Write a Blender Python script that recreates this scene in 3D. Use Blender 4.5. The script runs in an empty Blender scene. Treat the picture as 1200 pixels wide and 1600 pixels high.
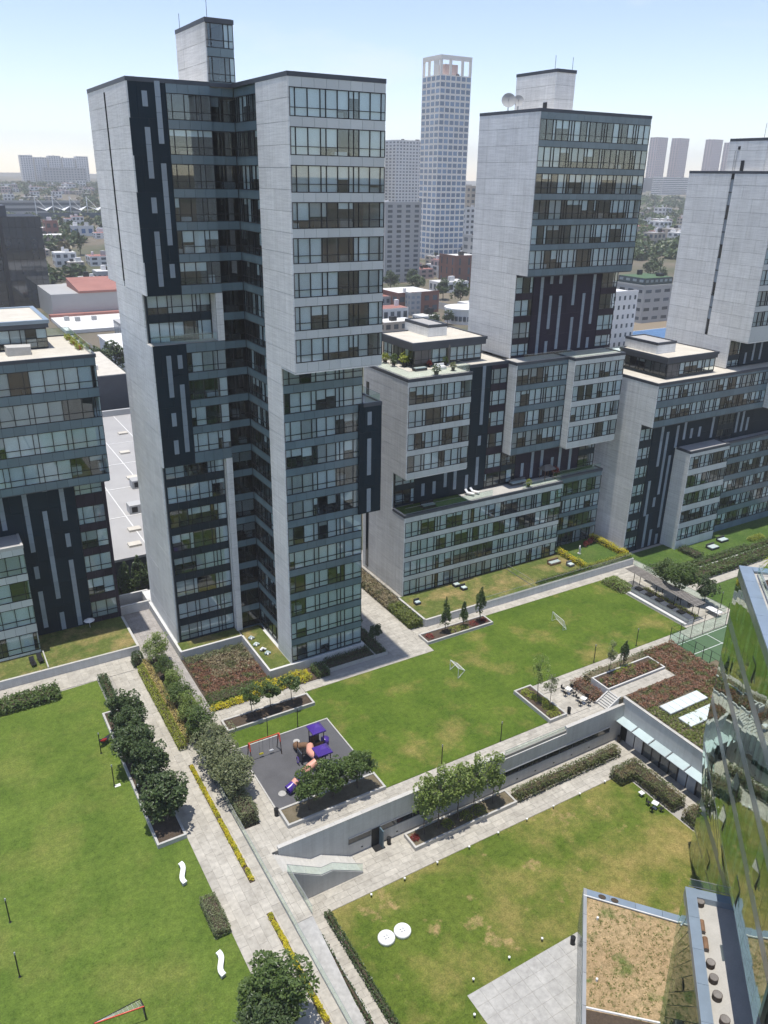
import bpy, math, random
import numpy as np
from mathutils import Vector, Matrix, noise

# ------------------------------------------------------------ camera, sky, sun, exposure
sc = bpy.context.scene
col = sc.collection
R = math.radians
CAM = Vector((0.0, 0.0, 59.2))
cd = bpy.data.cameras.new('camera')
cd.sensor_fit = 'VERTICAL'; cd.sensor_height = 36.0; cd.lens = 27.97
cd.clip_start = 0.5; cd.clip_end = 30000
cam = bpy.data.objects.new('camera', cd); col.objects.link(cam)
RT = Vector((0.86158658, -0.50735759, 0.01602606)); UP = Vector((0.18421886, 0.34194481, 0.92148639)); FW = Vector((0.47300314, 0.790988, -0.3880799))
cam.matrix_world = Matrix(((RT.x, UP.x, -FW.x, CAM.x), (RT.y, UP.y, -FW.y, CAM.y), (RT.z, UP.z, -FW.z, CAM.z), (0, 0, 0, 1)))
sc.camera = cam

SUN = Vector((-0.068, 0.012, 1.0)).normalized()
w = bpy.data.worlds.new('World'); sc.world = w; w.use_nodes = True
wn = w.node_tree.nodes; wl = w.node_tree.links; wn.clear()
sky = wn.new('ShaderNodeTexSky'); sky.sky_type = 'NISHITA'; sky.sun_disc = False
sky.sun_elevation = R(86.0); sky.sun_rotation = R(-90); sky.altitude = 2300; sky.air_density = 1.0; sky.dust_density = 0.9; sky.ozone_density = 1.0
tc = wn.new('ShaderNodeTexCoord'); mp = wn.new('ShaderNodeMapping'); mp.inputs['Scale'].default_value = (1.6, 1.6, 7.0)
cn = wn.new('ShaderNodeTexNoise'); cn.inputs['Scale'].default_value = 2.3; cn.inputs['Detail'].default_value = 7; cn.inputs['Roughness'].default_value = .55
cr = wn.new('ShaderNodeValToRGB'); cr.color_ramp.elements[0].position = .54; cr.color_ramp.elements[1].position = .78
cr.color_ramp.elements[0].color = (0, 0, 0, 1); cr.color_ramp.elements[1].color = (.55, .55, .55, 1)
mx = wn.new('ShaderNodeMix'); mx.data_type = 'RGBA'; mx.inputs[7].default_value = (3.4, 3.45, 3.5, 1)
bg = wn.new('ShaderNodeBackground'); bg.inputs['Strength'].default_value = 0.15
wo = wn.new('ShaderNodeOutputWorld')
wl.new(tc.outputs['Generated'], mp.inputs['Vector']); wl.new(mp.outputs[0], cn.inputs['Vector']); wl.new(cn.outputs['Fac'], cr.inputs[0])
wl.new(cr.outputs[0], mx.inputs[0]); th = wn.new('ShaderNodeMix'); th.data_type = 'RGBA'; th.blend_type = 'MULTIPLY'; th.inputs[0].default_value = 1; th.inputs[7].default_value = (.81, .71, .68, 1)
wl.new(sky.outputs[0], th.inputs[6]); wl.new(th.outputs[2], mx.inputs[6]); wl.new(mx.outputs[2], bg.inputs[0]); wl.new(bg.outputs[0], wo.inputs[0])

sd = bpy.data.lights.new('sun', 'SUN'); sd.energy = 2.4; sd.angle = R(0.53); sd.color = (1.0, .96, .89)
so = bpy.data.objects.new('sun', sd); col.objects.link(so); so.location = (0, 0, 300)
so.rotation_mode = 'QUATERNION'; so.rotation_quaternion = SUN.to_track_quat('Z', 'Y')

vs = sc.view_settings
vs.view_transform = 'Standard'; vs.look = 'None'; vs.gamma = 1.0; vs.use_curve_mapping = False; vs.exposure = 1.08
cy = sc.cycles
cy.use_denoising = True; cy.max_bounces = 6; cy.diffuse_bounces = 3; cy.glossy_bounces = 3; cy.transmission_bounces = 3
cy.transparent_max_bounces = 12; cy.volume_bounces = 0; cy.caustics_reflective = False; cy.caustics_refractive = False
cy.sample_clamp_indirect = 6; cy.use_adaptive_sampling = True; cy.adaptive_threshold = 0.02

# ------------------------------------------------------------ materials
MATS = {}
def newmat(name):
    m = bpy.data.materials.new(name); m.use_nodes = True
    m.node_tree.nodes.clear(); MATS[name] = m
    return m, m.node_tree.nodes, m.node_tree.links
def rnd_value(n, l, lo, hi):
    oi = n.new('ShaderNodeObjectInfo'); g = n.new('ShaderNodeNewGeometry')
    a = n.new('ShaderNodeMath'); a.operation = 'ADD'; f = n.new('ShaderNodeMath'); f.operation = 'FRACT'
    l.new(oi.outputs['Random'], a.inputs[0]); l.new(g.outputs['Random Per Island'], a.inputs[1]); l.new(a.outputs[0], f.inputs[0])
    r = n.new('ShaderNodeMapRange'); r.inputs[3].default_value = lo; r.inputs[4].default_value = hi
    l.new(f.outputs[0], r.inputs[0]); return r.outputs[0]
def mixc(n, l, fac, a, b, mode='MIX'):
    m = n.new('ShaderNodeMix'); m.data_type = 'RGBA'; m.blend_type = mode
    for i, v in ((0, fac), (6, a), (7, b)):
        if isinstance(v, (tuple, list)): m.inputs[i].default_value = (*v[:3], 1)
        elif isinstance(v, (int, float)): m.inputs[i].default_value = v
        else: l.new(v, m.inputs[i])
    return m.outputs[2]
def noise_tex(n, l, scale, detail=4, rough=.55, stretch=None):
    g = n.new('ShaderNodeNewGeometry'); t = n.new('ShaderNodeTexNoise')
    t.inputs['Scale'].default_value = scale; t.inputs['Detail'].default_value = detail; t.inputs['Roughness'].default_value = rough
    if stretch:
        mpp = n.new('ShaderNodeMapping'); mpp.inputs['Scale'].default_value = stretch
        l.new(g.outputs['Position'], mpp.inputs[0]); l.new(mpp.outputs[0], t.inputs['Vector'])
    else: l.new(g.outputs['Position'], t.inputs['Vector'])
    return t.outputs['Fac']
def ramp(n, l, v, p0, p1, c0=(0, 0, 0), c1=(1, 1, 1)):
    r = n.new('ShaderNodeValToRGB'); e = r.color_ramp.elements
    e[0].position, e[1].position = p0, p1; e[0].color = (*c0, 1); e[1].color = (*c1, 1)
    l.new(v, r.inputs[0]); return r.outputs[0]
def scaled(n, l, c, f):
    m = n.new('ShaderNodeVectorMath'); m.operation = 'SCALE'
    l.new(c, m.inputs[0]); l.new(f, m.inputs['Scale']); return m.outputs[0]
def M(name, c, rough=.7, c2=None, scale=.6, p=(.3, .75), rand=.08, metal=0, spec=.35, bump=0, bscale=12, stretch=None, fine=.0, fscale=9):
    m, n, l = newmat(name)
    c2 = c2 or tuple(v * .82 for v in c)
    base = mixc(n, l, ramp(n, l, noise_tex(n, l, scale, 5, .6, stretch), *p), c, c2)
    if fine: base = mixc(n, l, fine, base, ramp(n, l, noise_tex(n, l, fscale, 3), .25, .8, (.25, .25, .25), (1.2, 1.2, 1.2)), 'MULTIPLY')
    base = scaled(n, l, base, rnd_value(n, l, 1 - rand, 1 + rand))
    b = n.new('ShaderNodeBsdfPrincipled'); o = n.new('ShaderNodeOutputMaterial')
    l.new(base, b.inputs['Base Color']); b.inputs['Roughness'].default_value = rough; b.inputs['Metallic'].default_value = metal
    b.inputs['Specular IOR Level'].default_value = spec
    if bump:
        bp = n.new('ShaderNodeBump'); bp.inputs['Strength'].default_value = bump; bp.inputs['Distance'].default_value = .05
        l.new(noise_tex(n, l, bscale, 4), bp.inputs['Height']); l.new(bp.outputs[0], b.inputs['Normal'])
    l.new(b.outputs[0], o.inputs[0]); return m
def concrete_mat(name, c, c2, rand, board):
    m, n, l = newmat(name)
    base = mixc(n, l, ramp(n, l, noise_tex(n, l, .35, 5, .6), .3, .75), c, c2)
    base = mixc(n, l, .55, base, ramp(n, l, noise_tex(n, l, 1.0, 5, .7, (2.2, 2.2, .05)), .3, .62, (.8, .79, .77), (1.05, 1.05, 1.05)), 'MULTIPLY')
    base = mixc(n, l, board, base, ramp(n, l, noise_tex(n, l, 1.0, 3, .6, (.35, .35, 6.5)), .35, .65, (.82, .82, .82), (1.08, 1.08, 1.08)), 'MULTIPLY')
    base = mixc(n, l, .4, base, ramp(n, l, noise_tex(n, l, 5, 4, .7), .25, .7, (.84, .835, .82), (1.06, 1.06, 1.06)), 'MULTIPLY')
    base = scaled(n, l, base, rnd_value(n, l, 1 - rand, 1 + rand))
    b = n.new('ShaderNodeBsdfPrincipled'); o = n.new('ShaderNodeOutputMaterial'); b.inputs['Roughness'].default_value = .85; b.inputs['Specular IOR Level'].default_value = .25
    l.new(base, b.inputs['Base Color']); l.new(b.outputs[0], o.inputs[0])
def glass(name, tint=(.78, .84, .84), refl=.06, gain=1.0, grough=.01, ior=1.5, gcol=(1, 1, 1)):
    m, n, l = newmat(name)
    t = n.new('ShaderNodeBsdfTransparent'); t.inputs[0].default_value = (*tint, 1)
    g = n.new('ShaderNodeBsdfGlossy'); g.inputs['Roughness'].default_value = grough; g.inputs[0].default_value = (*gcol, 1)
    ge = n.new('ShaderNodeNewGeometry'); f = n.new('ShaderNodeVectorMath'); f.operation = 'DOT_PRODUCT'; l.new(ge.outputs['Normal'], f.inputs[0]); l.new(ge.outputs['Incoming'], f.inputs[1])
    ab = n.new('ShaderNodeMath'); ab.operation = 'ABSOLUTE'; l.new(f.outputs['Value'], ab.inputs[0]); om = n.new('ShaderNodeMath'); om.operation = 'SUBTRACT'; om.inputs[0].default_value = 1; l.new(ab.outputs[0], om.inputs[1]); om.use_clamp = True
    pw_ = n.new('ShaderNodeMath'); pw_.operation = 'POWER'; pw_.inputs[1].default_value = 5; l.new(om.outputs[0], pw_.inputs[0])
    a = n.new('ShaderNodeMath'); a.operation = 'MULTIPLY_ADD'; a.inputs[1].default_value = gain; a.inputs[2].default_value = refl; a.use_clamp = True
    l.new(pw_.outputs[0], a.inputs[0])
    s = n.new('ShaderNodeMixShader'); o = n.new('ShaderNodeOutputMaterial')
    l.new(a.outputs[0], s.inputs[0]); l.new(t.outputs[0], s.inputs[1]); l.new(g.outputs[0], s.inputs[2]); l.new(s.outputs[0], o.inputs[0])
    return m
def leafmat(name, c1, c2, trans=.25, c3=None):
    m, n, l = newmat(name)
    v = rnd_value(n, l, 0, 1)
    base = mixc(n, l, v, c1, c2)
    if c3: base = mixc(n, l, ramp(n, l, noise_tex(n, l, .8, 3), .5, .62), base, c3)
    d = n.new('ShaderNodeBsdfPrincipled'); d.inputs['Roughness'].default_value = .42; d.inputs['Specular IOR Level'].default_value = .4
    tr = n.new('ShaderNodeBsdfTranslucent'); s = n.new('ShaderNodeMixShader'); s.inputs[0].default_value = trans; o = n.new('ShaderNodeOutputMaterial')
    l.new(base, d.inputs['Base Color']); l.new(base, tr.inputs[0]); l.new(d.outputs[0], s.inputs[1]); l.new(tr.outputs[0], s.inputs[2]); l.new(s.outputs[0], o.inputs[0])
    return m
def lawnmat(name, g1, g2, dry, dry_p=(.56, .72), dscale=.16, dry2=None):
    m, n, l = newmat(name)
    base = mixc(n, l, ramp(n, l, noise_tex(n, l, .22, 5, .6), .36, .66), g1, g2)
    base = mixc(n, l, ramp(n, l, noise_tex(n, l, dscale, 6, .62), *dry_p), base, dry)
    if dry2: base = mixc(n, l, ramp(n, l, noise_tex(n, l, dscale * 2.3, 6, .65), .6, .74), base, dry2)
    base = mixc(n, l, .9, base, ramp(n, l, noise_tex(n, l, 1.7, 5, .75), .3, .72, (.6, .64, .56), (1.32, 1.3, 1.28)), 'MULTIPLY')
    base = mixc(n, l, .95, base, ramp(n, l, noise_tex(n, l, 6.5, 4, .8), .3, .7, (.55, .58, .48), (1.42, 1.38, 1.4)), 'MULTIPLY')
    b = n.new('ShaderNodeBsdfPrincipled'); o = n.new('ShaderNodeOutputMaterial'); b.inputs['Roughness'].default_value = .9; b.inputs['Specular IOR Level'].default_value = .15
    bp = n.new('ShaderNodeBump'); bp.inputs['Strength'].default_value = .5; bp.inputs['Distance'].default_value = .06
    l.new(noise_tex(n, l, 16, 4, .7), bp.inputs['Height']); l.new(bp.outputs[0], b.inputs['Normal'])
    l.new(base, b.inputs['Base Color']); l.new(b.outputs[0], o.inputs[0]); return m

concrete_mat('concrete', (.84, .84, .825), (.75, .75, .735), .05, .6)
concrete_mat('concrete_low', (.62, .618, .6), (.52, .518, .505), .03, .2)
M('white_wall', (.62, .61, .58), .8, (.5, .49, .47), .7, (.35, .8), .03, fine=.15)
M('coping', (.52, .505, .47), .8, (.42, .41, .38), 1.2, (.3, .8), .05, fine=.2)
M('spandrel_light', (.56, .59, .58), .22, (.51, .54, .535), .3, rand=.06, spec=.5)
M('spandrel_blue', (.13, .19, .22), .2, (.11, .162, .19), .3, rand=.08, spec=.55)
M('spandrel_dark', (.014, .028, .04), .3, (.012, .023, .033), .3, rand=.12, spec=.25)
M('spandrel_plum', (.03, .023, .038), .3, (.024, .018, .03), .3, rand=.12, spec=.25)
M('navy', (.007, .02, .031), .45, (.006, .016, .025), .3, rand=.12, spec=.16)
M('plum', (.024, .018, .034), .45, (.019, .015, .028), .3, rand=.12, spec=.16)
M('strip', (.26, .31, .36), .2, (.22, .265, .31), .8, rand=.1, spec=.5)
M('frame', (.016, .017, .02), .45, rand=.1)
M('frame_light', (.3, .31, .32), .4, rand=.1)
M('roofdark', (.07, .08, .095), .5, (.055, .06, .075), .5, rand=.05)
M('roofpale', (.62, .58, .5), .9, (.5, .46, .39), .5, rand=.03, fine=.2)
M('terrace', (.5, .48, .44), .85, (.4, .385, .35), .6, rand=.05, fine=.2)
M('slab', (.28, .26, .24), .85, rand=.05)
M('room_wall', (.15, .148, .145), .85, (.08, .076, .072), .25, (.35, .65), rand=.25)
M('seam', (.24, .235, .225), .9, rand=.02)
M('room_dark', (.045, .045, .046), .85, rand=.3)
M('blind', (.8, .81, .79), .85, (.66, .67, .655), .4, rand=.09, spec=.1)
M('blind_grey', (.5, .5, .48), .85, (.42, .42, .405), .4, rand=.2, spec=.1)
M('furniture', (.19, .14, .11), .6, (.3, .28, .26), .5, rand=.5)
glass('pane', (.88, .935, .955), .07, .93, gcol=(.95, 1, 1.0))
glass('pane_dark', (.62, .66, .68), .05, .95)
glass('rail_glass', (.90, .96, .945), .05, 1.0, gcol=(.92, 1, .97))
glass('canopy_glass', (.72, .82, .82), .12, .9, .06)
glass('green_glass', (.78, .87, .8), .17, 1.0, .012, gcol=(.92, 1.0, .94))
M('green_blind', (.42, .52, .47), .6, (.34, .44, .4), .5, rand=.12)
M('green_dark', (.04, .055, .045), .6, rand=.3)
M('steel_blue', (.3, .37, .44), .35, (.25, .31, .37), .8, rand=.05, metal=.4)
M('paver', (.5, .468, .405), .85, (.38, .352, .3), .6, (.3, .75), .09, fine=.35, fscale=2.2)
M('paver_grey', (.47, .46, .435), .85, (.37, .362, .343), .45, (.3, .75), .03, fine=.35, fscale=2.5)
M('cobble', (.42, .39, .365), .9, (.33, .305, .285), 1.5, (.3, .75), .1, fine=.5, fscale=7)
M('joint', (.37, .35, .315), .95, rand=.02)
M('soil', (.1, .072, .05), .95, (.06, .045, .032), 2.5, rand=.03, bump=.8, bscale=8, fine=.4)
M('soil_dry', (.2, .165, .11), .95, (.12, .1, .06), 1.5, rand=.03, bump=.6, bscale=8, fine=.4)
M('rubber', (.115, .115, .122), .9, (.09, .09, .096), .45, (.35, .7), .03, fine=.25, fscale=10)
M('purple', (.075, .035, .26), .28, rand=.05, spec=.5)
M('salmon', (.72, .36, .27), .35, rand=.03, spec=.5)
M('post_brown', (.06, .04, .035), .45, rand=.05)
M('red_paint', (.65, .1, .06), .4, rand=.04)
M('black', (.012, .012, .013), .5, rand=.1)
M('white', (.8, .8, .79), .4, rand=.03)
M('bark', (.11, .085, .065), .9, (.06, .048, .04), 6, rand=.08, bump=.6, bscale=20)
M('wood', (.22, .13, .075), .7, (.14, .08, .045), 3, rand=.15)
M('wood_grey', (.25, .23, .21), .8, (.17, .155, .14), 2, rand=.15, fine=.3)
M('terracotta', (.38, .13, .07), .8, rand=.1)
M('red_roof', (.34, .16, .13), .85, (.27, .12, .1), .12, rand=.08)
M('brick', (.24, .115, .085), .85, (.18, .085, .065), .3, rand=.06)
M('grey_roof', (.40, .39, .375), .85, (.33, .32, .31), .12, rand=.04, fine=.15)
M('white_roof', (.74, .73, .7), .7, (.6, .59, .56), .1, rand=.05)
M('bg_white', (.74, .73, .71), .85, (.64, .63, .62), .06, rand=.05)
M('bg_grey', (.42, .42, .41), .85, (.36, .36, .355), .06, rand=.05)
M('bg_cream', (.86, .82, .75), .85, (.8, .75, .68), .06, rand=.03)
M('bg_blueglass', (.17, .25, .36), .2, (.13, .2, .3), .1, rand=.3, spec=.5)
M('bg_tan', (.5, .43, .35), .85, (.43, .37, .3), .06, rand=.05)
M('bg_pink', (.55, .42, .4), .85, rand=.05)
M('bg_glass', (.06, .085, .11), .15, (.045, .065, .085), .1, rand=.35, spec=.6)
M('bg_window', (.08, .1, .12), .2, rand=.4, spec=.5)
M('mirror_dark', (.02, .028, .035), .05, rand=.2, spec=1.0)
M('blue_roof', (.1, .2, .36), .4, (.08, .16, .3), .5, rand=.1)
M('asphalt', (.12, .12, .12), .9, (.09, .09, .09), .3, rand=.03, fine=.2)
M('magenta', (.5, .12, .25), .8, rand=.05)
M('car_white', (.7, .7, .7), .25, rand=.1); M('car_dark', (.03, .032, .04), .25, rand=.3); M('car_red', (.35, .03, .03), .25, rand=.1)
M('canopy_pale', (.46, .55, .55), .2, (.4, .48, .485), .8, rand=.08, spec=.6)
M('skylight', (.62, .68, .66), .25, (.54, .6, .585), .8, rand=.05)
M('court', (.085, .15, .075), .9, (.07, .125, .062), .4, rand=.03, fine=.3)
M('cushion', (.3, .45, .5), .9, (.5, .45, .35), 4, rand=.3)
lawnmat('lawn', (.068, .115, .014), (.104, .152, .022), (.26, .21, .075), (.52, .76))
lawnmat('lawn_left', (.08, .128, .02), (.12, .17, .031), (.19, .195, .055), (.5, .82), .12)
lawnmat('lawn_low', (.078, .118, .016), (.118, .155, .026), (.27, .215, .08), (.45, .7), .15, (.38, .26, .14))
lawnmat('lawn_small', (.09, .12, .03), (.13, .15, .042), (.3, .225, .105), (.45, .68), .3)
lawnmat('lawn_green', (.058, .108, .022), (.085, .135, .03), (.13, .15, .045), (.58, .8))
lawnmat('roof_grass', (.33, .235, .14), (.38, .28, .17), (.13, .15, .05), (.56, .66), .5, (.1, .13, .04))
leafmat('leaf_dark', (.04, .068, .022), (.1, .145, .05), .28)
leafmat('leaf_mid', (.06, .105, .022), (.14, .2, .055), .35)
leafmat('leaf_light', (.15, .22, .045), (.3, .37, .11), .42)
leafmat('leaf_olive', (.12, .15, .065), (.27, .29, .15), .4)
leafmat('leaf_hedge', (.075, .105, .03), (.16, .185, .065), .3, (.2, .165, .075))
leafmat('leaf_yellow', (.58, .49, .02), (.7, .62, .05), .35, (.38, .4, .04))
leafmat('leaf_gold', (.48, .38, .13), (.6, .5, .2), .35)
leafmat('leaf_lime', (.22, .27, .035), (.37, .4, .06), .38)
leafmat('leaf_red', (.2, .025, .02), (.3, .05, .04), .25)
leafmat('grass_red', (.19, .085, .05), (.32, .18, .11), .3, (.14, .16, .05))
leafmat('grass_tan', (.24, .2, .11), (.38, .32, .2), .3, (.13, .14, .06))
leafmat('grass_green', (.11, .15, .03), (.22, .25, .06), .35)
leafmat('leaf_far', (.04, .07, .022), (.09, .125, .04), .2)
leafmat('leaf_dry', (.14, .12, .06), (.2, .17, .09), .15)

# ------------------------------------------------------------ object and mesh helpers
rng = random.Random(7); nr = np.random.default_rng(7)
WORLD = {}          # world position of every parent (parents are never rotated or scaled)
CUBES = {}
def meta(o, label=None, cat=None, group=None, kind=None):
    if label: o['label'] = label
    if cat: o['category'] = cat
    if group: o['group'] = group
    if kind: o['kind'] = kind
    return o
def link(o, parent=None, world=None):
    col.objects.link(o)
    if parent is not None: o.parent = parent
    WORLD[o.name] = Vector(world) if world is not None else (WORLD[parent.name].copy() if parent is not None else o.location.copy())
    return o
def thing(name, label, cat, base, group=None):
    o = bpy.data.objects.new(name, None); o.location = base; o.empty_display_size = .3
    meta(o, label, cat, group); return link(o, None, base)
def cube_mesh(mat):
    if mat not in CUBES:
        me = bpy.data.meshes.new('block_' + mat)
        v = [(x, y, z) for z in (0, 1) for y in (0, 1) for x in (0, 1)]
        me.from_pydata(v, [], [(0, 2, 3, 1), (4, 5, 7, 6), (0, 1, 5, 4), (2, 6, 7, 3), (0, 4, 6, 2), (1, 3, 7, 5)])
        me.materials.append(MATS[mat]); CUBES[mat] = me
    return CUBES[mat]
CV = np.array([(x, y, z, 1) for z in (0, 1) for y in (0, 1) for x in (0, 1)], float)
CF = np.array([(0, 2, 3, 1), (4, 5, 7, 6), (0, 1, 5, 4), (2, 6, 7, 3), (0, 4, 6, 2), (1, 3, 7, 5)])
def bmat(x0, x1, y0, y1, z0, z1):
    return Matrix(((x1 - x0, 0, 0, x0), (0, y1 - y0, 0, y0), (0, 0, z1 - z0, z0), (0, 0, 0, 1)))
def place(name, mat, parent, Mw):
    o = bpy.data.objects.new(name, cube_mesh(mat)); col.objects.link(o)
    if parent is not None:
        o.parent = parent; o.matrix_basis = Matrix.Translation(-WORLD[parent.name]) @ Mw
    else: o.matrix_basis = Mw
    return o
def box(name, mat, parent, x0, x1, y0, y1, z0, z1): return place(name, mat, parent, bmat(x0, x1, y0, y1, z0, z1))
PEND = {}
def piece(root, name, mat, parent, Mw):
    PEND.setdefault(root.name, (root, {}))[1].setdefault(name, []).append((mat, parent, Mw))
def pbox(root, name, mat, x0, x1, y0, y1, z0, z1, parent=None): piece(root, name, mat, parent or root, bmat(x0, x1, y0, y1, z0, z1))
def flush(root, cap=300):
    if root.name not in PEND: return
    _, d = PEND.pop(root.name)
    for name, L in d.items():
        if len(L) > cap:
            def key(t):
                m = t[2]; c = m @ Vector((.5, .5, .5)); s = sorted([m.col[i].length for i in range(3)])
                q = Vector((c - CAM)); dep = q.dot(FW)
                off = max(abs(q.dot(RT) / max(dep, 1)) / .49, abs(q.dot(UP) / max(dep, 1)) / .65)
                return -(s[1] * s[2] / q.length_squared) * (.01 if off > 1 else 1)
            L = sorted(L, key=key)
            rest = L[cap:]; L = L[:cap]
            mats = sorted(set(t[0] for t in rest))
            V = np.concatenate([(CV @ np.array(t[2]).T)[:, :3] for t in rest]) - np.array(WORLD[root.name])
            F = (CF[None] + (np.arange(len(rest)) * 8)[:, None, None]).reshape(-1, 4)
            mi = np.repeat([mats.index(t[0]) for t in rest], 6)
            o = bpy.data.objects.new(name + '_rest', npmesh(name + '_rest', V, F, mats, mi)); o['kind'] = 'stuff'
            col.objects.link(o); o.parent = root
        for mat, par, Mw in L: place(name, mat, par, Mw)
def npmesh(name, V, F, mats, mi=None, smooth=False):
    me = bpy.data.meshes.new(name); V = np.ascontiguousarray(V, dtype=np.float32); F = np.ascontiguousarray(F, dtype=np.int32)
    k = F.shape[1]
    me.vertices.add(len(V)); me.vertices.foreach_set('co', V.ravel())
    me.loops.add(F.size); me.loops.foreach_set('vertex_index', F.ravel())
    me.polygons.add(len(F)); me.polygons.foreach_set('loop_start', np.arange(0, F.size, k, dtype=np.int32))
    me.polygons.foreach_set('loop_total', np.full(len(F), k, dtype=np.int32))
    for m in mats: me.materials.append(MATS[m])
    if mi is not None: me.polygons.foreach_set('material_index', np.asarray(mi, dtype=np.int32))
    me.polygons.foreach_set('use_smooth', np.full(len(F), bool(smooth)))
    me.update(calc_edges=True); return me
class MB:
    def __init__(s): s.v = []; s.f = []; s.m = []; s.mats = []
    def mi(s, mat):
        if mat not in s.mats: s.mats.append(mat)
        return s.mats.index(mat)
    def faces(s, vs, fs, mat):
        b = len(s.v); s.v += [tuple(v) for v in vs]; k = s.mi(mat)
        for f in fs: s.f.append(tuple(b + i for i in f)); s.m.append(k)
        return s
    def box(s, x0, x1, y0, y1, z0, z1, mat):
        return s.faces([(x, y, z) for z in (z0, z1) for y in (y0, y1) for x in (x0, x1)], CF.tolist(), mat)
    def hexa(s, pts, mat): return s.faces(pts, CF.tolist(), mat)     # 8 points in unit-cube order
    def prism(s, poly, z0, z1, mat):
        n = len(poly); zb = z0 if hasattr(z0, '__len__') else [z0] * n; zt = z1 if hasattr(z1, '__len__') else [z1] * n
        vs = [(p[0], p[1], zb[i]) for i, p in enumerate(poly)] + [(p[0], p[1], zt[i]) for i, p in enumerate(poly)]
        return s.faces(vs, [tuple(range(n))[::-1], tuple(range(n, 2 * n))] + [(i, (i + 1) % n, n + (i + 1) % n, n + i) for i in range(n)], mat)
    def tube(s, path, rad, mat, n=8, caps=True):
        P = [Vector(p) for p in path]; rad = rad if hasattr(rad, '__len__') else [rad] * len(P)
        vs = []; up = None
        for i, p in enumerate(P):
            d = (P[min(i + 1, len(P) - 1)] - P[max(i - 1, 0)]).normalized()
            a = d.orthogonal().normalized() if up is None else (up - d * up.dot(d)).normalized()
            up = a; b = d.cross(a)
            vs += [p + (a * math.cos(t) + b * math.sin(t)) * rad[i] for t in [2 * math.pi * j / n for j in range(n)]]
        fs = [(i * n + j, i * n + (j + 1) % n, (i + 1) * n + (j + 1) % n, (i + 1) * n + j) for i in range(len(P) - 1) for j in range(n)]
        if caps: fs += [tuple(range(n))[::-1], tuple(range((len(P) - 1) * n, len(P) * n))]
        return s.faces(vs, fs, mat)
    def cyl(s, c, r, z0, z1, mat, n=12, r2=None): return s.tube([(c[0], c[1], z0), (c[0], c[1], z1)], [r, r if r2 is None else r2], mat, n)
    def bar(s, a, b, t, mat): return s.tube([a, b], t, mat, 4)
    def mesh(s, name, org=(0, 0, 0), smooth=False):
        me = bpy.data.meshes.new(name); ox, oy, oz = org
        me.from_pydata([(x - ox, y - oy, z - oz) for x, y, z in s.v], [], s.f)
        for m in s.mats: me.materials.append(MATS[m])
        me.polygons.foreach_set('material_index', s.m)
        if smooth: me.polygons.foreach_set('use_smooth', [True] * len(s.f))
        me.update(); return me
    def part(s, name, parent, smooth=False):
        o = bpy.data.objects.new(name, s.mesh(name, WORLD[parent.name], smooth)); return link(o, parent)
    def top(s, name, label, cat, group=None, kind=None, org=None, smooth=False):
        a = np.array(s.v); org = org or (float((a[:, 0].min() + a[:, 0].max()) / 2), float((a[:, 1].min() + a[:, 1].max()) / 2), float(a[:, 2].min()))
        o = bpy.data.objects.new(name, s.mesh(name, org, smooth)); o.location = org
        meta(o, label, cat, group, kind); return link(o, None, org)
def structure(name, mb): return mb.top(name, None, None, kind='structure', org=(0, 0, 0))
def copy_tree(o, loc, label=None, rz=0.0, scale=1.0):
    c = o.copy(); col.objects.link(c); c.location = loc; c.rotation_euler = (0, 0, rz); c.scale = (scale,) * 3
    if label: c['label'] = label
    WORLD[c.name] = Vector(loc)
    def rec(a, b):
        for ch in list(a.children):
            d = ch.copy(); col.objects.link(d); d.parent = b; rec(ch, d)
    rec(o, c); return c

# ------------------------------------------------------------ foliage
def leaf_arrays(P, size, flat=.85):
    n = len(P); sz = size * nr.uniform(.65, 1.35, n)
    nrm = nr.normal(size=(n, 3)); nrm[:, 2] = np.abs(nrm[:, 2]) + flat; nrm /= np.linalg.norm(nrm, axis=1)[:, None]
    a = np.cross(nrm, nr.normal(size=(n, 3))); a /= np.linalg.norm(a, axis=1)[:, None]; b = np.cross(nrm, a)
    h = sz[:, None]
    V = np.stack([P - a * h * .55, P + b * h * .3 + nrm * h * .08, P + a * h * .55, P - b * h * .3 + nrm * h * .08], 1).reshape(-1, 3)
    return V, np.arange(4 * n).reshape(-1, 4)
def crown_points(n, rx, ry, rz, cz, lumps, seed, gap=.32, lower=-.75):
    r = np.random.default_rng(seed)
    C = []
    while len(C) < lumps:
        q = r.normal(size=3); q /= np.linalg.norm(q); q *= r.uniform(.45, .95)
        if q[2] > lower: C.append(q)
    C = np.array(C); cr_ = r.uniform(.2, gap + .12, lumps)
    k = r.integers(0, lumps, n); d = r.normal(size=(n, 3)); d /= np.linalg.norm(d, axis=1)[:, None]
    P = C[k] + d * (cr_[k] * r.uniform(.55, 1.0, n) ** .5)[:, None]
    return P * np.array([rx, ry, rz]) + np.array([0, 0, cz]), C * np.array([rx, ry, rz]) + np.array([0, 0, cz])
TREES = {}
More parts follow.
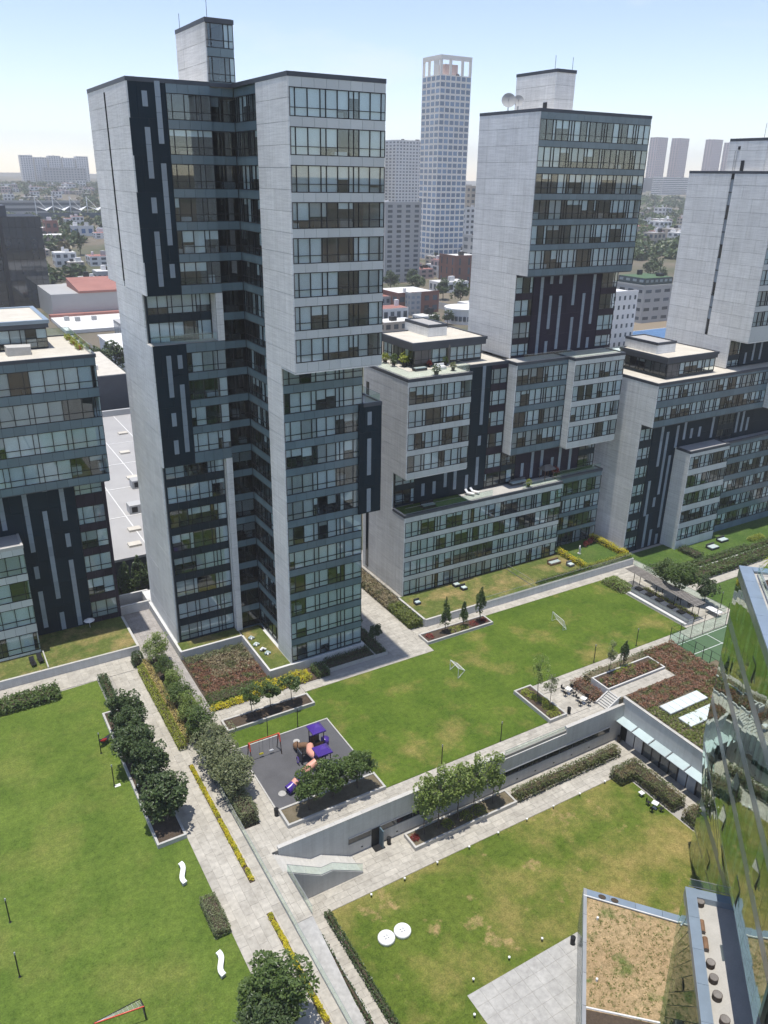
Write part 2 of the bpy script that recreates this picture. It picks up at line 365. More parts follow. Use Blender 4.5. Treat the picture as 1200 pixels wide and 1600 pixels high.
def tree_mesh(kind, seed):
    if (kind, seed) in TREES: return TREES[(kind, seed)]
    r = random.Random(seed * 13 + len(kind))
    S = dict(magnolia=(5200, 2.2, 2.2, 2.2, 3.2, 46, 'leaf_dark', .30, .36, .11, 1.3), broad=(3800, 2.0, 2.0, 1.8, 3.5, 30, 'leaf_mid', .27, .34, .09, 1.9),
             slim=(1500, 1.35, 1.35, 2.5, 4.2, 30, 'leaf_light', .24, .26, .06, 1.3), small=(1700, 1.35, 1.35, 1.05, 2.8, 18, 'leaf_mid', .22, .34, .05, 1.7),
             olive=(3800, 1.8, 1.8, 1.9, 2.6, 36, 'leaf_olive', .19, .34, .07, .9), pine=(1700, 1.05, 1.05, 2.3, 3.0, 34, 'leaf_mid', .22, .22, .08, .7),
             wispy=(620, .9, .9, 1.7, 3.4, 16, 'leaf_olive', .18, .3, .04, 1.6), street=(1500, 3.6, 3.6, 3.2, 5.5, 24, 'leaf_far', .75, .36, .2, 2.4),
             conifer=(1100, 3.0, 3.0, 6.5, 8.0, 26, 'leaf_far', .8, .3, .25, 2.0), bigdark=(6200, 2.6, 2.6, 2.7, 4.2, 52, 'leaf_dark', .30, .34, .12, 1.6))[kind]
    n, rx, ry, rz, cz, lumps, lm, ls, gap, tr, fork = S
    P, C = crown_points(n, rx, ry, rz, cz, lumps, seed * 7 + 1, gap)
    if kind in ('pine', 'conifer'):
        t = np.clip((P[:, 2] - (cz - rz)) / (2 * rz), 0, 1); P[:, :2] *= (1.2 - .85 * t)[:, None]
        tc_ = np.clip((C[:, 2] - (cz - rz)) / (2 * rz), 0, 1); C[:, :2] *= (1.2 - .85 * tc_)[:, None]
    V, F = leaf_arrays(P, ls)
    crown = npmesh('crown_' + kind, V, F, [lm])
    mb = MB()
    top = Vector((r.uniform(-.1, .1), r.uniform(-.1, .1), cz + rz * .45))
    f = Vector((r.uniform(-.1, .1), r.uniform(-.1, .1), fork))
    mb.tube([(0, 0, -.15), f * .5 + Vector((.05, 0, 0)), f, (f + top) / 2 + Vector((.1, .08, 0)), top], [tr * 1.3, tr, tr * .85, tr * .55, tr * .2], 'bark', 7)
    for c in C[:: max(1, len(C) // 12)]:
        e = Vector(c); s0 = f.lerp(top, min(.8, max(0, (e.z - fork) / (cz + rz * .5 - fork)) * .6)); mid = s0.lerp(e, .5) + Vector((0, 0, -.12 * rz * .4))
        mb.tube([s0, mid, e], [tr * .42, tr * .28, tr * .1], 'bark', 5, False)
    TREES[(kind, seed)] = (crown, mb.mesh('trunk_' + kind)); return TREES[(kind, seed)]
def tree(kind, x, y, z, label, s=1.0, seed=0, group=None, name=None, mat=None, cat='tree', rz=None):
    cm, tm = tree_mesh(kind, seed % 3)
    o = thing(name or 'tree', label, cat, (x, y, z), group)
    a = rng.uniform(0, 6.28) if rz is None else rz; fx, fy, fz = rng.uniform(.88, 1.12), rng.uniform(.88, 1.12), rng.uniform(.9, 1.1)
    for nm, me in (('trunk', tm), ('crown', cm)):
        if mat and nm == 'crown':
            key = (kind, seed % 3, mat)
            if key not in TREES: TREES[key] = me.copy(); TREES[key].materials[0] = MATS[mat]
            me = TREES[key]
        c = bpy.data.objects.new(nm, me); c.rotation_euler = (0, 0, a); c.scale = (s * fx, s * fy, s * fz); link(c, o)
    return o
def hedge(name, x0, x1, y0, y1, z0, h, label, mat='leaf_hedge', dens=75, size=.16, cat='hedge', group=None, rough=.12, core='soil', kind=None, bulge=0.0):
    A = [((x1 - x0) * (y1 - y0), 't'), ((x1 - x0) * h, 'f'), ((x1 - x0) * h, 'k'), ((y1 - y0) * h, 'l'), ((y1 - y0) * h, 'r')]
    P = []
    for a, s in A:
        n = max(6, int(a * dens)); u = nr.uniform(0, 1, n); v = nr.uniform(0, 1, n); j = nr.normal(0, rough, n)
        X = x0 + u * (x1 - x0); Y = y0 + u * (y1 - y0); Z = z0 + v * h
        if s == 't': P.append(np.stack([x0 + u * (x1 - x0), y0 + v * (y1 - y0), z0 + h + j], 1))
        elif s == 'f': P.append(np.stack([X, y0 + j * .6, Z], 1))
        elif s == 'k': P.append(np.stack([X, y1 + j * .6, Z], 1))
        elif s == 'l': P.append(np.stack([x0 + j * .6, Y, Z], 1))
        else: P.append(np.stack([x1 + j * .6, Y, Z], 1))
    P = np.concatenate(P)
    # lumpy top and sides
    wob = np.array([noise.noise(Vector((p[0] * .9, p[1] * .9, p[2] * 1.2))) for p in P]); P[:, 2] += wob * min(.35, h * .25) * np.clip((P[:, 2] - z0) / h, 0, 1)
    if bulge:
        t = np.clip((P[:, 2] - z0) / h, 0, 1.2); k = 1 - bulge * t ** 2; cx, cy_ = (x0 + x1) / 2, (y0 + y1) / 2
        P[:, 0] = cx + (P[:, 0] - cx) * k; P[:, 1] = cy_ + (P[:, 1] - cy_) * k
    V, F = leaf_arrays(P, size)
    i = .14 + rough; kk = .5 if bulge else 1
    e = min(i, (x1 - x0) * .3); g_ = min(i, (y1 - y0) * .3); cxx, cyy = (x0 + x1) / 2, (y0 + y1) / 2
    bx = np.array([(cxx + (x - cxx) * (kk if z else 1), cyy + (y - cyy) * (kk if z else 1), (z0 - .05, z0 + h * .82)[z]) for z in (0, 1) for y in (y0 + g_, y1 - g_) for x in (x0 + e, x1 - e)])
    F2 = CF + len(V); V = np.concatenate([V, bx]); mi = np.concatenate([np.zeros(len(F), int), np.ones(6, int)]); F = np.concatenate([F, F2])
    org = np.array([(x0 + x1) / 2, (y0 + y1) / 2, z0])
    o = bpy.data.objects.new(name, npmesh(name, V - org, F, [mat, core], mi)); o.location = org.tolist()
    meta(o, label, cat, group, kind); return link(o, None, org.tolist())
def blades(name, regions, label, mats, dens, hgt, cat=None, kind='stuff', w_=.05, lean=.25):
    """upright grass blades, three-cornered, over rectangles (x0,x1,y0,y1,z,matindex)"""
    Vs, Fs, ms = [], [], []; nv = 0
    for x0, x1, y0, y1, z, k in regions:
        n = int((x1 - x0) * (y1 - y0) * dens); 
        X = nr.uniform(x0, x1, n); Y = nr.uniform(y0, y1, n); a = nr.uniform(0, 6.28, n); h = hgt * nr.uniform(.5, 1.25, n)
        dx, dy = np.cos(a) * w_, np.sin(a) * w_; L = nr.normal(0, lean, (n, 2)) * h[:, None]
        V = np.stack([np.stack([X - dx, Y - dy, np.full(n, z)], 1), np.stack([X + dx, Y + dy, np.full(n, z)], 1), np.stack([X + L[:, 0], Y + L[:, 1], z + h], 1)], 1).reshape(-1, 3)
        Vs.append(V); Fs.append(np.arange(3 * n).reshape(-1, 3) + nv); nv += 3 * n; ms.append(np.full(n, k))
    o = bpy.data.objects.new(name, npmesh(name, np.concatenate(Vs), np.concatenate(Fs), mats, np.concatenate(ms)))
    meta(o, label, cat, None, kind); return link(o)
def cover(name, regions, label, mats, dens, hgt, cat='plants', size=.2):
    """low leafy planting over rectangles (x0,x1,y0,y1,z,matindex), uneven in height and cover"""
    Ps, ms = [], []
    for x0, x1, y0, y1, z, k in regions:
        n = int((x1 - x0) * (y1 - y0) * dens); X = nr.uniform(x0, x1, n); Y = nr.uniform(y0, y1, n)
        hh = np.array([.55 + .6 * noise.noise(Vector((a * 1.3, b * 1.3, 3))) for a, b in zip(X, Y)])
        Ps.append(np.stack([X, Y, z + .04 + hgt * np.clip(hh, .12, 1) * nr.uniform(.4, 1.1, n)], 1)); ms.append(np.full(n, k))
    P = np.concatenate(Ps); V, F = leaf_arrays(P, size, .6)
    o = bpy.data.objects.new(name, npmesh(name, V, F, mats, np.concatenate(ms))); meta(o, label, cat, None, 'stuff'); return link(o)
def shrubs(name, spots, label, mat, size=.14, n=260, cat='plants', group=None, kind=None, flat=.85):
    """one planting of leafy clumps; spots = (x,y,z,rx,rz)"""
    Vs = []
    for x, y, z, rx, rz in spots:
        d = nr.normal(size=(n, 3)); d /= np.linalg.norm(d, axis=1)[:, None]; d[:, 2] = np.abs(d[:, 2]); d *= nr.uniform(.6, 1.05, n)[:, None]
        Vs.append(d * np.array([rx, rx, rz]) + np.array([x, y, z]))
    P = np.concatenate(Vs); V, F = leaf_arrays(P, size, flat)
    org = np.array([P[:, 0].mean(), P[:, 1].mean(), min(s[2] for s in spots)])
    o = bpy.data.objects.new(name, npmesh(name, V - org, F, [mat])); o.location = org.tolist()
    meta(o, label, cat, group, kind); return link(o, None, org.tolist())

# ------------------------------------------------------------ terrain and the courtyard's setting
LOW = -4.6
def sstep(a, b, t):
    t = min(1, max(0, (t - a) / (b - a))); return t * t * (3 - 2 * t)
def terr(x, y):
    r = math.hypot(x, y); az = math.degrees(math.atan2(y, x)); m = sstep(7, 14, abs(az - 56.5))
    z = -5.5 + 2.5 * sstep(112, 135, r if y < 100 else max(r, 130) if y > 111 else r)
    z += m * 15 * sstep(500, 680, r) + 20 * sstep(900, 1900, r) * (1 if m > .5 else 1.4) + 5 * sstep(1900, 2700, r)
    if r > 480: z += min(1, (r - 480) / 200) * (3.5 * noise.noise(Vector((x / 160, y / 160, 1.3))) + 1.5 * noise.noise(Vector((x / 55, y / 55, 4)))) * (m * .8 + .2)
    return min(z, 50)
m, n, l = newmat('terrain')
_b = mixc(n, l, ramp(n, l, noise_tex(n, l, .02, 6, .6), .42, .6), (.15, .125, .09), (.08, .085, .045))
_b = mixc(n, l, ramp(n, l, noise_tex(n, l, .006, 5, .6), .5, .62), _b, (.22, .175, .12))
_p = n.new('ShaderNodeBsdfPrincipled'); _p.inputs['Roughness'].default_value = .95; _o = n.new('ShaderNodeOutputMaterial')
l.new(_b, _p.inputs['Base Color']); l.new(_p.outputs[0], _o.inputs[0])
angs = list(np.arange(20, 105, .75)) + list(np.arange(105, 380, 7.5)); na = len(angs)
rings = [30, 60, 90, 105, 112, 120, 128, 140] + [140 * 1.045 ** k for k in range(1, 72)] + [4000, 5000, 7000, 11000]
TV = [(0, 0, -5.5)]; TF = []
for r_ in rings:
    for a in angs:
        x, y = r_ * math.cos(R(a)), r_ * math.sin(R(a)); TV.append((x, y, terr(x, y)))
for i in range(na): TF.append((0, 1 + i, 1 + (i + 1) % na))
for k in range(len(rings) - 1):
    for i in range(na):
        a, b = 1 + k * na + i, 1 + k * na + (i + 1) % na; TF.append((a, a + na, b + na, b))
me = bpy.data.meshes.new('terrain'); me.from_pydata(TV, [], TF); me.materials.append(MATS['terrain']); me.polygons.foreach_set('use_smooth', [True] * len(TF))
link(meta(bpy.data.objects.new('terrain', me), kind='structure'))

# platform: solid ground under the upper court, the left terrace, and the sunken court
structure('upper_ground', MB().box(20.9, 99, 54.0, 108, -5.4, -.06, 'joint').box(-60, 20.55, 51.3, 54, -5.4, -.06, 'joint').box(-60, 20.9, 54, 108, -5.4, -.06, 'joint').box(-60, 19.1, -60, 51.3, -5.4, -.06, 'joint')
          .box(67.1, 99, -20, 54.0, -5.4, -.06, 'joint').box(99, 150, 55, 84, -5.4, -1.3, 'joint'))
structure('lower_ground', MB().box(20.9, 66.95, -60, 54.0, -5.4, LOW - .06, 'joint'))
structure('stair_landing_deck', MB().box(19.1, 20.9, 45.8, 51.3, -5.4, -.06, 'joint'))
rampz = lambda y: -.05 - (45.8 - y) * .22
structure('ramp', MB().prism([(19.1, 45.8), (19.1, 24), (20.9, 24), (20.9, 45.8)], -5.4, [rampz(45.8), rampz(24), rampz(24), rampz(45.8)], 'paver_grey'))

def lawn(name, poly, z, mat): return structure(name, MB().prism(poly, z - .05, z, mat))
lawn('lawn_upper', [(34.2, 56.15), (56.7, 56.15), (56.7, 62.75), (88.6, 62.75), (88.6, 79.7), (65, 79.7), (65, 77.2), (53.6, 77.2), (53.6, 75.6), (34.2, 75.6)], .0, 'lawn')
lawn('lawn_by_swings', [(23.1, 69.65), (34.2, 69.65), (34.2, 72.55), (23.1, 72.55)], .0, 'lawn')
lawn('lawn_left', [(-60, 5), (14.2, 5), (14.2, 59.7), (11.35, 59.7), (11.35, 83), (12.4, 83), (12.4, 90.6), (-60, 87)], .0, 'lawn_left')
lawn('lawn_lower', [(24.1, -20), (64.9, -20), (64.9, 37.2), (62.3, 37.2), (62.3, 48.9), (23.8, 48.9)], LOW, 'lawn_low')

def pave(name, rects, mat, z, lx=1.2, ly=.6, along='x', gap=.008):
    """one paved surface: every slab its own piece, laid in courses with staggered joints"""
    mb = MB()
    for x0, x1, y0, y1 in rects: mb.box(x0, x1, y0, y1, z - .1, z - .035, 'joint')
    st = structure(name, mb)
    for x0, x1, y0, y1 in rects:
        if along == 'y': a0, a1, b0, b1 = y0, y1, x0, x1
        else: a0, a1, b0, b1 = x0, x1, y0, y1
        nb = max(1, round((b1 - b0) / ly)); hb = (b1 - b0) / nb
        for j in range(nb):
            a = a0 - rng.uniform(0, lx)
            while a < a1 - .02:
                e = a + lx * rng.choice((.75, 1, 1, 1.25)); s, t = max(a, a0), min(e, a1); a = e
                if t - s < .05: continue
                u0, u1, v0, v1 = s + gap, t - gap, b0 + j * hb + gap, b0 + (j + 1) * hb - gap
                zz = z + rng.uniform(-.004, .004)
                if along == 'y': u0, u1, v0, v1 = v0, v1, u0, u1
                pbox(st, 'paver', mat, u0, u1, v0, v1, z - .04, zz)
    flush(st); return st
pave('path_left', [(14.2, 17.35, 20, 90.6), (17.35, 19.0, 20, 72.3), (-30, 17.35, 90.7, 94.4)], 'paver', 0, 1.6, .8, 'y')
pave('path_center', [(21.0, 23.05, 54, 77), (19.1, 20.55, 51.4, 54), (19.1, 20.85, 45.8, 51.4), (19.1, 21, 54, 58)], 'paver', 0, 1.3, .65, 'y')
pave('path_along_wall', [(23.05, 56.7, 54.3, 56.1), (56.7, 65, 54.3, 55.85)], 'paver', 0, 1.4, .6)
pave('path_by_towers', [(34.3, 53.55, 75.65, 77.0), (23.05, 34.25, 74.95, 77.0), (48.0, 53.6, 77.0, 101), (53.6, 96, 79.75, 81.3)], 'paver', 0, 1.4, .7)
pave('path_by_planting', [(59.5, 64.1, 55.9, 60.6), (59.5, 97, 60.7, 62.7), (88.7, 97.5, 62.7, 79.7), (96, 99, 62, 82)], 'paver', 0, 1.4, .7)
pave('path_lower', [(23.4, 66.9, 48.95, 53.9), (22.4, 23.4, 5, 53.9), (64.9, 66.9, -10, 48.95)], 'paver', LOW, 1.5, .7)
mb = MB().prism([(30.4, 5), (55, 5), (43.1, 35.7), (30.4, 35.72)], LOW - .05, LOW + .012, 'joint'); st = structure('paved_forecourt', mb)
for i in range(22):
    for j in range(20):
        x0, y1 = 30.4 + i * 1.25, 35.7 - j * 1.25
        if x0 + 1.25 < 43.1 - (35.7 - y1 + 1.25) * .98 + 2.5: pbox(st, 'paver', 'paver_grey', x0 + .012, x0 + 1.238, y1 - 1.238, y1 - .012, LOW - .02, LOW + .03 + rng.uniform(-.004, .004))
flush(st)
st = structure('cobbled_lane', MB().box(19.25, 22.95, 77, 105.5, -.1, -.03, 'joint'))
for i in range(7):
    for j in range(52):
        x0, y0 = 19.3 + i * .52, 77.05 + j * .547
        pbox(st, 'cobble_slab', 'cobble', x0, x0 + .5, y0, y0 + .53, -.05, rng.uniform(-.008, .008))
flush(st)

# kerbs and walls of the court: each its own wall
def wall(name, label, mat, segs, cap=None):
    o = thing(name, label, 'wall', ((segs[0][0] + segs[0][1]) / 2, (segs[0][2] + segs[0][3]) / 2, segs[0][4]))
    mb = MB()
    for s in segs: mb.box(*s, mat)
    mb.part('wall_body', o)
    if cap:
        for k, s in enumerate(segs):
            x0, x1, y0, y1, z0, z1 = s; L = x1 - x0 if x1 - x0 > y1 - y0 else y1 - y0; nn = max(1, int(L / 3))
            for i in range(nn):
                if x1 - x0 > y1 - y0: box('coping_stone', cap, o, x0 + (x1 - x0) * i / nn, x0 + (x1 - x0) * (i + 1) / nn - .012, y0 - .03, y1 + .03, z1, z1 + .07)
                else: box('coping_stone', cap, o, x0 - .03, x1 + .03, y0 + (y1 - y0) * i / nn, y0 + (y1 - y0) * (i + 1) / nn - .012, z1, z1 + .07)
    return o
# long retaining wall with the basement window band
rw = thing('retaining_wall', 'long grey concrete retaining wall between upper path and sunken lawn', 'wall', (44, 54, LOW))
prof = [(21.2, -.9), (24.6, -3.2), (25.7, -3.2), (29.0, LOW - .05), (66.94, LOW - .05)]
top_ = [(66.94, .32), (57.65, .32), (57.65, -.45), (48.5, -.45), (48.5, .26), (21.2, .26)]
mb = MB(); n_ = len(prof) + len(top_); poly = prof + top_
vs_ = [(x, 53.9, z) for x, z in poly] + [(x, 54.3, z) for x, z in poly]
mb.faces(vs_, [tuple(range(n_)), tuple(range(n_, 2 * n_))[::-1]] + [(i, n_ + i, n_ + (i + 1) % n_, (i + 1) % n_) for i in range(n_)], 'concrete_low')
mb.part('wall_body', rw)
for (a, b, z) in ((21.2, 48.5, .26), (57.65, 66.95, .32)):
    k = int((b - a) / 3)
    for i in range(k): box('coping_stone', 'coping', rw, a + (b - a) * i / k, a + (b - a) * (i + 1) / k - .012, 53.86, 54.32, z, z + .06)
for a, b in ((28.7, 31.35), (32.35, 36.4), (36.4, 48.7), (48.7, 56.8), (56.8, 64.9)):
    fr = MB().box(a, b, 53.80, 53.9, -2.28, -2.2, 'frame_light').box(a, b, 53.80, 53.9, -3.02, -2.96, 'frame_light').part('window_frame', rw)
    k = max(1, int((b - a) / 1.9))
    for i in range(k):
        x0, x1 = a + (b - a) * i / k, a + (b - a) * (i + 1) / k
        box('pane', 'mirror_dark', fr, x0 + .03, x1 - .03, 53.84, 53.88, -2.96, -2.28)
d = MB().box(31.4, 32.35, 53.82, 53.89, LOW, -2.3, 'black').part('door', rw)
MB().box(32.28, 32.4, 53.05, 53.85, LOW, -2.35, 'spandrel_blue').part('door_leaf', d)
box('door_mat', 'black', rw, 31.4, 32.6, 53.0, 53.8, LOW + .003, LOW + .02)
for x in (26.9, 30.2, 34.4, 50.5, 53.2, 56, 58.8, 61.6): box('wall_light', 'black', rw, x, x + .2, 53.85, 53.9, LOW + .5, LOW + .6)
# stairs to the sunken court
st = thing('outdoor_staircase', 'pale stone stairs descending along the retaining wall to the lower path', 'stairs', (25, 52.6, LOW))
def flight(x0, x1, za, zb, k):
    for i in range(k):
        xa, xb = x0 + (x1 - x0) * i / k, x0 + (x1 - x0) * (i + 1) / k; z = za - (za - zb) * (i + 1) / k
        box('step', 'coping', st, xa, xb - .004, 51.46, 53.89, z - .3, z)
flight(20.55, 24.6, 0, -2.7, 15); box('landing', 'coping', st, 24.6, 25.7, 51.46, 53.89, -3.1, -2.7); flight(25.7, 29.0, -2.7, LOW + .01, 12)
sw = thing('stair_side_wall', 'grey triangular wall under the glass stair balustrade', 'wall', (24.5, 51.3, LOW))
pf = [(20.9, LOW), (29.0, LOW), (29.0, LOW + .2), (25.6, -2.45), (24.4, -2.45), (20.95, -.25)]; k = len(pf)
MB().faces([(x, 51.3, z) for x, z in pf] + [(x, 51.45, z) for x, z in pf], [tuple(range(k)), tuple(range(k, 2 * k))[::-1]] + [(i, k + i, k + (i + 1) % k, (i + 1) % k) for i in range(k)], 'concrete_low').part('wall_body', sw)

def glass_rail(name, label, pts, h=1.05, step=1.6, post=True):
    """glass balustrade through points (x,y,z): one pane per bay"""
    o = thing(name, label, 'railing', pts[0]); 
    for a, b in zip(pts, pts[1:]):
        A, B = Vector(a), Vector(b); L = (B - A).length; k = max(1, round(L / step)); t = .02
        nrm = Vector((-(B - A).y, (B - A).x, 0)).normalized() * t / 2
        for i in range(k):
            p, q = A.lerp(B, (i + .012) / k), A.lerp(B, (i + .988) / k)
            MB().hexa([p - nrm, q - nrm, p + nrm, q + nrm] + [v + Vector((0, 0, h)) for v in (p - nrm, q - nrm, p + nrm, q + nrm)], 'rail_glass').part('glass_panel', o)
        if post: MB().bar(A + Vector((0, 0, .04)), B + Vector((0, 0, .04)), .035, 'frame_light').part('base_channel', o); MB().bar(A + Vector((0, 0, h)), B + Vector((0, 0, h)), .022, 'frame_light').part('handrail', o)
    return o
glass_rail('glass_balustrade', 'long glass balustrade edging the left walkway beside the central path', [(19.05, 26, 0), (19.05, 72.2, 0)], 1.1, 2.2)
glass_rail('glass_balustrade', 'glass balustrade sloping along the staircase on the grey triangular wall', [(20.95, 51.37, -.25), (24.4, 51.37, -2.45), (25.6, 51.37, -2.45), (29.0, 51.37, LOW + .2)], 1.0, 1.8)
glass_rail('glass_balustrade', 'short glass balustrade at path edge below the stair head', [(20.92, 51.2, 0), (20.92, 45.9, 0)], 1.0, 1.8)
glass_rail('glass_balustrade', 'low glass balustrade in the notch of the long retaining wall', [(48.6, 54.1, -.45), (57.55, 54.1, -.45)], 1.0, 1.8)

# ------------------------------------------------------------ facade helpers
def fbm(face, a0, a1, d0, d1, z0, z1):
    ax, p = face
    return bmat(a0, a1, p + d0, p + d1, z0, z1) if ax == 'x' else bmat(p + d0, p + d1, a0, a1, z0, z1)
def fp(root, name, mat, face, a0, a1, d0, d1, z0, z1, parent=None): piece(root, name, mat, parent or root, fbm(face, a0, a1, d0, d1, z0, z1))
FRAMES = {}
def mods_for(L, pat):
    out = []; s = 0; i = 0
    while s < L - .01: out.append(pat[i % len(pat)]); s += pat[i % len(pat)]; i += 1
    if s - L > out[-1] * .5 and len(out) > 1: s -= out.pop()
    return [m_ * L / s for m_ in out]
PAT_A = [.6, 1.3, 1.35, .6, 1.25, 1.25, .55, .6, 1.25, 1.25, .5]; PAT_B = [1.15, 1.15, .5, 1.2, 1.2, .45, .5]; PAT_C = [1.25, 1.25, .6]
def window_row(root, face, a0, a1, zb, zt, pat, fmat='frame', full=.66, part=.17, transom=.31, room=4.2, gmat='pane'):
    L = a1 - a0; h = zt - zb; ms = mods_for(L, pat); ed = [a0]
    for m_ in ms: ed.append(ed[-1] + m_)
    key = (face[0], round(L, 2), round(h, 2), tuple(round(v, 2) for v in ms), fmat)
    if key not in FRAMES:
        mb = MB(); fw = .075
        def B(u0, u1, z0, z1, d0=-.015, d1=.12):
            if face[0] == 'x': mb.box(u0, u1, d0, d1, z0, z1, fmat)
            else: mb.box(d0, d1, u0, u1, z0, z1, fmat)
        B(0, L, 0, .07); B(0, L, h - .07, h); B(0, L, h * transom - .032, h * transom + .032, -.01, .1)
        for e in ed: B(max(0, e - a0 - fw / 2), min(L, e - a0 + fw / 2), .06, h - .06)
        FRAMES[key] = mb.mesh('window_frame')
    org = Vector((a0, face[1], zb)) if face[0] == 'x' else Vector((face[1], a0, zb))
    fr = bpy.data.objects.new('window_frame', FRAMES[key]); fr.location = org - WORLD[root.name]; link(fr, root, org)
    i = 0
    while i < len(ms):
        k = rng.choice((1, 2, 2, 3)); r_ = rng.random(); drop = 1.0 if r_ < full else (rng.choice((.25, .4, .55, .7)) if r_ < full + part else 0)
        bm_ = 'blind' if rng.random() < .78 else 'blind_grey'
        for j in range(i, min(i + k, len(ms))):
            u0, u1 = ed[j] + .03, ed[j + 1] - .03
            fp(root, 'pane', gmat, face, u0, u1, .045, .057, zb + h * transom + .025, zt - .06, fr)
            fp(root, 'pane', gmat, face, u0, u1, .045, .057, zb + .06, zb + h * transom - .025, fr)
            dr = drop if rng.random() < .93 else rng.choice((0, 1.0, .5))
            if dr > 0: fp(root, 'roller_blind', bm_, face, u0 - .01, u1 + .01, .17, .185, zt - .05 - (h - .09) * dr, zt - .03, fr)
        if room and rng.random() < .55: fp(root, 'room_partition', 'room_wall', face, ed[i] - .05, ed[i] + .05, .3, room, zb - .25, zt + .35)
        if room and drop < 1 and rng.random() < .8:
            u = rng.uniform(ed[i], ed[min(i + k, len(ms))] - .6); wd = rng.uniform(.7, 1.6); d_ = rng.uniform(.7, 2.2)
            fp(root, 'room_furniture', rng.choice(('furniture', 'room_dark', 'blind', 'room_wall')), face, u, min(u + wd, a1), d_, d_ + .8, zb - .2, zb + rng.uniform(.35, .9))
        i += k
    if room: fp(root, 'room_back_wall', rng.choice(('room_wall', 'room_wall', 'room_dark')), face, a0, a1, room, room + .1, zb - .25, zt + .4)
    return fr
def spandrel(root, face, a0, a1, z0, z1, mat, pw=1.3):
    k = max(1, round((a1 - a0) / pw))
    for i in range(k):
        fp(root, 'spandrel_panel', mat, face, a0 + (a1 - a0) * i / k + .012, a0 + (a1 - a0) * (i + 1) / k - .012, 0, .1, z0 + .012, z1 - .012)
    fp(root, 'spandrel_backing', 'black', face, a0, a1, .06, .16, z0, z1)
def ribbon(root, face, a0, a1, rows, z0, z1, smat, pat, slabs=True, **kw):
    """storeys of strip windows with cladding between; rows = (bottom, top) from the highest down"""
    hi = z1
    for zb, zt in rows:
        if hi - zt > .1: spandrel(root, face, a0, a1, zt, hi, smat)
        window_row(root, face, a0, a1, zb, zt, pat, **kw); hi = zb
        if slabs: fp(root, 'floor_slab', 'slab', face, a0 + .02, a1 - .02, .2, 4.6, zb - .55, zb - .22)
    if hi - z0 > .1: spandrel(root, face, a0, a1, z0, hi, smat)
    if slabs: fp(root, 'floor_slab', 'slab', face, a0 + .02, a1 - .02, .2, 4.6, rows[0][1] + .3, rows[0][1] + .5)
def panels(root, face, a0, a1, z0, z1, mat='concrete', course=2.05, length=4.2, name='concrete_panel', t=.16, gap=.014, joint=.034):
    k = max(1, round((z1 - z0) / course)); h = (z1 - z0) / k
    for j in range(k):
        m_ = max(1, round((a1 - a0) / length)); off = 0 if m_ == 1 else (j % 2) * .5
        cuts = sorted(set([0.0] + [min(1, max(0, (i + off) / m_)) for i in range(m_ + 1)] + [1.0]))
        for c, e in zip(cuts, cuts[1:]):
            if (e - c) * (a1 - a0) < .15: continue
            dd = rng.uniform(-.006, .006)
            fp(root, name, mat, face, a0 + (a1 - a0) * c + (gap if c > 0 else 0), a0 + (a1 - a0) * e - (gap if e < 1 else 0), dd, t, z0 + h * j + joint, z0 + h * (j + 1))
    fp(root, 'panel_backing', 'seam' if mat == 'concrete' else 'black', face, a0 + .01, a1 - .01, .05, t + .12, z0, z1)
def strips(root, face, L, w_=.56, seg=1.65):
    for a, zb, zt in L:
        k = max(1, round((zt - zb) / seg))
        for i in range(k): fp(root, 'glass_strip', 'strip', face, a, a + w_, -.05, .02, zb + (zt - zb) * i / k + .012, zb + (zt - zb) * (i + 1) / k - .012)
def mass(root, name, mat, x0, x1, y0, y1, z0, z1): return box(name, mat, root, x0, x1, y0, y1, z0, z1)
def roof(root, x0, x1, y0, y1, z, mat='terrace', par=.25, pm='roofdark', h=.4, sides='flrb'):
    """roof deck with a raised edge trim on each side"""
    mass(root, 'roof_deck', mat, x0 + .1, x1 - .1, y0 + .1, y1 - .1, z - .35, z - .12)
    e = -.03
    if 'f' in sides: mass(root, 'parapet', pm, x0 + e, x1 - e, y0 + e, y0 + par, z - h, z + .02)
    if 'b' in sides: mass(root, 'parapet', pm, x0 + e, x1 - e, y1 - par, y1 - e, z - h, z + .02)
    if 'l' in sides: mass(root, 'parapet', pm, x0 + e, x0 + par, y0 + par, y1 - par, z - h, z + .018)
    if 'r' in sides: mass(root, 'parapet', pm, x1 - par, x1 - e, y0 + par, y1 - par, z - h, z + .018)
def rows_from(zb0, step, k, h): return [(zb0 - step * i, zb0 - step * i + h) for i in range(k)]

# ------------------------------------------------------------ tall tower with dark boxes (centre left)
A = thing('apartment_tower', 'tallest grey concrete apartment tower with navy boxes and glazed inner corner', 'building', (34, 92, 1.2))
rl = [(zb, zb + 2.38) for zb in [37.56 - 3.29 * i for i in range(12)]]; ru = rows_from(64.38, 3.365, 8, 2.48)
allrows = ru + rl
FX = ('x', 76.8); FL = ('x', 80.5)
ribbon(A, FX, 34.75, 45.3, ru, 39.77, 67.95, 'spandrel_light', PAT_A)
ribbon(A, FL, 34.75, 44.9, rl, 1.2, 39.7, 'spandrel_blue', [.75, 1.3, 1.3, .6, 1.2, 1.2, .5, .55, 1.2, 1.2])
panels(A, ('y', 34.6), 76.8, 84.6, 39.77, 67.95, length=4.5); panels(A, ('y', 34.6), 80.5, 84.6, 1.2, 39.77, length=5)
mass(A, 'soffit', 'concrete', 34.62, 45.28, 76.85, 80.6, 39.6, 39.74); mass(A, 'side_wall', 'concrete', 45.1, 45.28, 76.9, 105, 39.77, 67.9); mass(A, 'side_wall', 'concrete', 44.75, 44.9, 80.6, 105, 1.2, 39.6)
mass(A, 'core', 'room_dark', 39.2, 45.0, 85.2, 104.8, 1.3, 67.5)
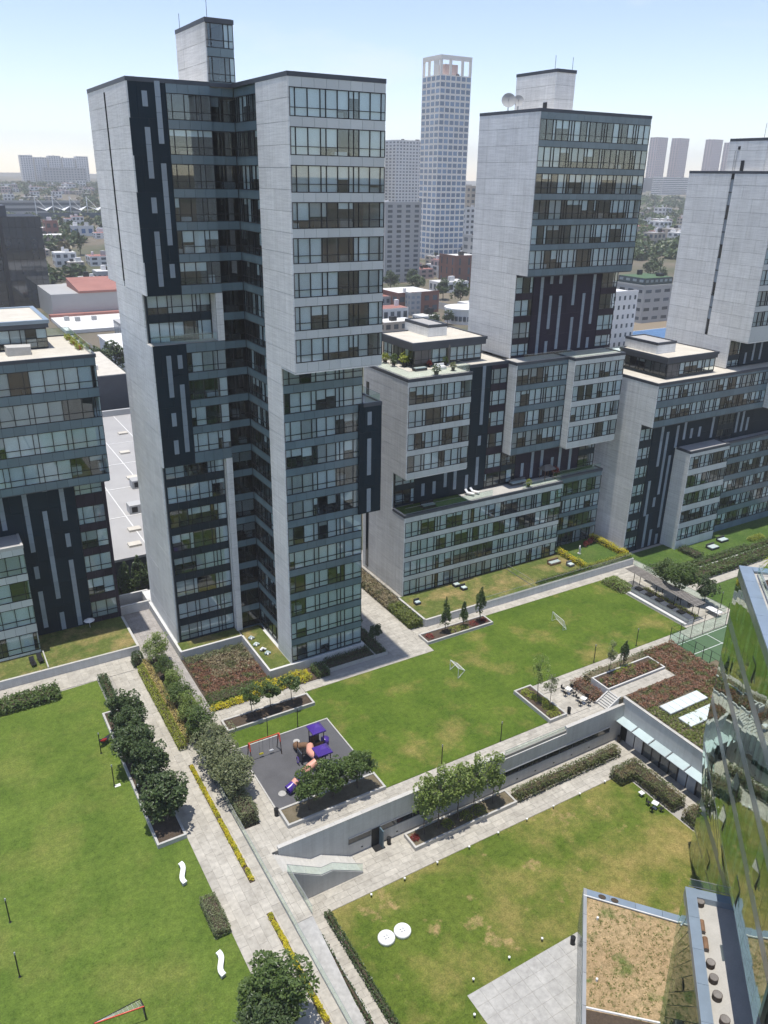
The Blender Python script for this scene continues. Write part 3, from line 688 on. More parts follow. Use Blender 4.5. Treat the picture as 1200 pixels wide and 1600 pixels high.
# glazed inner side of the right wing and the stair glass
ribbon(A, ('y', 34.95), 84.65, 91.55, allrows[:-1], 4.3, 67.95, 'spandrel_blue', [.6, 1.1, 1.1, .5, 1.2, 1.1, .5], full=.25, part=.2, room=3.6)
ribbon(A, ('y', 34.95), 84.65, 91.55, [(1.5, 3.7)], 1.2, 4.3, 'spandrel_blue', [1.4, 1.4, 1.4], full=0, part=0, room=3.6)
ribbon(A, ('x', 91.6), 32.25, 34.9, allrows, 1.2, 67.95, 'spandrel_blue', [1.0, 1.65], full=.04, part=.1, gmat='pane_dark', room=3.4)
ribbon(A, ('x', 91.3), 27.45, 32.2, ru[:6], 46.56, 67.95, 'spandrel_blue', [.55, 1.3, 1.3, .55, 1.05], full=.12, part=.25)
ribbon(A, ('x', 91.3), 27.45, 32.2, rl[:4], 26.33, 41.0, 'spandrel_blue', [.55, 1.3, 1.3, .55, 1.05], full=.6, part=.2)
ribbon(A, ('x', 93.2), 23.9, 31.3, ru[6:], 41.0, 46.56, 'spandrel_dark', PAT_B, full=.5, part=.35)
ribbon(A, ('x', 92.25), 23.9, 31.35, rl[4:], 1.2, 26.3, 'spandrel_dark', PAT_B, full=.75, part=.15)
for z0, z1 in ((46.56, 67.95), (26.33, 41.0)):
    panels(A, ('x', 91.3), 23.45, 27.42, z0, z1, 'navy', 3.35, 2.0, 'dark_panel', .12, .006, .012)
    mass(A, 'soffit', 'roofdark', 23.5, 32.2, 91.4, 93.3, z0 - .06, z0 + .05)
for z0, z1 in ((41.0, 46.5), (1.2, 26.3)): panels(A, ('x', 91.35), 31.4, 32.22, z0, z1, length=3); mass(A, 'pier', 'concrete', 31.42, 32.2, 91.55, 93.3, z0, z1)
mass(A, 'terrace_slab', 'terrace', 23.5, 31.4, 91.4, 93.3, 40.8, 41.02); mass(A, 'window_corner', 'spandrel_dark', 23.55, 23.9, 92.3, 92.5, 1.2, 26.3); mass(A, 'window_corner', 'spandrel_dark', 23.55, 23.9, 93.25, 93.5, 41, 46.5)
Y = ('y', 23.4)
panels(A, Y, 91.3, 100.45, 46.56, 67.95, length=4.6); panels(A, Y, 101.05, 109.2, 46.56, 67.95, length=4); panels(A, Y, 93.2, 105.3, 41.0, 46.56, length=4.2); panels(A, Y, 91.3, 105.3, 26.33, 41.0, length=4.2); panels(A, Y, 92.25, 105.3, 1.2, 26.33, length=4.2)
mass(A, 'slit_window', 'mirror_dark', 23.55, 23.6, 100.4, 101.1, 46.6, 67.2); MB().box(23.38, 23.5, 100.43, 100.5, 47.2, 67.3, 'frame').box(23.38, 23.5, 101.0, 101.07, 47.2, 67.3, 'frame').part('slit_frame', A); mass(A, 'slit_lintel', 'concrete', 23.42, 23.6, 100.5, 101.0, 67.3, 67.95)
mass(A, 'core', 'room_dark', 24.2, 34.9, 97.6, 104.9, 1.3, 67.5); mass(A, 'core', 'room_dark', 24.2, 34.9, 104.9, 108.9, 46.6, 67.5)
mass(A, 'rear_wall', 'concrete', 23.6, 45.2, 105.0, 105.2, 1.2, 46.4); mass(A, 'rear_wall', 'concrete', 23.6, 45.2, 109.0, 109.2, 46.4, 67.9)
strips(A, ('x', 91.3), [(24.92, 65.47, 66.94), (26.3, 62.03, 67.9), (24.92, 58.64, 63.59), (26.3, 51.87, 60.16), (24.92, 55.19, 56.79), (24.92, 47.52, 53.35), (26.3, 48.41, 49.92),
                        (25.0, 34.87, 39.81), (26.3, 38.17, 39.78), (26.3, 27.95, 36.32), (25.0, 31.35, 33.0), (25.0, 27.85, 29.63)])
# dark box hung on the right flank
panels(A, ('x', 80.2), 44.3, 47.4, 20.2, 34.3, 'navy', 3.35, 1.6, 'dark_panel', .12, .006, .012); strips(A, ('x', 80.2), [(45.42, 31.67, 33.31), (45.4, 25.25, 29.99), (45.4, 20.35, 23.5)])
mass(A, 'side_box', 'navy', 44.92, 47.39, 80.33, 90, 20.2, 34.1); roof(A, 44.92, 47.4, 80.2, 90, 34.35, 'terrace')
# roof and lift tower
roof(A, 34.6, 45.3, 76.8, 91.3, 68.12, 'roofpale', sides='flr'); roof(A, 23.4, 45.3, 91.3, 109.2, 68.13, 'roofpale', sides='flrb')
ribbon(A, ('x', 91.25), 32.1, 35.1, [(71.35, 73.6), (68.2, 70.55)], 68.1, 73.75, 'spandrel_blue', [.45, 1.15, .45], full=.5)
panels(A, ('y', 32.02), 91.25, 101.1, 68.1, 73.75, length=5); mass(A, 'lift_tower_core', 'concrete', 35.0, 35.12, 91.5, 101.1, 68.1, 73.7); mass(A, 'lift_tower_rear', 'concrete', 32.2, 35.1, 101, 101.1, 68.1, 73.7); roof(A, 32.02, 35.15, 91.2, 101.1, 74.0, 'roofpale')
MB().bar((32.6, 92, 73.9), (32.6, 92, 76.4), .03, 'frame').bar((32.4, 100.6, 73.9), (32.4, 100.6, 75.6), .03, 'frame').part('lightning_rod', A)
flush(A)
glass_rail('glass_balustrade', 'glass balustrade of the recessed terrace high on the tallest tower', [(23.6, 91.5, 41.05), (31.3, 91.5, 41.05)], 1.0)
glass_rail('glass_balustrade', 'glass balustrade on top of the navy box at the flank of the tallest tower', [(45.1, 80.35, 34.4), (47.2, 80.35, 34.4), (47.2, 89, 34.4)], .9)

# ------------------------------------------------------------ stepped complex with plum tower (centre right)
B = thing('apartment_tower', 'stepped apartment complex with plum upper facade and penthouse terraces', 'building', (77, 95, 1.2))
rp = rows_from(10.75, 3.16, 4, 2.4)
ribbon(B, ('x', 88.7), 56.65, 86.6, rp, 1.2, 14.1, 'spandrel_light', PAT_B, full=.66, part=.14); panels(B, ('y', 56.5), 88.7, 101, 1.2, 14.2, length=4.4)
ribbon(B, ('x', 91.0), 86.7, 97.7, rows_from(10.4, 3.1, 4, 2.35), 1.2, 13.8, 'spandrel_blue', PAT_C, full=.5)
roof(B, 56.5, 86.65, 88.7, 92.3, 14.35, 'terrace', sides='flr'); roof(B, 86.65, 97.75, 91.0, 93, 13.98, 'terrace', sides='fr')
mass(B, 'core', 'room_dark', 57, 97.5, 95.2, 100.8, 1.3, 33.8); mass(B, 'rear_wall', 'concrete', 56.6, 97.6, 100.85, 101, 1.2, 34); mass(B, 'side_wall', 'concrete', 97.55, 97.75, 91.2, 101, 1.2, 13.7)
# recessed storeys
ribbon(B, ('x', 92.3), 57.0, 60.4, [(17.6, 19.6), (14.6, 16.8)], 14.3, 19.9, 'spandrel_dark', PAT_C, full=.55); panels(B, ('y', 56.5), 92.3, 101, 14.2, 19.9, length=4.4)
panels(B, ('x', 92.3), 60.4, 73.3, 14.3, 19.9, 'navy', 2.8, 2.2, 'dark_panel', .12, .006, .012)
ribbon(B, ('x', 92.3), 73.4, 76.4, [(30.9, 33.2), (27.6, 29.9), (24.3, 26.6), (20.9, 23.2), (17.5, 19.8), (14.5, 16.7)], 14.3, 34.0, 'spandrel_plum', [.4, 1.25, 1.25], full=.6)
panels(B, ('x', 92.3), 67.15, 73.35, 19.9, 34.0, 'navy', 3.3, 2.1, 'dark_panel', .12, .006, .012)
ribbon(B, ('x', 92.3), 76.5, 79.4, [(17.5, 19.8), (14.5, 16.7)], 14.3, 19.9, 'spandrel_dark', PAT_C, full=.2); panels(B, ('x', 92.3), 79.45, 92.9, 14.0, 19.9, 'plum', 2.8, 2.2, 'dark_panel', .12, .006, .012)
ribbon(B, ('x', 92.3), 93.0, 96.6, [(17.5, 19.8), (14.3, 16.6)], 14.0, 19.9, 'spandrel_dark', PAT_C, full=.5)
strips(B, ('x', 92.3), [(71.7, 24.89, 33.9), (71.6, 21.62, 23.17), (71.5, 15.16, 19.78), (68.0, 28.5, 34), (67.6, 22, 27), (61.6, 15.2, 17.2), (63.6, 15.2, 17.2), (65.6, 15.9, 19.8), (67.4, 15.2, 19.8), (69.6, 14.8, 17.2),
                        (80.6, 15.0, 17.3), (82.6, 14.5, 19.8), (84.6, 14.5, 19.8), (86.9, 15.3, 17.3), (88.5, 14.5, 19.8), (90.8, 14.5, 19.8)])
# hanging boxes
r1 = [(30.65, 33.1), (27.4, 29.82), (24.1, 26.5), (20.8, 23.3)]
ribbon(B, ('x', 88.72), 56.65, 67.15, r1, 19.9, 34.0, 'spandrel_light', PAT_B, full=.5, part=.25); panels(B, ('y', 56.5), 88.72, 101, 19.9, 34.1, length=4.4); mass(B, 'soffit', 'concrete', 56.6, 67.1, 88.8, 92.4, 19.75, 19.9); mass(B, 'side_wall', 'spandrel_light', 67.05, 67.17, 88.9, 92.3, 19.95, 34)
ribbon(B, ('x', 90.4), 76.65, 86.7, [(z0 + .05, z1 + .05) for z0, z1 in r1], 19.8, 34.0, 'spandrel_blue', PAT_B); panels(B, ('y', 76.5), 90.4, 92.3, 19.8, 34.0, length=3); mass(B, 'soffit', 'roofdark', 76.6, 86.6, 90.5, 92.4, 19.65, 19.8)
ribbon(B, ('x', 88.95), 86.85, 97.3, r1, 19.8, 34.0, 'spandrel_light', PAT_B); panels(B, ('y', 86.7), 88.95, 90.4, 19.8, 34.0, length=3); mass(B, 'soffit', 'concrete', 86.8, 97.2, 89.05, 92.4, 19.65, 19.8); mass(B, 'side_wall', 'concrete', 97.15, 97.3, 89.1, 101, 19.8, 34)
roof(B, 56.5, 67.2, 88.72, 101, 34.2, 'roofpale', sides='fl'); roof(B, 67.2, 76.5, 92.3, 101, 34.19, 'roofpale', sides='f'); roof(B, 76.5, 86.7, 90.4, 94, 34.18, 'terrace', sides='fl'); roof(B, 86.7, 97.3, 88.95, 94, 34.2, 'terrace', sides='flr')
# upper tower
ribbon(B, ('x', 93.8), 78.0, 81.3, rows_from(43.6, 3.3, 3, 2.4) + [(34.4, 36.2)], 34.1, 46.3, 'spandrel_plum', PAT_C, full=.6); ribbon(B, ('x', 93.8), 95.2, 98.6, rows_from(43.6, 3.3, 3, 2.4) + [(34.4, 36.2)], 34.1, 46.3, 'spandrel_plum', PAT_C, full=.3)
panels(B, ('x', 93.8), 81.4, 95.1, 34.1, 46.3, 'plum', 3.05, 2.3, 'dark_panel', .12, .006, .012)
strips(B, ('x', 93.8), [(82.7, 34.2, 45.82), (84.5, 44.74, 45.95), (84.6, 38.01, 43.02), (86.6, 34.76, 42.91), (86.3, 44.7, 45.95), (89.2, 41.34, 45.9), (91.4, 34.56, 43.05), (93.3, 38.19, 45.8), (89.4, 34.3, 39.51), (84.5, 34.3, 36.19), (93.2, 34.4, 36.1)])
ribbon(B, ('x', 91.4), 77.95, 98.9, rows_from(64.15, 3.372, 6, 2.58), 46.35, 67.8, 'spandrel_blue', [1.2, 1.2, .55, 1.2, 1.2, .5, .5], full=.52, part=.2)
panels(B, ('y', 77.8), 91.4, 104.75, 46.35, 67.8, length=4.6); panels(B, ('y', 77.8), 93.8, 104.75, 34.1, 46.35, length=4.6)
mass(B, 'soffit', 'roofdark', 77.9, 98.8, 91.5, 94, 46.2, 46.35); mass(B, 'core', 'room_dark', 78.3, 98.6, 98.5, 104.5, 34.2, 67.5); mass(B, 'rear_wall', 'concrete', 78, 98.8, 104.6, 104.75, 34, 67.7); mass(B, 'side_wall', 'concrete', 98.75, 98.9, 91.5, 104.7, 46.4, 67.7)
roof(B, 77.8, 98.9, 91.4, 104.75, 67.98, 'roofpale')
panels(B, ('x', 95.5), 83.8, 87.2, 67.9, 73.1, length=4, course=1.7); panels(B, ('y', 83.7), 95.5, 104.2, 67.9, 73.1, length=4.5, course=1.7); mass(B, 'plant_room', 'concrete', 83.95, 87.2, 95.8, 104.2, 67.9, 73); roof(B, 83.7, 87.25, 95.45, 104.25, 73.35, 'roofpale')
MB().bar((86.9, 96, 73.3), (86.9, 96, 75), .03, 'frame').bar((84.6, 97, 73.3), (84.6, 97, 75.2), .03, 'frame').part('lightning_rod', B); mass(B, 'hatch', 'frame', 83.62, 83.7, 97.0, 97.8, 68.4, 69.3)
# slit windows of the side wall
for z0, z1, y0 in ((1.6, 12.6, 99.2), (28.4, 31.6, 99.4)):
    mass(B, 'slit_window', 'mirror_dark', 56.44, 56.5, y0, y0 + .55, z0, z1); MB().box(56.4, 56.5, y0 - .07, y0, z0, z1, 'frame').box(56.4, 56.5, y0 + .55, y0 + .62, z0, z1, 'frame').part('slit_frame', B)
# penthouse
ribbon(B, ('x', 95.0), 61.3, 73.3, [(34.5, 36.5)], 34.2, 36.6, 'spandrel_dark', PAT_C, slabs=False, room=3); ribbon(B, ('y', 61.2), 95.05, 103.4, [(34.5, 36.5)], 34.2, 36.6, 'spandrel_dark', PAT_C, slabs=False, room=3)
mass(B, 'penthouse_fascia', 'roofdark', 60.7, 73.6, 94.4, 103.7, 36.6, 37.5); roof(B, 60.6, 73.7, 94.3, 103.8, 37.72, 'roofpale'); mass(B, 'penthouse_core', 'room_dark', 64.4, 73.2, 98.2, 103.3, 34.2, 36.6)
panels(B, ('y', 65.7), 98.1, 104.6, 37.4, 39.1, length=3.4, course=1.7); panels(B, ('x', 98.1), 65.85, 69.0, 37.4, 39.1, length=3.4, course=1.7); mass(B, 'plant_room', 'concrete', 65.9, 69, 98.3, 104.5, 37.4, 39.0); roof(B, 65.7, 69.05, 98.1, 104.6, 39.3, 'grey_roof')
flush(B)
glass_rail('glass_balustrade', 'glass balustrade around the planted penthouse terrace of the stepped complex', [(56.75, 100, 34.25), (56.75, 89.0, 34.25), (66.9, 89.0, 34.25), (66.9, 92.2, 34.25)], .95)
glass_rail('glass_balustrade', 'glass balustrade along the broad podium terrace of the stepped complex', [(56.8, 89.0, 14.4), (72.6, 89.0, 14.4)], .95); glass_rail('glass_balustrade', 'glass balustrade beside the pergola on the podium terrace', [(78.5, 89.0, 14.4), (86.4, 89.0, 14.4)], .95)
glass_rail('glass_balustrade', 'glass balustrade on the roof above the light boxes below the plum facade', [(78, 90.7, 34.25), (86.9, 90.7, 34.25), (86.9, 89.3, 34.25), (97, 89.3, 34.25)], .95)
glass_rail('glass_balustrade', 'glass balustrade on the lower dark wing of the stepped complex', [(87, 91.3, 14.0), (97.5, 91.3, 14.0)], .95)

# ------------------------------------------------------------ right-hand complex
E_ = thing('apartment_tower', 'right apartment complex with slit window tower and long upper storeys', 'building', (112, 90, -1.2))
panels(E_, ('y', 100.8), 86.8, 92.2, -1.2, 22.4, length=4.2); panels(E_, ('y', 100.8), 84.5, 92.2, 22.4, 29.55, length=4.2); panels(E_, ('y', 100.8), 92.2, 100, -1.2, 29.55, length=4.2)
rE = rows_from(26.75, 3.3, 2, 2.15)
ribbon(E_, ('x', 84.5), 100.95, 129, rE, 22.4, 29.5, 'spandrel_blue', PAT_B, full=.7); mass(E_, 'soffit', 'roofdark', 100.9, 129, 84.6, 87, 22.25, 22.4)
rows8 = rows_from(19.4, 3.3, 7, 2.1)
ribbon(E_, ('x', 86.8), 100.95, 103.9, rows8, -1.2, 22.3, 'spandrel_dark', PAT_C, full=.75); panels(E_, ('x', 86.8), 104, 145, -1.2, 22.3, 'navy', 3.35, 2.2, 'dark_panel', .12, .006, .012)
strips(E_, ('x', 86.8), [(104.7, 5.2, 11.8), (106.0, 14.2, 21.8), (107.4, 8.8, 20.2), (105.4, -1.0, 5.4), (108.8, 2.2, 15.8), (107.0, -1.0, 2.2), (108.7, -1, 1), (106.6, 6.6, 8.4), (109.8, 17, 21), (111.6, 18.2, 22), (113.4, 18.2, 20), (115.5, 18.2, 20), (118.8, 17.5, 22), (125.5, 17.5, 22), (127, 17.5, 22), (128.5, 17.5, 20)], .6)
ribbon(E_, ('x', 86.75), 120.5, 124.8, [(19.6, 21.6), (16.6, 18.6)], 16.4, 22.2, 'spandrel_dark', PAT_C, full=.6)
ribbon(E_, ('x', 83.5), 110.35, 120.3, rows_from(13.9, 3.33, 5, 2.25), -1.2, 17.0, 'spandrel_light', PAT_B, full=.5); panels(E_, ('y', 110.2), 83.5, 86.8, -1.2, 17.1, length=3.6); roof(E_, 110.2, 120.3, 83.5, 86.8, 17.2, 'grey_roof', sides='flr'); mass(E_, 'side_wall', 'spandrel_light', 120.2, 120.32, 83.6, 85.2, -1.2, 17)
ribbon(E_, ('x', 85.2), 120.4, 145, rows_from(13.4, 3.3, 5, 2.2), -1.2, 16.5, 'spandrel_blue', PAT_B, full=.55); roof(E_, 120.3, 145, 85.2, 86.8, 16.7, 'grey_roof', sides='f')
panels(E_, ('y', 128.9), 82.8, 84.5, 22.4, 29.5, length=3); ribbon(E_, ('x', 82.8), 129.1, 145, rE, 22.4, 29.5, 'spandrel_light', PAT_B)
mass(E_, 'core', 'room_dark', 101.3, 145, 91.6, 100, -1.2, 29.3); mass(E_, 'rear_wall', 'concrete', 101, 145, 100, 100.2, -1.2, 29.4)
roof(E_, 100.8, 145, 84.5, 100, 29.68, 'roofpale', sides='fl')
ribbon(E_, ('x', 86.6), 104.7, 116.4, [(30.0, 32.0)], 29.65, 32.1, 'spandrel_dark', PAT_C, slabs=False, room=3); ribbon(E_, ('y', 104.6), 86.65, 96.4, [(30.0, 32.0)], 29.65, 32.1, 'spandrel_dark', PAT_C, slabs=False, room=3, gmat='pane_dark', full=.2)
mass(E_, 'penthouse_fascia', 'roofdark', 104.4, 116.6, 86.4, 96.7, 32.1, 32.9); roof(E_, 104.3, 116.7, 86.3, 96.8, 33.1, 'roofpale'); mass(E_, 'penthouse_core', 'room_dark', 107.8, 116.2, 89.8, 96.3, 29.6, 32.1)
panels(E_, ('y', 105.6), 90, 97, 32.9, 34.6, length=3.4, course=1.7); panels(E_, ('x', 89.9), 105.75, 110, 32.9, 34.6, length=3.4, course=1.7); mass(E_, 'plant_room', 'concrete', 105.8, 110, 90.1, 97, 32.9, 34.5); roof(E_, 105.6, 110.05, 89.9, 97, 34.8, 'grey_roof')
YE = ('y', 120.4)
panels(E_, YE, 87.3, 101.2, 29.65, 34.6, length=4.6); panels(E_, YE, 83.9, 92.1, 34.6, 60.85, length=4.6); panels(E_, YE, 92.75, 101.25, 34.6, 60.85, length=4.6)
for i in range(12):
    z0 = 35.3 + i * 2.05; mass(E_, 'slit_window', 'strip' if i % 3 else 'mirror_dark', 120.52, 120.56, 92.14, 92.7, z0, z0 + 1.9); mass(E_, 'slit_bar', 'frame', 120.45, 120.6, 92.1, 92.75, z0 + 1.9, z0 + 2.05)
mass(E_, 'slit_back', 'black', 120.56, 120.7, 92.05, 92.8, 34.6, 60.85)
ribbon(E_, ('x', 83.9), 120.6, 140, rows_from(57.2, 3.33, 7, 2.4), 34.6, 60.8, 'spandrel_light', PAT_B); ribbon(E_, ('x', 87.3), 120.6, 123.6, [(31.8, 34.2), (29.9, 31.0)], 29.7, 34.5, 'spandrel_dark', PAT_C, full=.5); panels(E_, ('x', 87.3), 123.7, 140, 29.7, 34.5, 'navy', 2.4, 2.2, 'dark_panel', .12, .006, .012)
strips(E_, ('x', 87.3), [(125, 30, 32), (127, 30.4, 34.4), (129, 30.4, 34.4)], .5)
mass(E_, 'soffit', 'concrete', 120.5, 140, 84, 87.4, 34.45, 34.6); mass(E_, 'core', 'room_dark', 121, 140, 91.5, 101, 29.7, 60.6); mass(E_, 'rear_wall', 'concrete', 120.6, 140, 101.05, 101.25, 29.6, 60.8); roof(E_, 120.4, 140, 83.9, 101.25, 61.0, 'roofpale')
panels(E_, ('y', 121.6), 88, 95, 60.95, 65.6, length=4, course=1.6); mass(E_, 'plant_room', 'concrete', 121.8, 130, 88, 95, 60.9, 65.5); roof(E_, 121.6, 130, 88, 95, 65.85, 'roofpale')
mass(E_, 'vent_hatch', 'frame', 121.5, 121.6, 92.8, 93.2, 64.2, 64.7); mass(E_, 'plant_door', 'frame', 121.5, 121.6, 91.6, 92.2, 61, 62.6)
MB().bar((121.5, 93.6, 61), (121.5, 93.6, 64), .03, 'frame_light').bar((121.5, 93.2, 61), (121.5, 93.2, 64), .03, 'frame_light').part('roof_ladder', E_); MB().bar((121.9, 89, 65.8), (121.9, 89, 68), .03, 'frame').part('lightning_rod', E_)
flush(E_)

# ------------------------------------------------------------ left-hand block
Lb = thing('apartment_block', 'apartment block at the left picture edge with navy wall and roof terrace', 'building', (5, 103, 1.2))
rLu = [(34.9, 37.65), (31.2, 33.8), (27.45, 30.1), (23.75, 26.35)]
ribbon(Lb, ('x', 100.0), -12, 18.8, rLu, 22.78, 38.75, 'spandrel_blue', [1.6, 1.6, .65, 1.6, 1.6, .6], full=.5, part=.22); mass(Lb, 'soffit', 'roofdark', -12, 18.7, 100.1, 103.3, 22.65, 22.8); mass(Lb, 'side_wall', 'concrete', 18.65, 18.8, 100.2, 114.5, 22.8, 38.7)
ribbon(Lb, ('x', 103.15), 14.75, 18.2, [(20.2, 22.5)] + rows_from(16.0, 3.53, 5, 2.55), 1.2, 22.7, 'spandrel_plum', [.65, 1.35, 1.35], full=.85); mass(Lb, 'corner_pier', 'spandrel_plum', 18.2, 18.6, 103.15, 103.5, 1.2, 22.7); panels(Lb, ('x', 103.15), -12, 14.7, 1.2, 22.7, 'navy', 3.5, 2.25, 'dark_panel', .12, .006, .012); mass(Lb, 'side_wall', 'concrete', 18.45, 18.6, 103.5, 114.5, 1.2, 22.7)
strips(Lb, ('x', 103.15), [(8.4, 13.48, 22.5), (10.5, 6.1, 18.89), (12.85, 17.07, 22.5), (12.8, 13.31, 15.26), (12.75, 1.38, 11.4), (8.4, 9.61, 11.43), (8.4, 2.19, 7.74), (10.6, 1.3, 3.99), (5.6, 17.2, 22.5), (10.9, 21.5, 22.6)], .58, 1.3)
ribbon(Lb, ('x', 98.9), -12, 7.25, rows_from(12.7, 3.6, 4, 2.65)[:3] + [(1.6, 4.3)], 1.2, 16.3, 'spandrel_light', [1.6, 1.6, .6], full=.75, part=.1); mass(Lb, 'side_wall', 'spandrel_light', 7.1, 7.27, 99.05, 103.2, 1.2, 16.2); roof(Lb, -12, 7.28, 98.9, 103.1, 16.6, 'grey_roof', sides='fr', pm='coping')
mass(Lb, 'core', 'room_dark', -12, 18.2, 108, 114.3, 1.3, 38.4); mass(Lb, 'rear_wall', 'concrete', -12, 18.5, 114.3, 114.5, 1.2, 38.6); roof(Lb, -12, 18.9, 100.0, 114.5, 38.98, 'roofpale', sides='frb')
ribbon(Lb, ('x', 106.9), -12, 14.7, [(38.95, 41.3)], 38.85, 41.4, 'spandrel_dark', PAT_C, slabs=False, room=3, full=.45); mass(Lb, 'penthouse_fascia', 'roofdark', -12, 15.0, 106.6, 118.4, 41.4, 42.15); roof(Lb, -12, 15.1, 106.45, 118.8, 42.35, 'roofpale', pm='steel_blue', par=.5); mass(Lb, 'penthouse_core', 'room_dark', -12, 14.5, 110.2, 118, 38.8, 41.4); mass(Lb, 'penthouse_side', 'wood', 14.6, 14.75, 107.1, 110, 38.9, 41.4)
flush(Lb)
glass_rail('glass_balustrade', 'glass balustrade along the right edge of the left block roof terrace', [(18.5, 100.4, 39.0), (18.5, 114.2, 39.0), (15.2, 114.2, 39.0)], 1.0)

# ------------------------------------------------------------ planters, terraces and garden walls
def planter(label, x0, x1, y0, y1, z, h=.4, t=.22, mat='coping', soil='soil', low=None):
    o = thing('planter', label, 'planter', ((x0 + x1) / 2, (y0 + y1) / 2, z))
    zb = z - .03 if low is None else low
    box('planter_wall', mat, o, x0, x1, y0, y0 + t, zb, z + h); box('planter_wall', mat, o, x0, x1, y1 - t, y1, zb, z + h)
    box('planter_wall', mat, o, x0, x0 + t, y0 + t, y1 - t, zb, z + h - .002); box('planter_wall', mat, o, x1 - t, x1, y0 + t, y1 - t, zb, z + h - .002)
    box('soil_bed', soil, o, x0 + t, x1 - t, y0 + t, y1 - t, zb, z + h - .1); return o
planter('long stone planter with three round trees beside the playground', 23.15, 34.3, 55.95, 58.5, 0, .42, soil='soil_dry')
planter('long pale planter with three small trees behind the swings', 23.05, 34.15, 72.6, 74.9, 0, .4)
planter('stone planter holding the row of dark magnolia trees', 11.35, 14.2, 59.75, 82.9, 0, .45)
planter('narrow planter with dark shrubs at the top of the left lawn', 12.45, 13.7, 83, 91, 0, .3, .12)
planter('sunken court planter with slim light green trees beside the retaining wall', 35.0, 48.4, 51.1, 53.35, LOW, .45, soil='soil_dry')
planter('planter with lime shrubs and a thin tree beside the two white tables', 56.75, 59.45, 55.85, 62.65, 0, .45)
planter('planter with three conifers in front of the stepped complex', 53.6, 64.9, 77.3, 79.7, 0, .35)
planter('narrow planter strip with dark plants along the ramp edge', 20.95, 21.55, 26, 45.7, -2.4, .3, .08, low=LOW)
planter('low planter with dark grasses in front of the tallest tower', 38.7, 45.7, 77.9, 80.0, 0, .55, .12)
planter('low planter at the right foot of the tallest tower', 45.7, 47.6, 77.9, 86, 0, .45, .12)
rub = structure('playground_surface', MB().box(23.2, 34.15, 58.5, 69.6, -.055, .012, 'rubber'))
for a in ((23.05, 23.2, 58.5, 69.65), (34.15, 34.28, 58.5, 69.65)): box('kerb', 'coping', rub, *a, -.05, .07)
box('kerb', 'coping', rub, 23.2, 34.15, 69.5, 69.64, -.05, .07)
for x, y, r_ in ((24.6, 60.74, .42), (29.37, 67.6, .38)): MB().cyl((x, y), r_, .012, .022, 'paver_grey', 20).part('worn_disc', rub)
# raised plinths of the buildings and their little gardens
wall('terrace_wall', 'grey terrace wall along the path below the left block lawn', 'concrete_low', [(-30, 18.75, 94.2, 94.45, -.05, 1.12), (18.5, 18.75, 94.45, 103, -.05, 1.12)], 'coping')
lawn('lawn_left_block', [(-30, 94.45), (18.5, 94.45), (18.5, 103.3), (-30, 103.3)], 1.15, 'lawn_small'); structure('left_block_terrace_base', MB().box(-30, 18.5, 94.45, 114, -.06, 1.1, 'joint'))
structure('tower_terrace_base', MB().box(23.0, 34.9, 90.0, 109, -.06, 1.2, 'concrete_low').box(31.6, 45.2, 80.2, 105, -.06, 1.2, 'concrete_low'))
lawn('lawn_tower_terrace', [(23.3, 90.2), (31.5, 90.2), (31.5, 92.3), (23.3, 92.3)], 1.235, 'lawn_small'); lawn('lawn_tower_nook', [(31.75, 80.5), (34.55, 80.5), (34.55, 91.5), (31.75, 91.5)], 1.235, 'lawn_small')
wall('terrace_wall', 'pale low wall edging the small lawn in the tower inner corner', 'white_wall', [(31.45, 31.7, 80.1, 89.8, -.05, 1.3), (23.0, 31.5, 89.8, 90.1, -.05, 1.3), (31.7, 34.5, 80.1, 80.45, -.05, 1.3)])
wall('terrace_wall', 'grey wall below the stepped complex gardens beside the upper path', 'concrete_low', [(55.9, 97.4, 81.3, 81.55, -.05, 1.1), (55.75, 56.0, 81.55, 88.6, -.05, 1.1)], 'coping')
structure('complex_terrace_base', MB().box(56.0, 97.4, 81.55, 101, -.06, 1.12, 'joint'))
lawn('lawn_complex_left', [(56.05, 81.6), (76.0, 81.6), (76.0, 88.75), (56.05, 88.75)], 1.18, 'lawn_small'); lawn('lawn_complex_mid', [(76.1, 81.6), (87.1, 81.6), (87.1, 91), (76.1, 91)], 1.18, 'lawn_small'); lawn('lawn_complex_right', [(87.2, 81.6), (97.3, 81.6), (97.3, 91), (87.2, 91)], 1.18, 'lawn_green')
glass_rail('glass_balustrade', 'low glass fence dividing the two dry gardens of the stepped complex', [(76.05, 81.7, 1.18), (76.05, 88.6, 1.18)], .9); glass_rail('glass_balustrade', 'glass fence on the wall along the stepped complex gardens', [(66, 81.4, 1.15), (97.2, 81.4, 1.15)], .85, 2.4)
structure('right_garden_base', MB().box(97.6, 150, 76.5, 101, -5, -1.18, 'joint')); lawn('lawn_right_gardens', [(97.9, 78.3), (145, 76.6), (145, 86), (97.9, 86)], -1.1, 'lawn_green'); lawn('lawn_right_lower', [(98.5, 56), (145, 56), (145, 71.3), (98.5, 71.3)], -1.25, 'lawn_green')
structure('right_path', MB().box(98.5, 145, 71.35, 73.0, -1.4, -1.2, 'paver'))
wall('terrace_wall', 'low white wall beside the long clipped hedges of the right gardens', 'white_wall', [(104, 145, 75.9, 76.15, -1.3, -.6)])
glass_rail('glass_balustrade', 'glass balustrade closing the upper path beside the right gardens', [(97.45, 81.2, 0), (97.45, 63, 0)], 1.0)

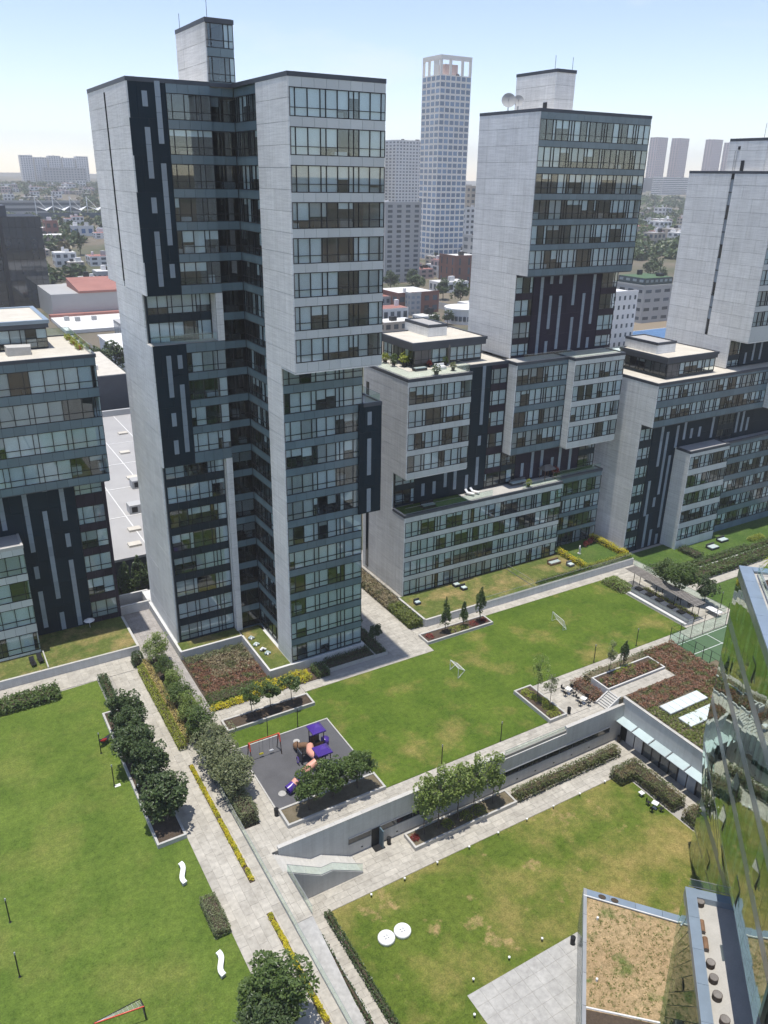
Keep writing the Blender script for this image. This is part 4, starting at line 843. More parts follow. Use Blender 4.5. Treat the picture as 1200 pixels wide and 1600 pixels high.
# ------------------------------------------------------------ raised planting with skylights on the roof of the sunken hall
structure('raised_garden_soil', MB().box(67.2, 84, 38, 54.2, -.06, 1.12, 'soil_dry').box(66.3, 82.2, 54.2, 60.3, -.06, 1.1, 'soil_dry'))
hall = thing('sunken_hall', 'low grey hall facade with glass canopies facing the sunken lawn', 'building', (66.95, 45, LOW))
MB().box(66.95, 67.2, 30, 54.3, LOW, 1.15, 'concrete_low').part('wall_body', hall)
for i in range(8): box('coping_stone', 'coping', hall, 66.88, 67.26, 30.3 + i * 3, 33.28 + i * 3, 1.15, 1.23)
ys = [52.9, 50.2, 47.6, 45.0, 42.4, 39.8, 37.2, 34.6]
MB().box(66.9, 66.96, 53.0, 53.85, LOW, -2.1, 'black').part('door', hall)
for i, y in enumerate(ys[:-1]):
    y1, y0 = y - .04, ys[i + 1] + .04
    fr = MB()
    for yy in (y0, (y0 + y1) / 2, y1): fr.box(66.80, 66.95, yy - .04, yy + .04, LOW, -1.75, 'frame')
    fr.box(66.80, 66.95, y0, y1, -1.85, -1.75, 'frame'); f_ = fr.part('window_frame', hall)
    for k in range(2):
        a, b = (y0, (y0 + y1) / 2) if k else ((y0 + y1) / 2, y1)
        if i: box('pane', 'pane_dark' if i % 3 else 'strip', f_, 66.86, 66.88, a + .05, b - .05, LOW + .02, -1.87)
        else: box('wall_panel', 'concrete_low', f_, 66.85, 66.9, a + .05, b - .05, LOW + .02, -1.87)
for i in range(7):
    y1 = 54.0 - i * 2.6; c = MB().hexa([(65.8, y1 - 2.5, -1.72), (66.94, y1 - 2.5, -1.42), (65.8, y1 - .1, -1.72), (66.94, y1 - .1, -1.42), (65.8, y1 - 2.5, -1.68), (66.94, y1 - 2.5, -1.38), (65.8, y1 - .1, -1.68), (66.94, y1 - .1, -1.38)], 'canopy_pale').part('glass_canopy', hall)
    MB().bar((65.8, y1 - 2.5, -1.66), (65.8, y1 - .1, -1.66), .03, 'frame_light').bar((65.8, y1 - 2.55, -1.74), (66.94, y1 - 2.55, -1.44), .04, 'frame_light').part('canopy_frame', c)
MB().box(66.9, 66.94, 51.6, 51.75, -2.6, -2.4, 'black').part('wall_lamp', hall)
for (x0, x1, y0, y1, k, wh) in ((69.1, 75.6, 48.9, 50.55, 6, 'upper long'), (69.3, 75.6, 46.1, 47.9, 6, 'middle'), (71.0, 76.4, 43.4, 45.1, 5, 'lower')):
    o = thing('skylight', f'{wh} row of pale glass skylight panels in the green planting', 'skylight', ((x0 + x1) / 2, (y0 + y1) / 2, 1.1)); box('skylight_frame', 'frame_light', o, x0 - .06, x1 + .06, y0 - .06, y1 + .06, 1.08, 1.42)
    for i in range(k): box('glass_panel', 'skylight', o, x0 + (x1 - x0) * i / k + .02, x0 + (x1 - x0) * (i + 1) / k - .02, y0, y1, 1.42, 1.46)
pave('raised_path', [(66.4, 76.2, 54.35, 55.95)], 'paver', 1.2, 1.3, .8)
st = thing('garden_steps', 'short white garden steps up to the raised planting path', 'stairs', (65.2, 55.2, 0))
for i in range(7): box('step', 'coping', st, 64.45 + i * .29, 64.74 + i * .29 + .02, 54.45, 56.0, -.05, .17 * (i + 1))
MB().prism([(64.4, 56.02), (66.5, 56.02), (66.5, 56.2), (64.4, 56.2)], -.05, [.25, 1.4, 1.4, .25], 'white_wall').part('side_wall', st); MB().prism([(64.4, 54.28), (66.5, 54.28), (66.5, 54.43), (64.4, 54.43)], -.05, [.25, 1.4, 1.4, .25], 'white_wall').part('side_wall', st)
planter('white walled planter with red grasses and a lime bush on the raised garden', 66.15, 76.3, 56.05, 58.95, 1.1, .35, .18, 'white_wall', low=-.05)
cover('planting_red_grass', [(67.4, 82.1, 51.0, 54.2, 1.1, 0), (76.4, 82.1, 54.2, 60.2, 1.1, 0), (66.5, 76, 56.3, 58.0, 1.32, 0), (76, 83.8, 47, 51.2, 1.1, 0)], 'reddish brown ornamental grass covering the raised garden', ['grass_red'], 75, .6, 'grass', .24)
cover('planting_green_cover', [(67.3, 84, 38.2, 48.8, 1.1, 0), (67.4, 69.1, 48.8, 51, 1.1, 0), (75.7, 80, 45, 51, 1.1, 0)], 'green leafy ground cover around the pale skylights', ['grass_green'], 60, .45, 'plants', .24)
hedge('hedge', 64.15, 66.0, 56.3, 60.5, 0, .75, 'dark reddish hedge strip beside the white tables patio', 'grass_red', 60, .18, core='soil', rough=.16)
hedge('hedge', 66.2, 82, 59.05, 60.5, 0, 1.1, 'brown green hedge along the path north of the raised garden', 'leaf_hedge', 55, .2, rough=.18)
shrubs('flowering_shrub', [(70.9, 58.3, 1.3, .9, .5), (72.2, 58.4, 1.3, .9, .6), (69.9, 58.1, 1.3, .6, .4)], 'bright lime shrub in the white walled planter of the raised garden', 'leaf_lime', .13, 260, 'shrub')
tree('wispy', 69.2, 58.9, 1.2, 'thin bare-looking young tree in the white walled raised planter', .9, 1)
tree('pine', 71.7, 59.0, 1.2, 'small dark spindly conifer in the white walled raised planter', .75, 2, mat='leaf_dark')

# padel court behind the raised garden
ct = structure('sports_court', MB().box(82.6, 97, 45, 60.6, -.06, .0, 'court'))
for a in ((84, 97, 57.6, 57.68), (89.8, 89.88, 46, 60.4), (82.9, 82.97, 46, 60.4), (82.9, 97, 60.3, 60.37)): box('court_line', 'white', ct, *a, .0, .008)
fe = thing('court_fence', 'black framed glass and mesh fence around the sports court', 'fence', (82.5, 54, 0))
for y in (60.7, 58.6, 56.6, 55.3, 54.1, 52.5, 50.5): MB().bar((82.5, y, -.05), (82.5, y, 3.0), .045, 'black').part('post', fe)
for x in (84.6, 87.0, 89.5, 92, 94.5, 97): MB().bar((x, 60.75, -.05), (x, 60.75, 3.6 if x in (92, 94.5) else 3.0), .04, 'black').part('post', fe)
for z in (1.05, 2.1, 3.0): MB().bar((82.5, 60.7, z), (82.5, 50.5, z), .025, 'black').part('rail', fe)
for z in (2.0, 3.0): MB().bar((82.5, 60.75, z), (97, 60.75, z), .025, 'black').part('rail', fe)
for y0, y1 in ((58.65, 60.65), (56.65, 58.55)): box('glass_panel', 'rail_glass', fe, 82.49, 82.51, y0, y1, .05, 2.95)
for x0, x1 in ((82.6, 84.5), (84.7, 86.9), (87.1, 89.4), (89.6, 91.9), (92.1, 94.4)): box('glass_panel', 'rail_glass', fe, x0, x1, 60.74, 60.76, .05, 1.95)

# bar counter with slatted roof beside the upper lawn
bar = thing('barbecue_counter', 'long grey outdoor counter with dark grills along the upper lawn edge', 'counter', (90.5, 69, 0))
box('counter_body', 'concrete_low', bar, 89.5, 90.6, 63.3, 74.3, -.03, .95); box('counter_top', 'roofdark', bar, 89.45, 90.65, 63.25, 74.35, .95, 1.0); box('bench', 'concrete_low', bar, 88.75, 89.3, 63.3, 74.3, -.03, .35)
for y in (73.3, 71.2, 69.3, 67.0, 65.2): box('grill', 'black', bar, 89.6, 90.5, y - .5, y + .5, 1.0, 1.22)
pg_ = thing('pergola', 'grey slatted pergola roof on dark posts behind the barbecue counter', 'pergola', (92, 70, 0))
for x in (91.2, 92.7):
    for y in (64.2, 67.5, 71, 75.5): MB().bar((x, y, -.03), (x, y, 2.55), .05, 'black').part('post', pg_)
    box('beam', 'frame', pg_, x - .05, x + .05, 63.5, 77.2, 2.5, 2.6)
for i in range(46): box('slat', 'wood_grey', pg_, 90.9, 93.0, 63.5 + i * .3, 63.72 + i * .3, 2.6, 2.66)
hedge('hedge', 91.0, 92.6, 64, 74, 0, .5, 'lime green planting under the pergola', 'leaf_lime', 40, .2, core='soil')
hedge('shrub', 87.9, 90.6, 74.7, 79.2, 0, .95, 'large rounded light green bush at the corner of the upper lawn', 'leaf_light', 80, .2, 'shrub', bulge=.25)
def long_table(x, y, label):
    o = thing('long_table', label, 'table', (x, y, 0)); box('table_top', 'white', o, x - .55, x + .55, y - 1.1, y + 1.1, .72, .78)
    for a in (-.45, .45):
        for b in (-1.0, 1.0): MB().bar((x + a, y + b, -.02), (x + a, y + b, .72), .035, 'white').part('leg', o)
long_table(95.0, 75.3, 'white dining table beside the trees at the far end of the pergola'); long_table(95.4, 63.6, 'white dining table at the near end of the pergola by the court')
for i, (x, y) in enumerate(((94.4, 68.8), (95.0, 67.6), (95.3, 66.3), (94.2, 66.9))):
    o = thing('garden_chair', ['dark garden chair nearest the trees behind the pergola', 'second dark garden chair behind the pergola', 'dark garden chair beside the near white dining table', 'dark garden chair under the pergola edge'][i], 'chair', (x, y, 0), 'chairs by the pergola'); box('seat', 'black', o, x - .25, x + .25, y - .25, y + .25, .4, .46); box('backrest', 'black', o, x + .2, x + .26, y - .25, y + .25, .46, .9)
    for a in (-.21, .21):
        for b in (-.21, .21): MB().bar((x + a, y + b, 0), (x + a, y + b, .4), .02, 'black').part('leg', o)

# ------------------------------------------------------------ trees and plants of the court
for i, (x, y, s) in enumerate(((25.9, 57.0, .86), (28.7, 57.2, .86), (31.6, 57.3, .9))): tree('broad', x, y, .3, ['round tree nearest the slide end in the playground planter', 'middle round tree in the playground planter', 'right round tree in the playground planter by the lawn'][i], s, i, 'trees in the playground planter')
for i, (x, s) in enumerate(((26.6, 1.0), (28.95, 1.0), (31.65, .95))): tree('small', x, 73.9, .3, ['left small tree in the planter behind the swings', 'middle small tree in the planter behind the swings', 'right small tree in the planter behind the swings'][i], s, i, 'small trees behind the swings')
for i, (x, y, s) in enumerate(((13.1, 78.0, .92), (13.0, 74.9, .92), (12.7, 71.7, .92), (13.1, 68.2, .95), (13.2, 62.7, 1.02))): tree('magnolia', x, y, .35, ['farthest dark magnolia in the row on the left lawn', 'second farthest dark magnolia of the row', 'middle dark magnolia of the row', 'second nearest dark magnolia of the row', 'nearest and largest dark magnolia at the planter end'][i], s, i, 'magnolias on the left lawn')
tree('bigdark', 14.3, 38.4, 0, 'big dark tree at the bottom edge beside the yellow flower bed', 1.0, 1, mat='leaf_mid')
tree('bigdark', 12.4, 36.3, 0, 'dark tree cut by the bottom edge of the view left of the yellow flower bed', .85, 2)
for i, (x, s, k) in enumerate(((38.6, 1.2, 'slim'), (36.9, 1.12, 'slim'), (41.2, 1.15, 'slim'), (43.2, 1.15, 'slim'), (45.9, .98, 'slim'))): tree(k, x, 52.3, LOW + .35, ['second slim light tree from the left in the sunken planter', 'leftmost slim light tree in the sunken planter', 'middle slim light tree in the sunken planter', 'second slim light tree from the right in the sunken planter', 'rightmost slim light tree in the sunken planter'][i], s, i, 'slim trees in the sunken planter')
shrubs('red_shrub', [(35.7, 52.3, LOW + .35, .5, .5)], 'small dark red shrub at the left end of the sunken planter', 'leaf_red', .13, 260, 'shrub')
shrubs('lime_shrub', [(42.2, 52.2, LOW + .35, .8, .6), (43.9, 52.2, LOW + .35, .9, .55), (39.8, 52.2, LOW + .35, .7, .5)], 'lime green shrubs under the slim trees of the sunken planter', 'leaf_lime', .15, 240, 'shrub')
for i, (x, s) in enumerate(((57.3, .95), (60.5, .85), (63.3, 1.0))): tree('pine', x, 78.5, .25, ['left conifer in front of the stepped complex', 'middle conifer in front of the stepped complex', 'right tallest conifer in front of the stepped complex'][i], s, i, 'conifers before the stepped complex')
shrubs('red_shrub', [(54.7, 78.5, .25, .7, .4), (62.2, 78.4, .25, .8, .4), (64.0, 78.5, .25, .6, .4)], 'low red shrubs among the three conifers', 'leaf_red', .14, 220, 'shrub'); shrubs('lime_shrub', [(58.8, 78.3, .25, .9, .5), (60.2, 78.2, .25, .9, .45)], 'lime shrubs under the middle conifer', 'leaf_lime', .14, 220, 'shrub')
tree('wispy', 58.1, 59.8, .35, 'airy light tree in the lime planter beside the white tables', 1.15, 0, mat='leaf_light'); tree('wispy', 58.4, 57.9, .35, 'airy pale tree at the near end of the lime planter', 1.0, 2)
shrubs('lime_shrub', [(57.6 + rng.uniform(-.3, 1.2), 56.4 + i * .42, .35, .55, .42) for i in range(14)], 'lime yellow shrubs filling the planter beside the white tables', 'leaf_lime', .13, 150, 'shrub')
tree('broad', 95.0, 72.6, 0, 'leafy tree behind the pergola near the far white table', 1.0, 1); tree('broad', 94.2, 69.2, 0, 'large leafy tree in the middle behind the pergola', 1.15, 2); tree('broad', 96.6, 66.3, 0, 'dark tree behind the pergola near the court', .8, 0, mat='leaf_dark')
tree('small', 47.0, 80.2, .1, 'small round tree at the right foot of the tallest tower', .85, 1, mat='leaf_dark'); tree('small', 46.6, 85.0, .1, 'small shrubby tree further back at the tower right foot', .7, 2, mat='leaf_dark')
# strip of trees between the left balustrade and the centre path
structure('tree_strip_soil', MB().box(19.2, 20.95, 58, 92, -.05, .03, 'soil'))
tree('olive', 20.2, 91.0, 0, 'light green bushy tree at the top of the cobbled lane', .95, 0, mat='leaf_light')
for i, (y, s, m_) in enumerate(((86.6, .72, 'leaf_mid'), (83.3, .75, 'leaf_light'), (80.0, .8, 'leaf_mid'), (76.6, .9, 'leaf_light'), (73.2, .98, 'leaf_mid'))): tree('olive', 20.0, y, 0, ['first', 'second', 'third', 'fourth', 'fifth'][i] + ' green bush tree down the cobbled lane from its top', s, i, 'bush trees along the cobbled lane', mat=m_)
for i, y in enumerate((69.0, 65.8, 62.6)): tree('olive', 20.3, y, 0, ['grey olive tree nearest the bush trees', 'middle grey olive tree beside the glass balustrade', 'grey olive tree nearest the staircase'][i], 1.16, i, 'olive trees by the balustrade')
hedge('hedge', 19.25, 20.95, 58.2, 61.5, 0, 1.7, 'dark green clipped hedge block at the end of the olive trees', 'leaf_olive', 90, .16); hedge('hedge', 19.25, 20.9, 61.5, 72, 0, 1.1, 'green undergrowth hedge below the olive trees', 'leaf_mid', 60, .17)
hedge('hedge', 18.3, 19.0, 73.2, 91.3, 0, .95, 'golden yellow hedge row beside the left walkway', 'leaf_gold', 130, .13, rough=.09); hedge('hedge', 17.4, 18.2, 72.4, 90.2, 0, .85, 'lime green hedge row beside the golden row', 'leaf_lime', 130, .13, rough=.09)
hedge('shrub', 17.2, 18.6, 91.0, 92.8, 0, 1.5, 'dark green ball shrub at the top of the two hedge rows', 'leaf_dark', 120, .15, 'shrub', bulge=.3)
hedge('hedge', 12.8, 14.15, 47.7, 51.7, 0, .85, 'clipped rectangular grey green hedge on the left lawn beside a white bench', 'leaf_olive', 150, .13, rough=.06)
hedge('hedge', -20, 7.7, 88.75, 91.4, 0, .8, 'broad leafy hedge at the top of the left lawn', 'leaf_mid', 70, .28, rough=.2)
hedge('shrub', 12.6, 13.55, 83.2, 90.8, .2, .5, 'dark spiky shrubs in the narrow planter at the top of the left lawn', 'leaf_dark', 90, .2, 'shrub', rough=.15)
hedge('hedge', 48.6, 64.4, 51.3, 52.5, LOW, 1.05, 'long brown green hedge below the retaining wall on the lower path', 'leaf_hedge', 90, .17, rough=.14)
hedge('hedge', 60.6, 62.5, 47.5, 49.3, LOW, 1.3, 'short clipped hedge stub at the corner of the sunken lawn', 'leaf_hedge', 110, .16, rough=.1); hedge('hedge', 62.6, 64.5, 41.8, 49.3, LOW, 1.3, 'wide clipped hedge between sunken lawn and hall walkway', 'leaf_hedge', 100, .16, rough=.1)
hedge('hedge', 62.6, 65.0, 30, 40.6, LOW, 1.25, 'clipped hedge beside the hall walkway partly behind the glass building', 'leaf_hedge', 100, .16, rough=.1)
hedge('hedge', 23.45, 24.0, 22, 48.8, LOW, .5, 'low dark hedge edging the sunken lawn beside the ramp', 'leaf_dark', 90, .16, rough=.1)
hedge('plants', 21.05, 21.45, 26, 45.6, -2.2, .3, 'dark low plants in the strip along the ramp', 'leaf_dark', 60, .16, 'plants')
# flower beds of the left walkway
for k, (ya, yb, where) in enumerate(((51.7, 69.6, 'beside the balustrade'), (33, 47.9, 'at the bottom of the left walkway'))):
    o = thing('flower_bed', f'narrow bed of yellow bushes {where}', 'flower bed', (17.7, (ya + yb) / 2, 0)); box('soil_bed', 'soil', o, 17.45, 17.95, ya, yb, 0, .07)
    y = ya + .3
    while y < yb - .3:
        L_ = rng.uniform(1.0, 2.4)
        sp = [(17.7 + rng.uniform(-.07, .07), y + t, .05, .24, .34) for t in np.arange(0, min(L_, yb - .3 - y), .28)]
        if sp:
            s_ = shrubs('yellow_bush', sp, None, 'leaf_yellow', .1, 110, None); s_.parent = o; s_.location = s_.location - Vector((17.7, (ya + yb) / 2, 0))
        y += L_ + rng.choice((.12, .15, .5))
# planted bed in front of the tallest tower
structure('tower_bed_soil', MB().box(23.0, 38.6, 77.4, 90.0, -.05, .03, 'soil'))
cover('planting_red_grass_bed', [(23.2, 31.3, 80.3, 85.4, .03, 0), (23.2, 26, 85.4, 88, .03, 0)], 'reddish grass in the planted bed before the tallest tower', ['grass_red'], 80, .55, 'grass', .22); cover('planting_tan_grass_bed', [(25.3, 31.3, 83.4, 88.6, .03, 0), (23.2, 31.3, 88.2, 89.7, .03, 1)], 'tan feathery grass in the planted bed before the tallest tower', ['grass_tan', 'leaf_olive'], 80, .7, 'grass', .22)
hedge('hedge', 23.1, 31.5, 78.4, 80.4, 0, .55, 'low green hedge in front of the reddish grass bed', 'leaf_mid', 90, .16, rough=.1)
shrubs('yellow_bush', [(23.3 + i * .78, 77.9 + rng.uniform(-.15, .3), .02, .65, .6 if i < 6 else .85) for i in range(17)], 'row of bright yellow bushes along the path before the tallest tower', 'leaf_yellow', .15, 240, 'shrub')
shrubs('yellow_bush', [(29.2 + i * .8, 78.9 + rng.uniform(-.2, .3), .02, .7, 1.0) for i in range(9)], 'taller bright yellow bushes behind the row near the tower corner', 'leaf_yellow', .15, 240, 'shrub')
hedge('hedge', 36.9, 38.6, 77.4, 79.6, 0, .9, 'dark green hedge block at the right end of the yellow bushes', 'leaf_mid', 100, .16)
hedge('hedge', 38.9, 45.5, 79.2, 79.9, .45, .5, 'dark low grasses at the foot of the tallest tower front', 'leaf_dark', 70, .16); hedge('hedge', 39, 45.6, 78.1, 79.0, .4, .2, 'dark ground cover in the low planter before the tallest tower', 'leaf_dark', 60, .15)
hedge('hedge', 45.9, 47.4, 78.1, 85.8, .3, .45, 'dark bushy planting in the planter at the tower right foot', 'leaf_dark', 70, .18)
hedge('hedge', 53.7, 55.7, 81.9, 88.0, 0, .9, 'tall green grass hedge beside the path between the two towers', 'grass_green', 150, .22, rough=.18); hedge('hedge', 53.7, 56.3, 88.0, 101, 0, .8, 'tan grass hedge further back between the two towers', 'grass_tan', 110, .22, rough=.18)
hedge('hedge', 87.2, 97.2, 81.7, 82.5, 1.15, .75, 'yellow green hedge along the front of the right lawn of the stepped complex', 'leaf_lime', 90, .18); hedge('hedge', 96.3, 97.2, 82.5, 90.8, 1.15, .9, 'yellow hedge on the right side of the complex lawn', 'leaf_yellow', 90, .18); hedge('hedge', 87.2, 88.0, 82.6, 89, 1.15, .8, 'yellow hedge dividing the complex lawns', 'leaf_yellow', 80, .18); hedge('hedge', 77, 87, 81.7, 82.4, 1.15, .55, 'sparse green hedge before the middle lawn of the complex', 'leaf_mid', 45, .2)
hedge('hedge', 104, 145, 76.2, 77.4, -1.1, .9, 'upper long clipped hedge of the right gardens', 'leaf_mid', 45, .25); hedge('hedge', 101, 145, 73.3, 75.7, -1.2, 1.0, 'lower wide clipped hedge of the right gardens', 'leaf_mid', 40, .28)
hedge('hedge', 97.8, 104, 76.5, 79.5, -1.1, 1.3, 'loose dark hedge at the corner of the right gardens', 'leaf_dark', 40, .25, rough=.3); hedge('hedge', 110.5, 112.5, 79, 83, -1.1, .7, 'small dark hedge on the right garden lawn', 'leaf_dark', 50, .22); hedge('hedge', 104, 122, 77.4, 78.0, -1.1, .8, 'dark hedge along the front of the right garden lawns', 'leaf_dark', 50, .22)
shrubs('yellow_bush', [(126 + i * .9, 79.5, -1.1, .8, .8) for i in range(4)], 'yellow bushes on the far right garden', 'leaf_lime', .2, 200, 'shrub')
ORD = 'first second third fourth fifth sixth seventh eighth ninth tenth eleventh twelfth thirteenth fourteenth fifteenth sixteenth seventeenth eighteenth nineteenth twentieth'.split(); ORD += ['twenty-' + o for o in ORD[:9]] + ['thirtieth'] + ['thirty-' + o for o in ORD[:9]]

# ------------------------------------------------------------ playground, furniture and small things
ps = thing('play_structure', 'purple and salmon playground climbing frame with tube slide', 'playground', (29.3, 62, 0))
def play_tower(x0, x1, y0, y1, deck, rz):
    for x in (x0, x1):
        for y in (y0, y1): MB().cyl((x, y), .055, -.02, rz, 'post_brown', 8).part('post', ps)
    box('deck', 'black', ps, x0 - .05, x1 + .05, y0 - .05, y1 + .05, deck - .08, deck)
    cx, cy_ = (x0 + x1) / 2, (y0 + y1) / 2; e = .22
    rf = MB(); base = [(x0 - e, y0 - e, rz), (x1 + e, y0 - e, rz), (x1 + e, y1 + e, rz), (x0 - e, y1 + e, rz)]; mid = [(cx + (a - cx) * .45, cy_ + (b - cy_) * .45, rz + .38) for a, b, _ in base]; lip = [(a, b, rz - .14) for a, b, _ in base]
    V = lip + base + mid + [(cx, cy_, rz + .58)]
    rf.faces(V, [(i, (i + 1) % 4, 4 + (i + 1) % 4, 4 + i) for i in range(4)] + [(4 + i, 4 + (i + 1) % 4, 8 + (i + 1) % 4, 8 + i) for i in range(4)] + [(8 + i, 8 + (i + 1) % 4, 12) for i in range(4)], 'purple').part('roof', ps)
play_tower(28.75, 30.0, 60.3, 61.5, 1.7, 3.6); play_tower(29.85, 31.0, 63.9, 65.2, 1.3, 3.5)
MB().tube([(28.7, 61.0, 2.25), (27.9, 60.95, 1.95), (27.1, 60.85, 1.5)], .42, 'salmon', 16, False).part('tube_section', ps, True); MB().tube([(27.1, 60.85, 1.5), (26.6, 60.75, 1.2), (26.35, 60.7, 1.05)], .45, 'purple', 16, False).part('tube_section', ps, True)
MB().tube([(26.35, 60.7, 1.05), (25.9, 60.6, .8)], .42, 'salmon', 16, False).part('tube_section', ps, True); MB().tube([(25.9, 60.6, .8), (25.5, 60.5, .6), (25.1, 60.42, .48)], [.45, .48, .5], 'purple', 16, False).part('slide_exit', ps, True)
MB().tube([(29.3, 61.5, 2.15), (29.0, 62.4, 2.05), (29.0, 63.2, 1.85), (29.5, 64.2, 1.7)], .42, 'salmon', 16, False).part('tube_section', ps, True); MB().tube([(29.3, 61.5, 2.16), (29.2, 61.9, 2.1)], .46, 'purple', 16, False).part('tube_collar', ps, True)
sl = MB(); pth = [(30.1, 60.9, 1.65), (30.7, 60.95, 1.25), (31.2, 61.0, .95), (31.7, 61.05, .5), (32.3, 61.1, .25)]
for a, b in zip(pth, pth[1:]): sl.hexa([(a[0], a[1] - .3, a[2] - .05), (b[0], b[1] - .3, b[2] - .05), (a[0], a[1] + .3, a[2] - .05), (b[0], b[1] + .3, b[2] - .05), (a[0], a[1] - .3, a[2]), (b[0], b[1] - .3, b[2]), (a[0], a[1] + .3, a[2]), (b[0], b[1] + .3, b[2])], 'purple').hexa([(a[0], a[1] - .36, a[2] - .05), (b[0], b[1] - .36, b[2] - .05), (a[0], a[1] - .3, a[2] - .05), (b[0], b[1] - .3, b[2] - .05), (a[0], a[1] - .36, a[2] + .2), (b[0], b[1] - .36, b[2] + .2), (a[0], a[1] - .3, a[2] + .2), (b[0], b[1] - .3, b[2] + .2)], 'purple').hexa([(a[0], a[1] + .3, a[2] - .05), (b[0], b[1] + .3, b[2] - .05), (a[0], a[1] + .36, a[2] - .05), (b[0], b[1] + .36, b[2] - .05), (a[0], a[1] + .3, a[2] + .2), (b[0], b[1] + .3, b[2] + .2), (a[0], a[1] + .36, a[2] + .2), (b[0], b[1] + .36, b[2] + .2)], 'purple')
sl.part('open_slide', ps)
MB().tube([(29.6, 64.9, 1.2), (29.2, 65.4, 1.0), (28.8, 65.9, .65), (28.9, 66.6, .35)], [.36, .38, .4, .42], 'wood', 14, False).part('spiral_slide', ps, True); box('panel', 'purple', ps, 29.9, 30.9, 65.22, 65.28, 1.3, 2.1); MB().cyl((31.5, 64.6), .45, .9, 1.7, 'purple', 14).part('bubble_panel', ps, True)
for y in (63.95, 65.15): box('guard_panel', 'wood', ps, 29.95, 30.95, y - .03, y + .03, 1.35, 2.0)
box('guard_panel', 'purple', ps, 28.8, 30.0, 60.24, 60.3, 1.75, 2.5); box('guard_panel', 'purple', ps, 28.7, 28.76, 60.35, 60.7, 1.75, 2.5); box('climbing_wall', 'roofdark', ps, 28.72, 28.78, 60.4, 61.45, 0, 1.65)
MB().tube([(29.5 + .38 * math.cos(t), 60.2, .75 + .38 * math.sin(t)) for t in np.linspace(0, 6.28, 16)], .05, 'purple', 6, False).tube([(29.5 + .16 * math.cos(t), 60.2, .75 + .16 * math.sin(t)) for t in np.linspace(0, 6.28, 10)], .05, 'purple', 6, False).part('wheel_panel', ps)
MB().tube([(27.9, 64.0 + .32 * math.cos(t), .6 + .36 * math.sin(t)) for t in np.linspace(0, 6.28, 16)], .05, 'purple', 6, False).part('ring_ladder', ps)
for x, y in ((28.3, 63.6), (28.3, 64.9)): MB().cyl((x, y), .05, 0, 2.3, 'post_brown', 8).part('post', ps)
box('bridge_deck', 'black', ps, 28.3, 29.9, 63.9, 64.9, 1.0, 1.06); box('guard_panel', 'roofdark', ps, 28.2, 28.3, 63.65, 64.85, .35, 1.5)
sw_ = thing('swing_set', 'red framed swing set with two swings on the playground', 'swing', (25.2, 67.2, 0))
for x in (23.55, 27.05):
    MB().tube([(x, 66.4, 0), (x, 66.75, 1.6), (x, 66.95, 2.35), (x, 67.15, 2.35), (x, 67.35, 1.6), (x, 67.75, 0)], .055, 'post_brown' if x > 25 else 'post_brown', 8).part('side_frame', sw_); MB().tube([(x, 66.72, 1.5), (x, 66.9, 2.3), (x, 67.05, 2.42), (x, 67.2, 2.3), (x, 67.38, 1.5)], .08, 'red_paint', 8).part('bracket', sw_)
MB().bar((23.55, 67.05, 2.4), (27.05, 67.05, 2.4), .06, 'red_paint').part('top_bar', sw_)
for x, m_ in ((24.9, 'leaf_yellow'), (26.1, 'white')):
    for dx in (-.22, .22): MB().bar((x + dx, 67.05, 2.4), (x + dx * .9, 67.05, .5), .012, 'black').part('chain', sw_)
    box('swing_seat', m_, sw_, x - .24, x + .24, 66.95, 67.15, .42, .5)
# football goals on the upper lawn
def goal(label, P, n_='football_goal', m_='white', t=.045, net=True):
    o = thing(n_, label, 'goal', P[0]); a, b, c, d = [Vector(p) for p in P]; h = Vector((0, 0, 1.5))
    fr = MB()
    for u, v in ((a, a + h), (b, b + h), (a + h, b + h), (a, c), (b, d), (c, d), (a + h, c), (b + h, d)): fr.bar(u, v, t, m_)
    fr.part('goal_frame', o)
    if net:
        nb = MB()
        for k in range(1, 10): nb.bar((a + h).lerp(b + h, k / 10), c.lerp(d, k / 10), .008, 'white')
        for k in range(1, 6): nb.bar((a + h).lerp(c, k / 6), (b + h).lerp(d, k / 6), .008, 'white')
        nb.part('net', o)
goal('white football goal lying nearer the playground on the upper lawn', [(52.6, 68.7, 0), (52.8, 70.8, 0), (54.4, 69.7, 0), (54.5, 71.6, 0)]); goal('small white football goal at the far side of the upper lawn', [(72.6, 71.1, 0), (73.0, 73.9, 0), (73.2, 71.0, 0), (73.9, 73.9, 0)], t=.035)
goal('orange topped goal at the bottom of the left lawn', [(2.4, 44.2, 0), (5.9, 43.7, 0), (2.4, 45.4, 0), (5.95, 45.6, 0)], m_='black', t=.05, net=True)
MB().bar((2.4, 44.2, 1.52), (5.9, 43.7, 1.52), .05, 'red_paint').top('orange_bar', 'orange crossbar sleeve resting on the goal of the left lawn', 'bar')
